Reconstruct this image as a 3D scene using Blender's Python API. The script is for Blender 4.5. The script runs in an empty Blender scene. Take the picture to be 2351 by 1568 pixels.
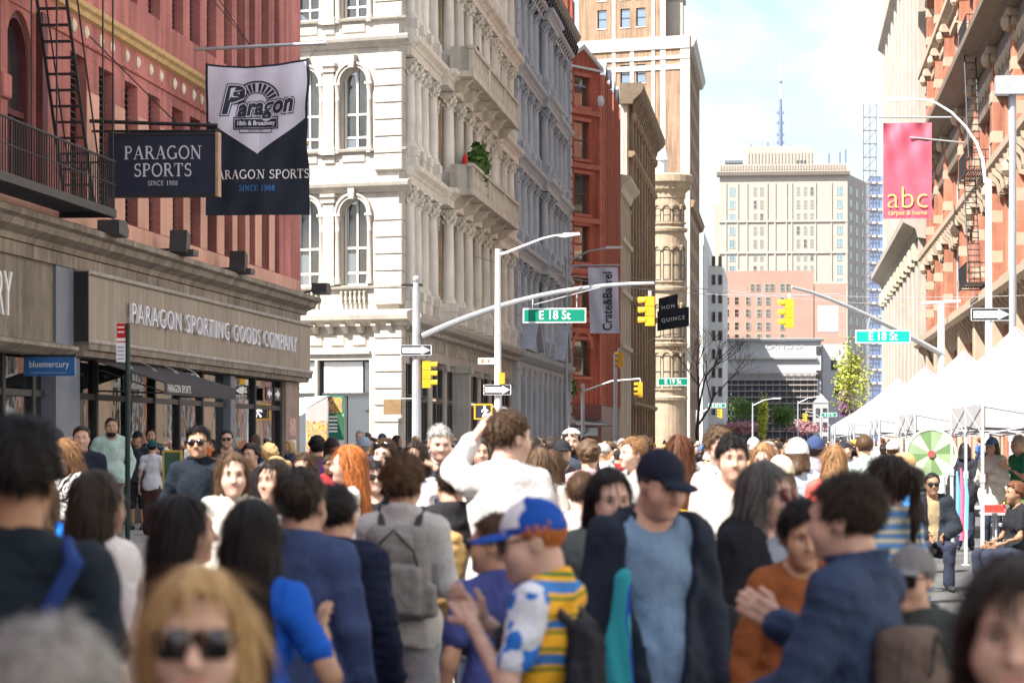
import bpy, bmesh, math, random
import numpy as np
from mathutils import Vector, Matrix, Quaternion
random.seed(7); np.random.seed(7)
C = bpy.context.scene.collection
SC = bpy.context.scene
# ------------------------------------------------------------------ camera
F, U0, VH, HC = 6250.0, 1175.5, 1008.0, 1.82      # focal length / centre / horizon in a 2351 px wide picture, eye height
TH = math.atan(622.5/F); CT, ST = math.cos(TH), math.sin(TH)
cd = bpy.data.cameras.new('camera'); cam = bpy.data.objects.new('camera', cd); C.objects.link(cam)
cam.location = (0, 0, HC); cam.rotation_euler = (math.pi/2, 0, TH)
cd.sensor_width = 36; cd.lens = F/2351*36; cd.shift_y = (VH-784)/2351
cd.clip_start = .3; cd.clip_end = 9000
cd.dof.use_dof = True; cd.dof.focus_distance = 75; cd.dof.aperture_fstop = 4.8
SC.camera = cam
# ------------------------------------------------------------------ sky, sun, exposure
AZ, EL = math.radians(42), math.radians(49)
SUN = Vector((-math.sin(AZ)*math.cos(EL), -math.cos(AZ)*math.cos(EL), math.sin(EL)))
w = bpy.data.worlds.new('World'); SC.world = w; w.use_nodes = True
nt = w.node_tree; N = nt.nodes; L = nt.links; N.clear()
out = N.new('ShaderNodeOutputWorld'); bg = N.new('ShaderNodeBackground'); bg.inputs[1].default_value = .15
sky = N.new('ShaderNodeTexSky'); sky.sky_type = 'NISHITA'; sky.sun_disc = False
sky.sun_elevation = EL; sky.sun_rotation = math.pi+AZ; sky.air_density = 1.0; sky.dust_density = 2.5; sky.ozone_density = 1.5
tc = N.new('ShaderNodeTexCoord'); mp = N.new('ShaderNodeMapping'); mp.inputs['Scale'].default_value = (9, 9, 17); mp.inputs['Location'].default_value = (1.7, .4, 1.3)
nz = N.new('ShaderNodeTexNoise'); nz.inputs['Scale'].default_value = 1.0; nz.inputs['Detail'].default_value = 9; nz.inputs['Roughness'].default_value = .55; nz.inputs['Distortion'].default_value = .4
cr = N.new('ShaderNodeValToRGB'); cr.color_ramp.elements[0].position = .36; cr.color_ramp.elements[1].position = .60
mx = N.new('ShaderNodeMix'); mx.data_type = 'RGBA'; mx.inputs[7].default_value = (1.58, 1.63, 1.70, 1)
n9 = N.new('ShaderNodeTexNoise'); n9.inputs['Scale'].default_value = 2.2; n9.inputs['Detail'].default_value = 6; c9 = N.new('ShaderNodeMapRange'); c9.inputs[1].default_value = .35; c9.inputs[2].default_value = .65; c9.inputs[3].default_value = .66; c9.inputs[4].default_value = 1.12; cl = N.new('ShaderNodeVectorMath'); cl.operation = 'SCALE'; cl.inputs[0].default_value = (1.30, 1.35, 1.42)
L.new(tc.outputs['Generated'], mp.inputs[0]); L.new(mp.outputs[0], nz.inputs[0]); L.new(nz.outputs[0], cr.inputs[0])
L.new(mp.outputs[0], n9.inputs[0]); L.new(n9.outputs[0], c9.inputs[0]); L.new(c9.outputs[0], cl.inputs['Scale']); L.new(cl.outputs[0], mx.inputs[7]); L.new(cr.outputs[0], mx.inputs[0]); sk2 = N.new('ShaderNodeVectorMath'); sk2.operation = 'SCALE'; sk2.inputs['Scale'].default_value = .28; L.new(sky.outputs[0], sk2.inputs[0]); L.new(sk2.outputs[0], mx.inputs[6]); L.new(mx.outputs[2], bg.inputs[0]); L.new(bg.outputs[0], out.inputs[0])
sl = bpy.data.lights.new('sun', 'SUN'); sl.energy = 2.0; sl.angle = math.radians(.5); sl.color = (1, .95, .87)
so = bpy.data.objects.new('sun', sl); C.objects.link(so); so.rotation_euler = SUN.to_track_quat('Z', 'Y').to_euler(); so.location = (-60, -60, 90)
SC.view_settings.view_transform = 'Standard'; SC.view_settings.look = 'None'; SC.view_settings.gamma = 1; SC.view_settings.use_curve_mapping = False
SC.view_settings.exposure = 2.8
SC.render.engine = 'CYCLES'
SC.cycles.max_bounces = 6; SC.cycles.diffuse_bounces = 3; SC.cycles.glossy_bounces = 3; SC.cycles.transmission_bounces = 4; SC.cycles.transparent_max_bounces = 8
SC.cycles.use_denoising = True; SC.cycles.sample_clamp_indirect = 6
# ------------------------------------------------------------------ helpers
def zc(X, Y): return -X*ST + Y*CT
def Xat(u, Y):
    t = (u-U0)/F; return Y*(t*CT-ST)/(CT+t*ST)
def Yat(u, X):
    t = (u-U0)/F; return X*(CT+t*ST)/(t*CT-ST)
def Zat(v, X, Y): return HC + (VH-v)*zc(X, Y)/F

MC = {}
def M(key, col=(.5, .5, .5), rough=.7, var=.12, scale=2.0, bump=.0, spec=.3, metal=0., streak=0., emit=None, bscale=30, obj=False, hue=0.):
    """plain procedural surface: colour mottling from world-space noise, optional rain streaks and fine relief"""
    if key in MC: return MC[key]
    m = bpy.data.materials.new(key); m.use_nodes = True; n = m.node_tree.nodes; l = m.node_tree.links
    b = n['Principled BSDF']; b.inputs['Roughness'].default_value = rough; b.inputs['Metallic'].default_value = metal
    b.inputs['Specular IOR Level'].default_value = spec
    g = n.new('ShaderNodeNewGeometry'); t = n.new('ShaderNodeTexCoord')
    src = t.outputs['Object'] if obj else g.outputs['Position']
    if var > 0:
        no = n.new('ShaderNodeTexNoise'); no.inputs['Scale'].default_value = scale; no.inputs['Detail'].default_value = 6; no.inputs['Roughness'].default_value = .6
        l.new(src, no.inputs['Vector'])
        mr = n.new('ShaderNodeMapRange'); mr.inputs[1].default_value = .3; mr.inputs[2].default_value = .7; mr.inputs[3].default_value = 1-var; mr.inputs[4].default_value = 1+var
        l.new(no.outputs[0], mr.inputs[0]); val = mr.outputs[0]
        if streak > 0:
            mp = n.new('ShaderNodeMapping'); mp.inputs['Scale'].default_value = (3, 3, .16)
            n2 = n.new('ShaderNodeTexNoise'); n2.inputs['Scale'].default_value = 1.6; n2.inputs['Detail'].default_value = 5
            l.new(src, mp.inputs[0]); l.new(mp.outputs[0], n2.inputs['Vector'])
            m2 = n.new('ShaderNodeMapRange'); m2.inputs[1].default_value = .35; m2.inputs[2].default_value = .65; m2.inputs[3].default_value = 1-streak; m2.inputs[4].default_value = 1+streak*.4
            l.new(n2.outputs[0], m2.inputs[0]); mu = n.new('ShaderNodeMath'); mu.operation = 'MULTIPLY'; l.new(val, mu.inputs[0]); l.new(m2.outputs[0], mu.inputs[1]); val = mu.outputs[0]
        oi = n.new('ShaderNodeObjectInfo'); mo = n.new('ShaderNodeMapRange'); mo.inputs[3].default_value = 1-var*.5; mo.inputs[4].default_value = 1+var*.5
        l.new(oi.outputs['Random'], mo.inputs[0]); mu = n.new('ShaderNodeMath'); mu.operation = 'MULTIPLY'; l.new(val, mu.inputs[0]); l.new(mo.outputs[0], mu.inputs[1])
        vm = n.new('ShaderNodeVectorMath'); vm.operation = 'SCALE'; vm.inputs[0].default_value = col[:3]; l.new(mu.outputs[0], vm.inputs['Scale'])
        l.new(vm.outputs[0], b.inputs['Base Color'])
    else:
        b.inputs['Base Color'].default_value = (*col[:3], 1)
    if bump > 0:
        n3 = n.new('ShaderNodeTexNoise'); n3.inputs['Scale'].default_value = bscale; n3.inputs['Detail'].default_value = 4; l.new(src, n3.inputs['Vector'])
        bp = n.new('ShaderNodeBump'); bp.inputs['Strength'].default_value = bump; bp.inputs['Distance'].default_value = .03; l.new(n3.outputs[0], bp.inputs['Height']); l.new(bp.outputs[0], b.inputs['Normal'])
    if emit:
        b.inputs['Emission Color'].default_value = (*emit[:3], 1); b.inputs['Emission Strength'].default_value = emit[3]
    MC[key] = m; return m

def brick_mat(key, c1, c2, mortar, bw=.22, bh=.075, var=.15):
    if key in MC: return MC[key]
    m = bpy.data.materials.new(key); m.use_nodes = True; n = m.node_tree.nodes; l = m.node_tree.links; b = n['Principled BSDF']; b.inputs['Roughness'].default_value = .85; b.inputs['Specular IOR Level'].default_value = .2
    g = n.new('ShaderNodeNewGeometry'); sx = n.new('ShaderNodeSeparateXYZ'); l.new(g.outputs['Position'], sx.inputs[0])
    ad = n.new('ShaderNodeMath'); ad.operation = 'ADD'; l.new(sx.outputs[0], ad.inputs[0]); l.new(sx.outputs[1], ad.inputs[1])
    cx = n.new('ShaderNodeCombineXYZ'); l.new(ad.outputs[0], cx.inputs[0]); l.new(sx.outputs[2], cx.inputs[1])
    br = n.new('ShaderNodeTexBrick'); br.inputs['Color1'].default_value = (*c1, 1); br.inputs['Color2'].default_value = (*c2, 1); br.inputs['Mortar'].default_value = (*mortar, 1)
    br.inputs['Scale'].default_value = 1; br.inputs['Brick Width'].default_value = bw; br.inputs['Row Height'].default_value = bh; br.inputs['Mortar Size'].default_value = bh*.12
    l.new(cx.outputs[0], br.inputs['Vector'])
    no = n.new('ShaderNodeTexNoise'); no.inputs['Scale'].default_value = .5; no.inputs['Detail'].default_value = 8; l.new(g.outputs['Position'], no.inputs['Vector'])
    mr = n.new('ShaderNodeMapRange'); mr.inputs[1].default_value = .3; mr.inputs[2].default_value = .7; mr.inputs[3].default_value = 1-var; mr.inputs[4].default_value = 1+var; l.new(no.outputs[0], mr.inputs[0])
    mp = n.new('ShaderNodeMapping'); mp.inputs['Scale'].default_value = (2.2, 2.2, .12); n2 = n.new('ShaderNodeTexNoise'); n2.inputs['Scale'].default_value = 1.5; n2.inputs['Detail'].default_value = 6; l.new(g.outputs['Position'], mp.inputs[0]); l.new(mp.outputs[0], n2.inputs['Vector'])
    m2 = n.new('ShaderNodeMapRange'); m2.inputs[1].default_value = .35; m2.inputs[2].default_value = .62; m2.inputs[3].default_value = .70; m2.inputs[4].default_value = 1.1; l.new(n2.outputs[0], m2.inputs[0]); mu = n.new('ShaderNodeMath'); mu.operation = 'MULTIPLY'; l.new(mr.outputs[0], mu.inputs[0]); l.new(m2.outputs[0], mu.inputs[1])
    vm = n.new('ShaderNodeVectorMath'); vm.operation = 'SCALE'; l.new(br.outputs[0], vm.inputs[0]); l.new(mu.outputs[0], vm.inputs['Scale']); l.new(vm.outputs[0], b.inputs['Base Color'])
    bp = n.new('ShaderNodeBump'); bp.inputs['Strength'].default_value = .3; bp.inputs['Distance'].default_value = .01; l.new(br.outputs['Fac'], bp.inputs['Height']); bp.invert = True; l.new(bp.outputs[0], b.inputs['Normal'])
    MC[key] = m; return m

def glass_mat(key, tint=(.05, .06, .07), clear=.0, rough=.03):
    """window glass: dark body with mirror-like coat; 'clear' lets part of the view through"""
    if key in MC: return MC[key]
    m = bpy.data.materials.new(key); m.use_nodes = True; n = m.node_tree.nodes; l = m.node_tree.links; b = n['Principled BSDF']
    b.inputs['Base Color'].default_value = (*tint, 1); b.inputs['Roughness'].default_value = rough; b.inputs['Specular IOR Level'].default_value = 1.0; b.inputs['IOR'].default_value = 1.9
    g = n.new('ShaderNodeNewGeometry'); no = n.new('ShaderNodeTexNoise'); no.inputs['Scale'].default_value = 1.3; l.new(g.outputs['Position'], no.inputs['Vector'])
    bp = n.new('ShaderNodeBump'); bp.inputs['Strength'].default_value = .03; bp.inputs['Distance'].default_value = .05; l.new(no.outputs[0], bp.inputs['Height']); l.new(bp.outputs[0], b.inputs['Normal'])
    if clear > 0:
        tr = n.new('ShaderNodeBsdfTransparent'); ms = n.new('ShaderNodeMixShader'); lw = n.new('ShaderNodeLayerWeight'); lw.inputs[0].default_value = .25
        mr = n.new('ShaderNodeMapRange'); mr.inputs[3].default_value = 1-clear; mr.inputs[4].default_value = 1.; l.new(lw.outputs['Fresnel'], mr.inputs[0])
        l.new(mr.outputs[0], ms.inputs[0]); l.new(tr.outputs[0], ms.inputs[1]); l.new(b.outputs[0], ms.inputs[2]); l.new(ms.outputs[0], n['Material Output'].inputs[0])
    MC[key] = m; return m

IDENT = lambda p: p
class Fr:
    """facade frame: s runs along the wall, d points out of it, z is up"""
    def __init__(s, o, a, n): s.o = Vector((o[0], o[1], 0)); s.a = Vector((a[0], a[1], 0)).normalized(); s.n = Vector((n[0], n[1], 0)).normalized(); s.flip = (s.a.cross(s.n)).z < 0
    def __call__(s, p): return s.o + s.a*p[0] + s.n*p[1] + Vector((0, 0, p[2]))
    def mat(s, S, D, Z):
        m = Matrix.Identity(4); o = s((S, D, Z))
        for i in range(3): m[i][0] = s.a[i]; m[i][1] = s.n[i]; m[i][3] = o[i]
        return m
class MB:
    def __init__(s, fr=None): s.v = []; s.f = []; s.m = []; s.fr = fr or IDENT; s.flip = getattr(fr, 'flip', False)
    def add(s, pts, faces, mi=0):
        b = len(s.v); s.v += [tuple(s.fr(p)) for p in pts]
        for f in faces: s.f.append([b+i for i in (reversed(f) if s.flip else f)]); s.m.append(mi)
    def box(s, x0, x1, y0, y1, z0, z1, mi=0):
        s.add([(x0,y0,z0),(x1,y0,z0),(x1,y1,z0),(x0,y1,z0),(x0,y0,z1),(x1,y0,z1),(x1,y1,z1),(x0,y1,z1)],
              [(0,3,2,1),(4,5,6,7),(0,1,5,4),(1,2,6,5),(2,3,7,6),(3,0,4,7)], mi); return s
    def bbox(s, x0, x1, y0, y1, z0, z1, c=.02, mi=0):
        """box with chamfered front edges (front = +y)"""
        s.add([(x0,y0,z0),(x1,y0,z0),(x1,y0,z1),(x0,y0,z1),(x0,y1-c,z0),(x1,y1-c,z0),(x1,y1-c,z1),(x0,y1-c,z1),(x0+c,y1,z0+c),(x1-c,y1,z0+c),(x1-c,y1,z1-c),(x0+c,y1,z1-c)],
              [(0,1,2,3),(0,4,5,1),(1,5,6,2),(2,6,7,3),(3,7,4,0),(4,8,9,5),(5,9,10,6),(6,10,11,7),(7,11,8,4),(8,11,10,9)], mi); return s
    def extr(s, poly, axis, a0, a1, mi=0):
        """extrude a closed 2-D polygon along axis 'x','y' or 'z' from a0 to a1"""
        k = len(poly)
        def P(q, a): return {'x': (a, q[0], q[1]), 'y': (q[0], a, q[1]), 'z': (q[0], q[1], a)}[axis]
        pts = [P(q, a0) for q in poly]+[P(q, a1) for q in poly]
        s.add(pts, [tuple(range(k-1, -1, -1)), tuple(range(k, 2*k))]+[(i, (i+1) % k, k+(i+1) % k, k+i) for i in range(k)], mi); return s
    def tube(s, path, r, n=8, mi=0, cap=True):
        path = [Vector(p) for p in path]; rs = r if isinstance(r, (list, tuple)) else [r]*len(path)
        rings = []; up = None
        for i, p in enumerate(path):
            t = (path[min(i+1, len(path)-1)]-path[max(i-1, 0)]).normalized()
            if up is None: up = Vector((0, 0, 1)) if abs(t.z) < .9 else Vector((1, 0, 0))
            x = t.cross(up); x = x.normalized() if x.length > 1e-4 else t.orthogonal().normalized(); y = t.cross(x)
            rings.append([tuple(p+(x*math.cos(2*math.pi*k/n)+y*math.sin(2*math.pi*k/n))*rs[i]) for k in range(n)])
        pts = [q for rg in rings for q in rg]; fs = []
        for i in range(len(path)-1):
            for k in range(n): fs.append((i*n+k, i*n+(k+1) % n, (i+1)*n+(k+1) % n, (i+1)*n+k))
        if cap: fs += [tuple(range(n-1, -1, -1)), tuple((len(path)-1)*n+k for k in range(n))]
        s.add(pts, fs, mi); return s
    def lathe(s, prof, c=(0, 0, 0), n=12, mi=0, a0=0, a1=2*math.pi, sy=1.):
        full = abs(a1-a0-2*math.pi) < 1e-6; k = n if full else n+1; pts = []; fs = []
        for (r, z) in prof:
            for i in range(k):
                a = a0+(a1-a0)*i/n; pts.append((c[0]+r*math.cos(a), c[1]+r*math.sin(a)*sy, c[2]+z))
        for j in range(len(prof)-1):
            for i in range(n):
                i2 = (i+1) % k; fs.append((j*k+i, j*k+i2, (j+1)*k+i2, (j+1)*k+i))
        if full: fs += [tuple(range(k-1, -1, -1)), tuple((len(prof)-1)*k+i for i in range(k))]
        s.add(pts, fs, mi); return s
    def ball(s, c, r, nu=10, nv=6, mi=0):
        r = r if isinstance(r, (tuple, list)) else (r, r, r); pts = []; fs = []
        for j in range(nv+1):
            ph = math.pi*j/nv
            for i in range(nu):
                a = 2*math.pi*i/nu; pts.append((c[0]+r[0]*math.sin(ph)*math.cos(a), c[1]+r[1]*math.sin(ph)*math.sin(a), c[2]+r[2]*math.cos(ph)))
        for j in range(nv):
            for i in range(nu): fs.append((j*nu+i, (j+1)*nu+i, (j+1)*nu+(i+1) % nu, j*nu+(i+1) % nu))
        s.add(pts, fs, mi); return s
    def mesh(s, name, mats=None, smooth=False):
        me = bpy.data.meshes.new(name); me.from_pydata(s.v, [], s.f)
        if mats:
            for m in (mats if isinstance(mats, (list, tuple)) else [mats]): me.materials.append(m)
        if any(s.m): me.polygons.foreach_set('material_index', s.m)
        if smooth: me.polygons.foreach_set('use_smooth', [True]*len(s.f))
        me.update(); return me
    def build(s, name, mats, parent=None, smooth=False):
        return put(name, s.mesh(name, mats, smooth), parent)
def put(name, me, parent=None, mw=None):
    o = bpy.data.objects.new(name, me); C.objects.link(o)
    if parent is not None:
        o.parent = parent; o.matrix_parent_inverse = PINV[parent.name] if parent.name in PINV else Matrix.Identity(4)
    if mw is not None: o.matrix_basis = mw
    return o
PINV = {}
def tag(o, label=None, cat=None, group=None, kind=None):
    if label: o['label'] = label
    if cat: o['category'] = cat
    if group: o['group'] = group
    if kind: o['kind'] = kind
    return o
def thing(name, loc, label, cat, group=None):
    """an Empty at the thing's base; children keep world coordinates"""
    o = bpy.data.objects.new(name, None); C.objects.link(o); o.location = loc; o.empty_display_size = .3
    PINV[o.name] = Matrix.Translation(-Vector(loc)); return tag(o, label, cat, group)
def sub(o):
    """let o carry sub-parts given in world coordinates"""
    PINV[o.name] = o.matrix_basis.inverted() if o.type != 'EMPTY' else PINV[o.name]; return o
def struct(name, mb, mats, smooth=False): return tag(mb.build(name, mats, None, smooth), kind='structure')

def text_geo(txt, size=1., sx=1., shear=0., off=0., ext=0., align='CENTER', spacing=1.):
    """verts/faces of a line of lettering in its own x-y plane"""
    cu = bpy.data.curves.new('t', 'FONT'); cu.body = txt; cu.size = size; cu.shear = shear; cu.offset = off; cu.extrude = ext; cu.align_x = align; cu.align_y = 'CENTER'; cu.space_character = spacing; cu.resolution_u = 3
    o = bpy.data.objects.new('t', cu); C.objects.link(o); dg = bpy.context.evaluated_depsgraph_get(); me = bpy.data.meshes.new_from_object(o.evaluated_get(dg))
    v = [(p.co.x*sx, p.co.y, p.co.z) for p in me.vertices]; f = [list(p.vertices) for p in me.polygons]
    bpy.data.objects.remove(o); bpy.data.curves.remove(cu); bpy.data.meshes.remove(me); return v, f
def letters(name, txt, mat, parent, O, X, Yv, size=1., **kw):
    """raised lettering, one object per letter"""
    v, f = text_geo(txt, size, **kw); O = Vector(O); X = Vector(X).normalized(); Yv = Vector(Yv).normalized(); Nn = X.cross(Yv); rt = list(range(len(v)))
    def find(a):
        while rt[a] != a: rt[a] = rt[rt[a]]; a = rt[a]
        return a
    for q in f:
        for k in q[1:]: rt[find(k)] = find(q[0])
    isl = {}
    for q in f: isl.setdefault(find(q[0]), []).append(q)
    for fs in isl.values():
        ids = sorted({i for q in fs for i in q}); ix = {a: i for i, a in enumerate(ids)}; mb = MB(); mb.add([tuple(O+X*v[i][0]+Yv*v[i][1]+Nn*v[i][2]) for i in ids], [[ix[i] for i in q] for q in fs]); mb.build(name, mat, parent)
def text(name, txt, mat, parent, O, X, Yv, size=1., warp=None, **kw):
    """lettering laid out from point O along X (reading) and Yv (up)"""
    v, f = text_geo(txt, size, **kw); O = Vector(O); X = Vector(X).normalized(); Yv = Vector(Yv).normalized(); Nn = X.cross(Yv); mb = MB()
    pts = []
    for p in v:
        q = warp(p) if warp else p; pts.append(tuple(O+X*q[0]+Yv*q[1]+Nn*q[2]))
    mb.add(pts, f); return mb.build(name, mat, parent)

# ---- a small roman (serif) alphabet: strokes of two weights plus serifs
def _arc(cx, cy, rx, ry, a0, a1, n=10): return [(cx+rx*math.cos(math.radians(a0+(a1-a0)*i/n)), cy+ry*math.sin(math.radians(a0+(a1-a0)*i/n))) for i in range(n+1)]
T_, t_ = .15, .065
GL = {'P': (.62, [([(.14,0),(.14,1)],T_), ([(.14,.97),(.34,.97)]+_arc(.34,.735,.2,.235,90,-90)+[(.14,.5)],.1), ([(0,.02),(.3,.02)],.05), ([(0,.98),(.2,.98)],.05)]),
 'A': (.8, [([(.1,0),(.4,1)],t_), ([(.4,1),(.7,0)],T_), ([(.2,.34),(.58,.34)],.05), ([(0,.02),(.22,.02)],.05), ([(.56,.02),(.84,.02)],.05)]),
 'R': (.74, [([(.14,0),(.14,1)],T_), ([(.14,.97),(.34,.97)]+_arc(.34,.745,.19,.225,90,-90)+[(.14,.52)],.1), ([(.36,.52),(.68,.02)],T_), ([(0,.02),(.3,.02)],.05), ([(0,.98),(.2,.98)],.05), ([(.58,.02),(.8,.02)],.05)]),
 'G': (.82, [(_arc(.42,.5,.36,.48,50,330,16),.12), ([(.7,.42),(.7,.06)],T_), ([(.55,.42),(.82,.42)],.05)]),
 'O': (.84, [(_arc(.42,.5,.36,.48,0,360,20),.12)]),
 'N': (.84, [([(.12,0),(.12,1)],t_), ([(.12,1),(.7,0)],T_), ([(.7,0),(.7,1)],t_), ([(0,.02),(.26,.02)],.05), ([(0,.98),(.16,.98)],.05), ([(.56,.98),(.84,.98)],.05)]),
 'S': (.56, [(_arc(.28,.735,.2,.225,35,270,12)+_arc(.28,.265,.22,.245,90,-145,12),.11), ([(.47,.98),(.47,.78)],.05), ([(.06,.02),(.06,.22)],.05)]),
 'T': (.7, [([(.34,0),(.34,1)],T_), ([(0,.97),(.68,.97)],t_), ([(.2,.02),(.48,.02)],.05), ([(.02,.99),(.02,.76)],.05), ([(.66,.99),(.66,.76)],.05)]),
 'I': (.34, [([(.16,0),(.16,1)],T_), ([(.02,.02),(.3,.02)],.05), ([(.02,.98),(.3,.98)],.05)]),
 'C': (.74, [(_arc(.4,.5,.34,.48,48,312,16),.12), ([(.66,.95),(.66,.72)],.05)]),
 'E': (.62, [([(.14,0),(.14,1)],T_), ([(0,.97),(.54,.97)],t_), ([(.14,.52),(.44,.52)],.06), ([(0,.03),(.56,.03)],t_), ([(.54,.98),(.54,.78)],.05), ([(.56,.02),(.56,.24)],.05), ([(.44,.62),(.44,.42)],.05)]),
 '1': (.46, [([(.24,0),(.24,1)],.13), ([(.08,.84),(.24,.98)],.07), ([(.08,.02),(.4,.02)],.05)]),
 '9': (.58, [(_arc(.28,.7,.2,.27,0,360,14),.1), ([(.48,.7),(.46,.3),(.3,.02),(.12,.04)],.1)]),
 '0': (.58, [(_arc(.28,.5,.2,.48,0,360,16),.11)]), '8': (.58, [(_arc(.28,.74,.17,.23,0,360,12),.1), (_arc(.28,.26,.21,.25,0,360,12),.1)]),
 'H': (.84, [([(.14,0),(.14,1)],T_), ([(.68,0),(.68,1)],T_), ([(.14,.5),(.68,.5)],.06)]), 'L': (.6, [([(.14,0),(.14,1)],T_), ([(0,.03),(.54,.03)],t_), ([(.54,.02),(.54,.24)],.05)]),
 ' ': (.34, [])}
def serif_geo(txt, size):
    """flat roman capitals centred on the origin, drawn as quads along each stroke"""
    V = []; Fc = []; x = 0; k = 0
    for ch in txt:
        wd, st = GL[ch]
        for (pts, wdt) in st:
            for (a, b) in zip(pts, pts[1:]):
                dx, dy = b[0]-a[0], b[1]-a[1]; l = math.hypot(dx, dy) or 1; e = .012/l; nx, ny = -dy/l*wdt/2, dx/l*wdt/2; b0 = len(V); k += 1; zz = .0002*(k % 5)
                for (px, py, sg) in ((a[0]-dx*e, a[1]-dy*e, 1), (a[0]-dx*e, a[1]-dy*e, -1), (b[0]+dx*e, b[1]+dy*e, -1), (b[0]+dx*e, b[1]+dy*e, 1)): V.append([(x+px+nx*sg)*size, (py+ny*sg-.5)*size, zz])
                Fc.append([b0, b0+1, b0+2, b0+3])
        x += wd+.1
    for p in V: p[0] -= (x-.1)*size/2
    return V, Fc
def serif(name, txt, mat, parent, O, X, Yv, size, warp=None):
    v, f = serif_geo(txt, size); O = Vector(O); X = Vector(X).normalized(); Yv = Vector(Yv).normalized(); Nn = X.cross(Yv); mb = MB()
    pts = []
    for p in v:
        q = warp(p) if warp else p; pts.append(tuple(O+X*q[0]+Yv*q[1]+Nn*q[2]))
    mb.add(pts, f); return mb.build(name, mat, parent)

def wall(fr, s0, s1, z0, z1, ops, th=.4, d=0.):
    """wall slab (outer face at d) with rectangular openings ops=(s0,s1,z0,z1)"""
    mb = MB(fr); S = sorted({s0, s1, *[round(x, 3) for o in ops for x in o[:2] if s0 < x < s1]}); Zs = sorted({z0, z1, *[round(x, 3) for o in ops for x in o[2:4] if z0 < x < z1]})
    for a, b in zip(Zs, Zs[1:]):
        run = None
        for p, q in zip(S, S[1:]):
            cs, cz = (p+q)/2, (a+b)/2; hole = any(o[0] < cs < o[1] and o[2] < cz < o[3] for o in ops)
            if not hole: run = (run[0], q) if run else (p, q)
            if run and (hole or q == S[-1]): mb.box(run[0], run[1], d-th, d, a, b); run = None
    return mb
def ring_arc(mb, cx, cz, r0, r1, d0, d1, a0=0, a1=180, n=12, mi=0):
    """arch moulding between radii r0,r1 in the s-z plane"""
    pts = []; fs = []
    for i in range(n+1):
        a = math.radians(a0+(a1-a0)*i/n); c, s_ = math.cos(a), math.sin(a)
        pts += [(cx+r0*c, d0, cz+r0*s_), (cx+r1*c, d0, cz+r1*s_), (cx+r1*c, d1, cz+r1*s_), (cx+r0*c, d1, cz+r0*s_)]
    for i in range(n):
        b = i*4
        for k in range(4): fs.append((b+k, b+4+k, b+4+(k+1) % 4, b+(k+1) % 4))
    fs += [(0, 1, 2, 3), (n*4+3, n*4+2, n*4+1, n*4)]
    mb.add(pts, fs, mi)
def spandrel(mb, cx, cz, r, hw, top, d0, d1, n=12, mi=0):
    """fills the corners of a rectangular opening above a round arch"""
    pts = []; fs = []
    for i in range(n+1):
        a = math.pi*i/n; x, z = cx+r*math.cos(a), cz+r*math.sin(a)
        tx = cx+hw*max(-1, min(1, math.cos(a)*1.45)); pts += [(x, d1, z), (tx, d1, top if 0 < i < n else cz), (x, d0, z), (tx, d0, top if 0 < i < n else cz)]
    for i in range(n):
        b = i*4; fs += [(b, b+1, b+5, b+4), (b, b+4, b+6, b+2)]
    mb.add(pts, fs, mi)
# ================================================================== ground
asph = M('asphalt', (.115, .115, .117), .9, .25, .6, .35, .2, bscale=60)
paveM = M('concrete_pavement', (.34, .325, .30), .88, .14, .7, .2, .2)
curbM = M('granite_kerb', (.33, .32, .31), .8, .12, 2)
lineM = M('road_paint', (.62, .62, .6), .8, .25, 6)
g = MB(); g.add([(-2500, -300, -.02), (2500, -300, -.02), (2500, 6000, -.02), (-2500, 6000, -.02)], [(0, 1, 2, 3)]); struct('ground', g, M('city_ground', (.16, .155, .15), .9, .2, .02))
g = MB(); g.add([(-60, -80, 0), (60, -80, 0), (60, 520, 0), (-60, 520, 0)], [(0, 1, 2, 3)]); struct('road', g, asph)
PX, EX = -12.6, 11.5
def pavement(x0, x1, y0, y1, kerb_side):
    p = struct('pavement', MB().box(x0, x1, y0, y1, -.01, .146), paveM)
    slabs = MB(); yy = y0+.02
    fl = bpy.data.meshes.new('paving_slab')
    me = MB().box(-.745, .745, -.745, .745, 0, .008).mesh('paving_slab', paveM)
    nx = int((x1-x0-.3)/1.5)
    if y0 < 60:
        y = max(y0, 36)+.76
        while y < min(y1, 60)-.7:
            for i in range(nx):
                o = put('paving_slab', me, p, Matrix.Translation((x0+.3+(i+.5)*1.5 if kerb_side < 0 else x0+.05+(i+.5)*1.5, y, .146)))
            y += 1.5
    k = x0 if kerb_side < 0 else x1
    struct('kerb', MB().box(k-.0 if kerb_side > 0 else k-.18, k+.18 if kerb_side > 0 else k, y0, y1, -.01, .152), curbM)
WS = -7.7; ES = 6.0
pavement(PX-.5, WS, -60, 69.5, 1); pavement(PX-.5, WS, 90, 161, 1); pavement(PX-.5, WS, 181, 232, 1); pavement(PX-.5, WS, 240, 420, 1)
pavement(ES, EX+.5, -60, 66, -1); pavement(ES, EX+.5, 86, 150, -1); pavement(ES, EX+.5, 160, 420, -1)
mk = MB()
for k in range(9): mk.box(WS+.5+k*1.5, WS+1.1+k*1.5, 71.5, 75, 0, .004); mk.box(WS+.5+k*1.5, WS+1.1+k*1.5, 84.5, 88, 0, .004)
for yy in range(-20, 68, 9): mk.box(-1.1, -.98, yy, yy+3, 0, .004)
struct('road_markings', mk, lineM)

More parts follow.
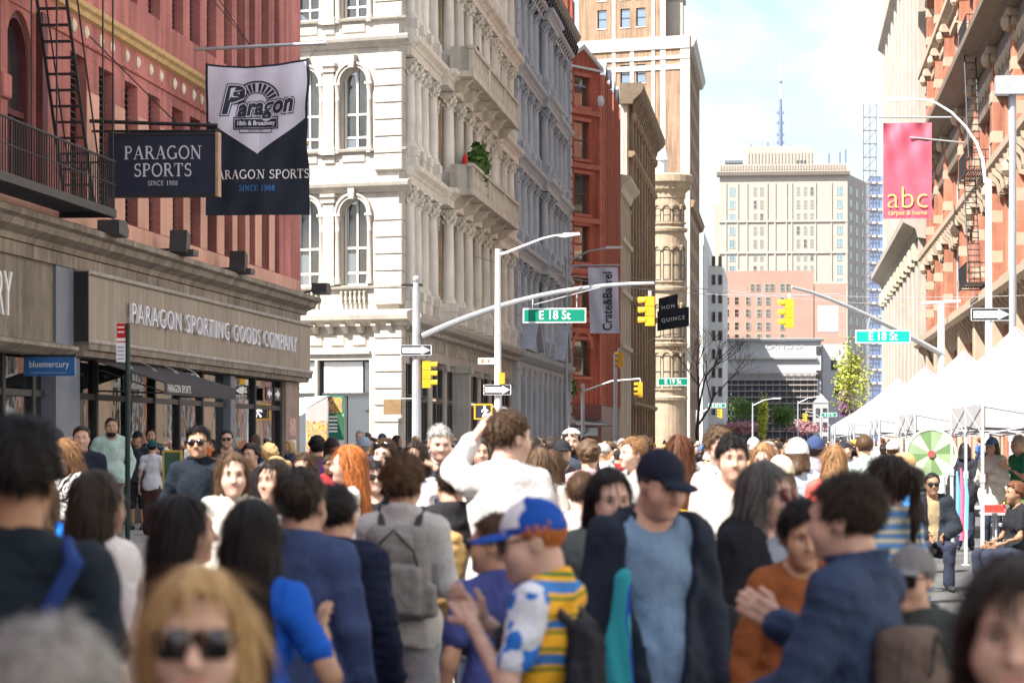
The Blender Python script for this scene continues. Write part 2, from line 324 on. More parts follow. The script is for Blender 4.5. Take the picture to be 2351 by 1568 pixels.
# ================================================================== red brick sports store (west side, near)
W = Fr((PX, 0), (0, 1), (1, 0))          # west side street wall: s = Y
redM = brick_mat('painted_red_brick', (.46, .165, .145), (.40, .14, .125), (.35, .15, .13), var=.28)
salM = M('salmon_paint', (.60, .33, .245), .75, .14, .8, .15, .25, streak=.1)
ochM = M('ochre_terracotta', (.50, .33, .15), .7, .22, 5, .3)
creM = M('cream_terracotta', (.68, .60, .46), .6, .1, 5)
brnM = M('weathered_brown_stone', (.25, .21, .175), .85, .3, 1.3, .4, .2, streak=.3, bscale=18)
sgnM = M('bronze_sign_panel', (.27, .22, .175), .55, .16, 1.1, .05, .4, streak=.22)
trmM = M('pale_metal_trim', (.36, .32, .29), .6, .15, 3, streak=.2)
ironM = M('black_iron', (.018, .018, .02), .55, .2, 8, 0, .4)
marM = M('maroon_window_frame', (.10, .025, .028), .6, .2, 4)
gryM = M('blue_grey_paint', (.13, .15, .19), .5, .1, 2, 0, .4)
glsM = glass_mat('dark_window_glass', (.03, .035, .04))
navM = M('navy_sign_face', (.018, .024, .045), .45, .15, 2)
whtM = M('white_paint', (.78, .78, .78), .55, .05, 3)
store = thing('sports_store', (PX-4, 56, 0), 'red painted brick corner store with brown sign band above shop windows', 'building')
wy = [Yat(a*.3125, PX) for a in (515, 725, 915, 1090, 1265, 1395, 1520, 1645, 1740, 1830, 1920, 2015)]
we = [Yat(a*.3125, PX) for a in (635, 840, 1010, 1175, 1345, 1470, 1590, 1705, 1800, 1872, 1975, 2050)]
NY = 70.5
ops = [(a, b, 5.97, 8.72) for a, b in zip(wy, we)] + [(a, b, 10.32, 13.0) for a, b in zip(wy, we)]
ops += [(43.4, 45.0, 5.95, 9.0), (40.6, 42.2, 5.95, 9.0)] + [(30+2.05*k, 31.1+2.05*k, 5.97, 8.72) for k in range(4)] + [(30+2.05*k, 31.1+2.05*k, 10.32, 13.) for k in range(8)]
wall(W, 26, NY, 5.6, 14, ops, .45).build('wall', redM, store)
MB(W).box(26, NY, -9, -.45, 13.6, 13.98).build('roof', M('tar_roof', (.06, .06, .06), .9), store)
n18 = Fr((PX, NY), (-.956, .292), (.292, .956))
MB(n18).box(.05, 12, -.45, 0, .1, 14).build('side_wall', redM, store)
MB(W).box(26, 26.4, -9, -.46, .1, 13.9).build('end_wall', redM, store)
# salmon pier faces between the lower windows
edges = sorted(zip(wy, we))
for (a, b), (c, d) in zip(edges, edges[1:]):
    MB(W).box(b+.004, c-.004, -.02, .012, 5.98, 8.15).build('pier', salM, store)
MB(W).box(26, NY+.02, -.02, .012, 5.62, 5.96).build('apron', salM, store)
# windows: frame, pane, louvred shutter folded on the near jamb
fm = MB(); Hh = 2.74
for x0, x1 in ((0, .06), (.94, 1.0)): fm.box(x0, x1, -.30, -.19, 0, Hh)
for z0, z1 in ((0, .06), (1.34, 1.40), (Hh-.06, Hh)): fm.box(.06, .94, -.29, -.2, z0, z1)
frame_me = fm.mesh('window', marM); pane_me = MB().box(.06, .94, -.285, -.28, .06, Hh-.06).mesh('pane', glsM)
sh = MB(); sh.box(.07, .11, -.21, -.15, 0.02, Hh-.05); sh.box(.47, .53, -.21, -.15, .02, Hh-.05)
for k in range(22): sh.add([(.11, -.2, .1+k*.12), (.93, -.2, .1+k*.12), (.93, -.12, .05+k*.12), (.11, -.12, .05+k*.12), (.11, -.2, .085+k*.12), (.93, -.2, .085+k*.12), (.93, -.12, .035+k*.12), (.11, -.12, .035+k*.12)], [(0, 1, 2, 3), (7, 6, 5, 4), (3, 2, 6, 7), (0, 3, 7, 4), (1, 5, 6, 2)])
sh_me = sh.mesh('shutter', ironM)
for (a, b, z0, z1) in ops[:24]+ops[26:]:
    if b-a > 1.6: continue
    mw = W.mat(a, 0, z0) @ Matrix.Diagonal((b-a, 1, (z1-z0)/Hh, 1)); o = put('window', frame_me, store, mw); sub(o)
    put('pane', pane_me, o, mw); put('shutter', sh_me, o, mw)
for (a, b) in ((43.4, 45.0), (40.6, 42.2)):       # arched openings behind the fire escape
    m = MB(W); c_ = (a+b)/2; spandrel(m, c_, 8.15, .78, .8, 9.0, -.4, -.03); m.build('arch_head', redM, store)
    m = MB(W); ring_arc(m, c_, 8.15, .66, .78, -.30, -.1); m.box(a, a+.12, -.3, -.1, 5.95, 8.15); m.box(b-.12, b, -.3, -.1, 5.95, 8.15); m.box(a+.12, b-.12, -.3, -.14, 7.2, 7.3); m.box(c_-.03, c_+.03, -.3, -.15, 5.95, 7.2)
    wv = sub(m.build('window', marM, store)); MB(W).box(a+.1, b-.1, -.25, -.24, 5.96, 8.93).build('pane', glsM, wv)
    MB(W).bbox(a-.55, a-.05, 0, .1, 7.35, 7.75, .03).build('capital', redM, store); MB(W).box(b+.1, b+.42, 0, .12, 5.96, 9.05).build('pilaster', marM, store)
MB(W).extr([(0, 9.40), (.1, 9.42), (.13, 9.5), (.2, 9.54), (.22, 9.62), (.16, 9.66), (0, 9.7)], 'x', 26, NY+.15).build('string_course', ochM, store)
MB(W).extr([(0, 8.93), (.05, 8.94), (.06, 8.98), (0, 9.0)], 'x', 45.2, NY+.05).build('string_course', redM, store)
md = MB(); md.lathe([(.0, .05), (.07, .05), (.09, .025), (.125, .02), (.125, 0)], n=14); md.v = [(x, z, y) for x, y, z in md.v]; md_me = md.mesh('medallion', creM, True)
for a in (540, 630, 740, 820, 930, 1010, 1105, 1180, 1280, 1345, 1420, 1475, 1540, 1600, 1665, 1720, 1775, 1830): put('medallion', md_me, store, W.mat(Yat(a*.3125, PX), 0, 9.2))
# stone cornice, frieze, sign band
MB(W).extr([(-.45, 5.05), (.10, 5.08), (.13, 5.18), (.34, 5.27), (.38, 5.38), (.50, 5.42), (.50, 5.52), (.2, 5.62), (-.45, 5.62)], 'x', 26, NY+.35).build('cornice', brnM, store)
k = 26.1
while k < NY-1: MB(W).box(k, k+2.3, .0, .085, 4.84, 5.06).build('frieze_block', brnM, store); k += 2.312
MB(W).box(26, NY+.03, -.44, -.001, 3.3, 5.05).build('lintel', brnM, store)
sy0 = Yat(167, PX); k = sy0
while k < NY-.3: MB(W).bbox(k, min(k+1.52, NY+.1), .0, .27, 3.62, 4.75, .01).build('sign_panel', sgnM, store); k += 1.53
MB(W).bbox(sy0-.05, NY+.14, .0, .33, 4.752, 4.835, .02).build('sign_trim', trmM, store); MB(W).bbox(sy0-.05, NY+.14, .0, .33, 3.53, 3.618, .02).build('sign_trim', trmM, store)
MB(W).extr([(0, 3.3), (.2, 3.3), (.22, 3.4), (.3, 3.42), (.3, 3.528), (0, 3.528)], 'x', sy0, NY+.1).build('lower_moulding', brnM, store)
letters('letter', 'PARAGON SPORTING GOODS COMPANY', M('aluminium_letter', (.72, .72, .78), .4, .1, 3, 0, .5), store, (PX+.34, 59.2, 4.18), (0, 1, 0), (0, 0, 1), .56, sx=1.36, ext=.03, spacing=1.29, off=-.006)
# blue-grey pillar and neighbouring shop front (left of the sign band)
bx = Yat(122, PX)
MB(W).box(bx, sy0-.12, -.42, .05, .15, 5.04).build('pillar', gryM, store); MB(W).box(sy0-.11, sy0-.055, .0, .31, 3.55, 4.8).build('downpipe', ironM, store)
MB(W).extr([(0, 3.22), (.2, 3.24), (.42, 3.36), (.42, 3.42), (0, 3.5)], 'x', 26, bx+.15).build('canopy_ledge', brnM, store)
for a in (26, 30, 34, 38, 42.2):
    f = MB(W); b2 = min(a+4, bx-.02)
    f.box(a, a+.25, -.3, -.05, 3.5, 4.84); f.box(b2-.12, b2, -.3, -.06, 3.5, 4.84); f.box(a+.25, b2-.12, -.3, -.06, 4.7, 4.84); f.box(a+.25, b2-.12, -.3, -.06, 3.5, 3.58)
    f.box((a+b2)/2-.05, (a+b2)/2+.05, -.28, -.08, 3.58, 4.7)
    wv = sub(f.build('transom_window', brnM, store)); MB(W).box(a+.25, b2-.12, -.2, -.19, 3.58, 4.7).build('pane', glass_mat('transom_glass', (.10, .10, .10)), wv)
text('sign_letters', 'BLUEMERCURY', whtM, store, (PX+.02, 40.9, 4.15), (0, 1, 0), (0, 0, 1), 1.05, sx=.75, ext=.02)
# shop interiors and shop windows
inM = M('shop_interior_wall', (.30, .26, .22), .8, .1, 1); floM = M('shop_floor', (.14, .12, .10), .5, .1, 1)
i_ = MB(W); i_.box(26, NY-.3, -7.2, -7, .1, 3.3); i_.box(26, NY-.3, -7, -.45, .1, .16); i_.box(26, NY-.3, -7, -.46, 3.2, 3.29); i_.box(46.5, 46.8, -7, -.5, .16, 3.2); i_.build('interior', [inM], store)
shg = glass_mat('shop_glass', (.02, .025, .03), .55, .01)
posts = [43.9, 45.9, Yat(165, PX), Yat(213, PX), Yat(300, PX), Yat(345, PX), Yat(420, PX), Yat(478, PX), Yat(528, PX)+.2, Yat(556, PX)+2.2, Yat(640, PX)]
posts = [41.5, 43.6, 45.4, 47.6, 49.7, 52.2, 54.4, 56.7, 59.0, 61.6, 65.0, 68.4]
for k_, y in enumerate(posts):
    wd = .5 if k_ in (3, 9) else .14
    MB(W).bbox(y, y+wd, -.35, -.02 if wd > .2 else -.12, .16, 3.29, .02).build('shop_post', gryM if wd > .2 else ironM, store)
for a, b in zip(posts, posts[1:]):
    if b-a > .6:
        s_ = a+(.5 if a in (47.6, 61.6) else .14)
        f = MB(W); f.box(s_, b, -.3, -.14, .16, .55); f.box(s_, b, -.3, -.15, 2.55, 2.66); wv = sub(f.build('shop_window', ironM, store))
        MB(W).box(s_+.002, b-.002, -.22, -.208, .55, 2.55).build('pane', shg, wv); MB(W).box(s_+.002, b-.002, -.22, -.209, 2.66, 3.28).build('pane', shg, wv)
MB(W).box(68.54, NY, -.44, -.02, .16, 3.29).build('corner_pier', M('corner_pier_stone', (.32, .24, .2), .8, .2, 3), store)
for z_ in (.8, 1.35, 1.9): MB(W).box(68.8+.1*z_, 69.9, -.02, .0, z_, z_+.45).build('poster', M('poster%d' % int(z_*10), ((.45, .35, .3), (.6, .6, .62), (.5, .3, .28))[int(z_*1.2) % 3], .7, .4, 9), store)
for y, zz in ((50.6, 2.9), (57.6, 2.95), (63, 2.9), (66, 2.9)): MB(W).ball((y, -2, zz), .06, 8, 5).build('ceiling_lamp', M('lamp_glow', (1, .9, .7), .5, 0, emit=(1, .85, .6, 9)), store)
# black awning with lettering
aw = thing('shop_awning', (PX+.3, 51.8, 2.6), 'charcoal fabric awning with white lettering over the shop entrance', 'awning')
awM = M('charcoal_canvas', (.055, .05, .055), .85, .12, 5, .2)
x0, x1, ya, yb = PX+.12, PX+1.4, 48.7, 55.1
m = MB(); m.add([(x0, ya, 3.26), (x1, ya, 2.86), (x1, yb, 2.86), (x0, yb, 3.26), (x0, ya, 3.235), (x1, ya, 2.835), (x1, yb, 2.835), (x0, yb, 3.235)], [(0, 1, 2, 3), (7, 6, 5, 4), (0, 4, 5, 1), (2, 6, 7, 3)]); m.build('canopy', awM, aw)
MB().box(x1-.012, x1+.008, ya, yb, 2.63, 2.862).build('valance', awM, aw); MB().add([(x0, ya, 3.23), (x1, ya, 2.84), (x1, ya, 2.63)], [(0, 1, 2)])
m = MB(); m.tube([(x0, ya+.02, 2.7), (x1-.03, ya+.02, 2.66)], .02, 6); m.tube([(x0, yb-.02, 2.7), (x1-.03, yb-.02, 2.66)], .02, 6); m.tube([(x0, ya+.02, 3.1), (x1-.03, ya+.02, 2.68)], .015, 6); m.tube([(x0+.5, ya+.02, 2.7), (x0+.5, ya+.02, 3.0)], .015, 6); m.build('support', ironM, aw)
text('lettering', 'PARAGON SPORTS', whtM, aw, (x1+.012, ya+1.15, 2.745), (0, 1, 0), (0, 0, 1), .2, sx=1.15)
for k_ in range(4):
    y = 49.8+k_*1.9; l_ = thing('spot_lamp', (PX+.3, y, 3.28), 'small white spot lamp under the sign band, number %s from the left' % ('one', 'two', 'three', 'four')[k_], 'lamp', 'spot lamps under the sign band')
    MB().tube([(PX+.25, y, 3.3), (PX+.45, y, 3.2), (PX+.5, y, 3.12)], [.012, .012, .05], 8).build('arm', trmM, l_); MB().ball((PX+.51, y, 3.09), .055, 8, 5).build('bulb', whtM, l_)
# hanging signs -------------------------------------------------------------
hs = thing('hanging_sign', (-11.2, 48.7, 6.2), 'navy rectangular board sign hung from two black bars beside the fire escape', 'sign')
X0, X1 = Xat(256, 48.7), Xat(497, 48.7); zt, zb = Zat(308, -11, 48.7), Zat(450, -11, 48.7)
MB().box(X0, X1, 48.62, 48.86, zb, zt).build('board', navM, hs); MB().box(X1, X1+.05, 48.60, 48.88, zb-.02, zt+.02).build('edge_trim', M('bronze_edge', (.38, .25, .16), .5, .2, 6), hs)
m = MB()
for a, b, c_, d in ((X0, X1, zt-.03, zt+.02), (X0, X1, zb-.02, zb+.03), (X0-.04, X0, zb-.02, zt+.02)): m.box(a, b, 48.60, 48.88, c_, d)
m.build('frame', ironM, hs)
m = MB(); zz = Zat(283, -11, 48.7)
m.tube([(PX, 48.66, zz+.05), (X1+.03, 48.66, zz-.06)], .035, 8); m.tube([(PX, 48.82, zz-.12), (X1+.03, 48.82, zz-.14)], .025, 8); m.tube([(X0+.3, 48.74, zz-.1), (X0+.3, 48.74, zt)], .02, 6); m.tube([(X1-.02, 48.74, zz-.1), (X1-.02, 48.74, zt)], .02, 6)
m.tube([(PX, 48.7, zz+1.6), (X0+1.2, 48.72, zz)], .012, 5); m.build('bracket', ironM, hs)
wl = M('white_lettering', (.55, .56, .64), .5, .05, 3); cx = (X0+X1)/2
serif('lettering', 'PARAGON', wl, hs, (cx, 48.612, zt-.345), (1, 0, 0), (0, 0, 1), .235); serif('lettering', 'SPORTS', wl, hs, (cx, 48.612, zt-.66), (1, 0, 0), (0, 0, 1), .235); serif('lettering', 'SINCE 1908', wl, hs, (cx, 48.612, zt-.9), (1, 0, 0), (0, 0, 1), .085)
bs = thing('hanging_sign', (-12, 44.4, 2.8), 'small blue board sign with white lower-case lettering over a dark shop door', 'sign')
X0, X1 = Xat(56, 44.4), Xat(173, 44.4); zt, zb = Zat(820, -12, 44.4), Zat(863, -12, 44.4); bluM = M('blue_sign_face', (.03, .12, .33), .4, .08, 2)
MB().box(X0, X1, 44.35, 44.45, zb, zt).build('board', bluM, bs); MB().box(PX, X1+.02, 44.36, 44.44, zt, zt+.045).build('bracket', ironM, bs)
text('lettering', 'bluemercury', whtM, bs, ((X0+X1)/2, 44.345, (zt+zb)/2+.035), (1, 0, 0), (0, 0, 1), .155, sx=.86); MB().box(X0+.13, X1-.13, 44.344, 44.349, zb+.045, zb+.06).build('small_print', M('pale_blue', (.2, .33, .55), .5), bs)
# the big cloth banner ------------------------------------------------------
bn = thing('store_banner', (-11.2, 57.6, 6.6), 'tall cloth banner with white shield over black field hanging from a pole', 'banner')
BY = 57.6; X0, X1 = Xat(473, BY), Xat(708, BY); zt, zb = Zat(140, -11, BY), Zat(494, -11, BY); BW, BH = X1-X0, zt-zb
def bwarp(x, z):     # x,z in 0..1 across the cloth -> world
    sag = .13*(1-(2*x-1)**2)*(1-z)**0
    dx = (.02*math.sin(z*9)+.01*math.sin(z*23+1)) * (1 if x > .5 else -.4)
    zz = zb+BH*z - sag*z**3*.8 + .09*(x-.5)*z
    yy = BY + .035*math.sin(x*8+z*5)+.022*math.sin(x*21-z*7)+.018*math.sin(z*17+x*4)+.05*(x-.5)*(1-z)
    return (X0+BW*x+dx, yy, zz)
def cloth(m, f, nx, nz, inside, mi):
    for i in range(nx):
        for j in range(nz):
            q = [(i/nx, j/nz), ((i+1)/nx, j/nz), ((i+1)/nx, (j+1)/nz), (i/nx, (j+1)/nz)]
            m.add([f(*p) for p in q], [(0, 1, 2, 3)], inside((i+.5)/nx, (j+.5)/nz))
def sect(x, z):
    if x < .025 or x > .975 or z > .985: return 1
    return 0 if z > .40+.5*abs(x-.5)*.92 else 1
m = MB(); NXC, NZC = 60, 90
V = []; Fc = []
for j in range(NZC+1):
    for i in range(NXC+1): V.append(bwarp(i/NXC, j/NZC))
m.v = V
for j in range(NZC):
    for i in range(NXC): m.f.append([j*(NXC+1)+i, j*(NXC+1)+i+1, (j+1)*(NXC+1)+i+1, (j+1)*(NXC+1)+i]); m.m.append(1)
blkM = M('black_banner_cloth', (.02, .026, .042), .85, .15, 4); wclM = M('white_banner_cloth', (.62, .62, .74), .85, .05, 3)
m.build('cloth', [wclM, blkM], bn, True)
def onb(p, off=.012):   # flat artwork point (fraction of cloth) -> just in front of the cloth
    q = bwarp(p[0], p[1]); return (q[0], q[1]-off, q[2])
m = MB(); sh_ = []
NS = 40
for i in range(NS+1):
    x = .025+.95*i/NS; zl = .40+.46*abs(x-.5); col = []
    for j in range(13): col.append(onb((x, zl+(.985-zl)*j/12)))
    sh_.append(col)
for i in range(NS):
    for j in range(12): m.add([sh_[i][j], sh_[i+1][j], sh_[i+1][j+1], sh_[i][j+1]], [(0, 1, 2, 3)])
m.build('shield_panel', wclM, bn, True)
dk = M('banner_ink', (.025, .03, .05), .7, .05, 3)
def art(polys, name='emblem', off=.022, mat=dk):
    m = MB()
    for pl in polys:
        if len(pl) == 4 and max(abs(pl[0][0]-pl[1][0]), abs(pl[0][1]-pl[3][1])) > .05:
            for i in range(16):
                for j in range(4):
                    def bl_(a, b): return tuple((pl[0][k]*(1-a)+pl[1][k]*a)*(1-b)+(pl[3][k]*(1-a)+pl[2][k]*a)*b for k in (0, 1))
                    m.add([onb(bl_(a/16, b/4), off) for a, b in ((i, j), (i+1, j), (i+1, j+1), (i, j+1))], [(0, 1, 2, 3)])
        else: m.add([onb(p, off) for p in pl], [tuple(range(len(pl)))])
    return m.build(name, mat, bn)
A = BW/BH
def ringp(cx, cz, r0, r1, a0, a1, n):
    return [[(cx+r*math.cos(math.radians(a)), cz+r*math.sin(math.radians(a))*A) for r, a in ((r0, a_), (r1, a_), (r1, b_), (r0, b_))] for a_, b_ in [(a0+(a1-a0)*i/n, a0+(a1-a0)*(i+1)/n) for i in range(n)]]
cx, cz = .49, .735
pol = ringp(cx, cz, .215, .232, 15, 165, 20)+ringp(cx, cz, .105, .115, 0, 180, 14)
for k_ in range(11):
    a = 18+k_*14.4; pol += ringp(cx, cz, .12, .205, a, a+9.5, 2)
art(pol)
pol = []       # plaque under the wordmark
for (x0, x1, z0, z1) in ((.27, .71, .638, .646), (.27, .71, .56, .568), (.27, .28, .568, .638), (.70, .71, .568, .638), (.33, .65, .536, .542), (.33, .337, .542, .56), (.643, .65, .542, .56)): pol.append([(x0, z0), (x1, z0), (x1, z1), (x0, z1)])
pol.append([(.285, .572), (.695, .572), (.695, .63), (.285, .63)]); art(pol)
def bt(txt, size, x, z, mat, lift, rot=0, curve=0, **kw):
    v, f = text_geo(txt, size, **kw); m = MB(); pts = []
    for p in v:
        px, pz = p[0]*math.cos(rot)-p[1]*math.sin(rot), p[0]*math.sin(rot)+p[1]*math.cos(rot)
        pts.append(onb((x+px, z+(pz+curve*px*px)*A), lift))
    m.add(pts, f); return m.build('lettering', mat, bn)
for mt_, lf_, of_ in ((dk, .026, .030), (wclM, .031, .020), (dk, .036, .009)):
    bt('P', .40, .235, .752, mt_, lf_, .03, 0, shear=.3, off=of_, sx=.92)
    bt('aragon', .235, .575, .712, mt_, lf_+.002, .06, 0, shear=.3, off=of_, sx=.80, spacing=1.06)
bt('18th & Broadway', .062, .49, .601, wclM, .040, 0, 0, off=.002, sx=.86); bt('SINCE 1908', .03, .49, .551, dk, .036)
def bserif(txt, size, x, z, mat):
    v, f = serif_geo(txt, size); m = MB(); m.add([onb((x+p[0], z+p[1]*A), .02+p[2]) for p in v], f); return m.build('lettering', mat, bn)
bserif('PARAGON SPORTS', .085, .525, .265, whtM); bserif('SINCE 1908', .052, .50, .175, M('azure_lettering', (.05, .25, .62), .6))
pm = MB(); pz = Zat(104, -11, BY); pm.tube([(PX, BY+.1, pz-.06), (Xat(745, BY), BY+.1, pz+.04)], .04, 10); pm.ball((Xat(745, BY), BY+.1, pz+.04), .06, 8, 5); pm.build('pole', M('galvanised_pole', (.42, .42, .44), .4, .1, 5, metal=.6), bn)
m = MB()
for p in ((.01, .99), (.99, .99)): q = bwarp(*p); m.tube([q, (q[0]+(.25 if p[0] > .5 else -.05), BY+.1, pz)], .006, 4)
m.tube([(PX, BY-1.2, pz+1.6), (PX+1.2, BY+.1, pz)], .01, 4); m.tube([(PX, BY+1.2, pz+1.6), (PX+1.2, BY+.1, pz)], .01, 4); m.build('guy_wire', ironM, bn)
# flood lights along the cornice --------------------------------------------
for k_, (u, v, lab) in enumerate(((250, 525, 'grey box flood light on the cornice left of the banner'), (410, 568, 'black flood light tilted up on the cornice below the board sign'), (545, 612, 'black flood light tilted up on the cornice below the banner'), (712, 672, 'dark flood light reaching out past the corner of the cornice'))):
    y = Yat(u, PX+.5); z = Zat(v, PX+.5, y); fl = thing('flood_light', (PX+.4, y, 5.55), lab, 'light', 'flood lights on the cornice')
    if k_ == 3: y = 70.4; z = 5.75
    tilt = k_ in (1, 2); m = MB(); m.tube([(PX+.1, y-.3, 5.6), (PX+.35, y-.1, z-.05), (PX+.5, y, z)], .03, 6); m.build('arm', ironM, fl)
    m = MB()
    if tilt: m.extr([(y-.2, z-.1), (y+.12, z-.18), (y+.2, z+.26), (y-.12, z+.34)], 'x', PX+.35, PX+.7); m.box(PX+.45, PX+.8, y, y+.5, z-.16, z-.04)
    else: m.extr([(y-.25, z-.1), (y+.45, z-.14), (y+.5, z-.0), (y+.3, z+.16), (y-.25, z+.14)], 'x', PX+.35, PX+.75)
    m.build('housing', M('lamp_housing', (.05, .05, .055), .5, .1, 4), fl)
# fire escape ---------------------------------------------------------------
fe = thing('fire_escape', (PX+.5, 42, 5.7), 'black iron fire escape balcony with steep stair on the red store wall', 'fire escape')
fx = PX+1.0; y0, y1 = 34, 46.6
def balcony(zp, ya, yb, name):
    m = MB(); m.box(fx-.03, fx+.02, ya, yb, zp-.12, zp+.02); m.box(PX, fx, ya, ya+.05, zp-.12, zp); m.box(PX, fx, yb-.05, yb, zp-.12, zp)
    x = PX+.08
    while x < fx-.05: m.box(x, x+.05, ya, yb, zp-.03, zp); x += .09
    m.build('platform', ironM, fe)
    m = MB(); m.tube([(fx, ya, zp+.85), (fx, yb, zp+.85)], .022, 6); m.tube([(fx, yb, zp+.85), (PX, yb, zp+.85)], .02, 6); m.tube([(fx, ya, zp+.45), (fx, yb, zp+.45)], .012, 5); m.build('handrail', ironM, fe)
    bar = MB().box(-.009, .009, -.009, .009, 0, .85).mesh('baluster', ironM); y = ya+.05
    while y < yb: put('baluster', bar, fe, Matrix.Translation((fx, y, zp))); y += .145
    for k in range(6): put('baluster', bar, fe, Matrix.Translation((PX+.1+k*.15, yb-.02, zp)))
balcony(5.80, y0, y1, 'a'); balcony(9.6, y0-2, 44.2, 'b')
m = MB(); a, b = Vector((PX+.28, 46.0, 5.8)), Vector((PX+.28, 43.9, 9.6)); dx = Vector((.5, 0, 0))
m.tube([a, b], .03, 5); m.tube([a+dx, b+dx], .03, 5); m.tube([a+Vector((-.02, .25, .75)), b+Vector((-.02, .25, .75))], .016, 5); m.tube([a+dx+Vector((.02, .25, .75)), b+dx+Vector((.02, .25, .75))], .016, 5); m.build('stringer', ironM, fe)
tr = MB().box(0, .5, -.09, .09, -.012, .012).mesh('stair_tread', ironM)
for k_ in range(15): put('stair_tread', tr, fe, Matrix.Translation(a.lerp(b, (k_+.5)/15)))
for u in (130, 72, 236, 259):
    y = Yat(u, fx-.02); MB().tube([(fx-.02, y, 5.75), (fx-.02, y, 14)], .016, 5).build('hanger_rod', ironM, fe)
# mannequins and display inside ------------------------------------------------
# ================================================================== shared facade pieces
_wm = {}
def win_mesh(kind, fm, gm):
    """unit window (1 x 1 in s,z; outer face at d=0) as (frame mesh, pane mesh)"""
    k = (kind, fm.name, gm.name)
    if k in _wm: return _wm[k]
    f = MB(); t = .07
    f.box(0, t, -.12, 0, 0, 1); f.box(1-t, 1, -.12, 0, 0, 1); f.box(t, 1-t, -.12, 0, 0, .04); f.box(t, 1-t, -.12, 0, .965, 1)
    if kind in ('sash', 'cross'): f.box(t, 1-t, -.11, -.01, .48, .52)
    if kind in ('cross', 'mull'): f.box(.47, .53, -.105, -.015, .04, .965)
    p = MB().box(t, 1-t, -.09, -.08, .03, .97)
    _wm[k] = (f.mesh('window', fm), p.mesh('pane', gm)); return _wm[k]
def window(fr, s, z, w, h, parent, fm, gm, kind='sash', d=-.2, leaf=True):
    a, b = win_mesh(kind, fm, gm); mw = fr.mat(s, d, z) @ Matrix.Diagonal((w, 1, h, 1))
    o = put('window', a, parent, mw)
    if leaf: sub(o); q = put('pane', b, o, mw)
    else: q = put('pane', b, parent, mw)
    return o
_cm = {}
def column_mesh(key, h, r, mat, cap=True, n=12, ped=0.):
    if key in _cm: return _cm[key]
    m = MB()
    if ped: m.box(-r*1.5, r*1.5, -r*1.5, r*1.5, 0, ped)
    z0 = ped
    m.lathe([(r*1.35, z0), (r*1.35, z0+.09), (r*1.15, z0+.13), (r*1.2, z0+.2), (r, z0+.24), (r*1.0, z0+h*.35), (r*.86, h-.62), (r*.95, h-.6), (r*.95, h-.55), (r*.84, h-.53), (r*.9, h-.35), (r*1.15, h-.18), (r*1.45, h-.09)], n=n)
    m.box(-r*1.45, r*1.45, -r*1.45, r*1.45, h-.09, h)
    if cap:
        for ring, (zz, rr, k) in enumerate(((h-.5, .95, 8), (h-.34, 1.1, 8))):
            for i in range(k):
                a = 2*math.pi*(i+.5*ring)/k; c, s = math.cos(a), math.sin(a); R = r*rr
                m.add([(c*R*.9-s*r*.28, s*R*.9+c*r*.28, zz), (c*R*.9+s*r*.28, s*R*.9-c*r*.28, zz), (c*R*1.3, s*R*1.3, zz+.15), (c*R*1.42, s*R*1.42, zz+.1), (c*R*1.2, s*R*1.2, zz)], [(0, 1, 2), (1, 3, 2), (0, 2, 3), (1, 4, 3), (0, 3, 4)])
        for i in range(4):
            a = math.pi/4+i*math.pi/2; m.ball((math.cos(a)*r*1.35, math.sin(a)*r*1.35, h-.15), r*.28, 6, 4)
    me = m.mesh('column', mat, True); me.set_sharp_from_angle(angle=.7) if hasattr(me, 'set_sharp_from_angle') else None
    _cm[key] = me; return me
def cornice(fr, s0, s1, z, prof, mat, parent, name='cornice'):
    return MB(fr).extr([(d, z+h) for d, h in prof], 'x', s0, s1).build(name, mat, parent)

SD, SN = (-.956, .292), (-.292, -.956)       # side streets run off the avenue at this slant; their south faces look this way
# ================================================================== white marble corner building
marb = M('white_marble', (.42, .39, .345), .65, .10, .9, .12, .3, streak=.12)
marb2 = M('aged_marble', (.53, .475, .40), .7, .16, 1.2, .2, .3, streak=.22)
sashM = M('cream_sash', (.62, .59, .52), .5, .05, 4); curM = M('white_curtain', (.75, .74, .72), .9, .1, 6)
glsL = glass_mat('pale_window_glass', (.16, .16, .155), .0, .06)
mbld = thing('marble_building', (-16, 100, 0), 'white marble corner building with arched windows and rows of columns', 'building')
S1 = Fr((PX, 89.0), SD, SN); ctr = [1.66+1.77*k for k in range(6)]; FL = [(6.1, 6.92, 9.32), (10.9, 11.46, 13.67), (15.2, 15.8, 18.0), (19.5, 20.1, 22.3)]
ops = [(c-.49, c+.49, zs, zp+.49) for c in ctr for _, zs, zp in FL] + [(1.1, 3.02, .2, 4.45), (3.12, 4.95, .2, 4.45), (5.2, 8.5, .2, 4.45), (8.7, 11.8, .2, 4.45)]
wall(S1, .02, 14, 0, 24.5, ops, .5).build('wall', marb, mbld)
m = MB(S1)
for c in ctr:
    for _, zs, zp in FL: spandrel(m, c, zp, .47, .495, zp+.49, -.4, -.01)
m.build('arch_heads', marb, mbld)
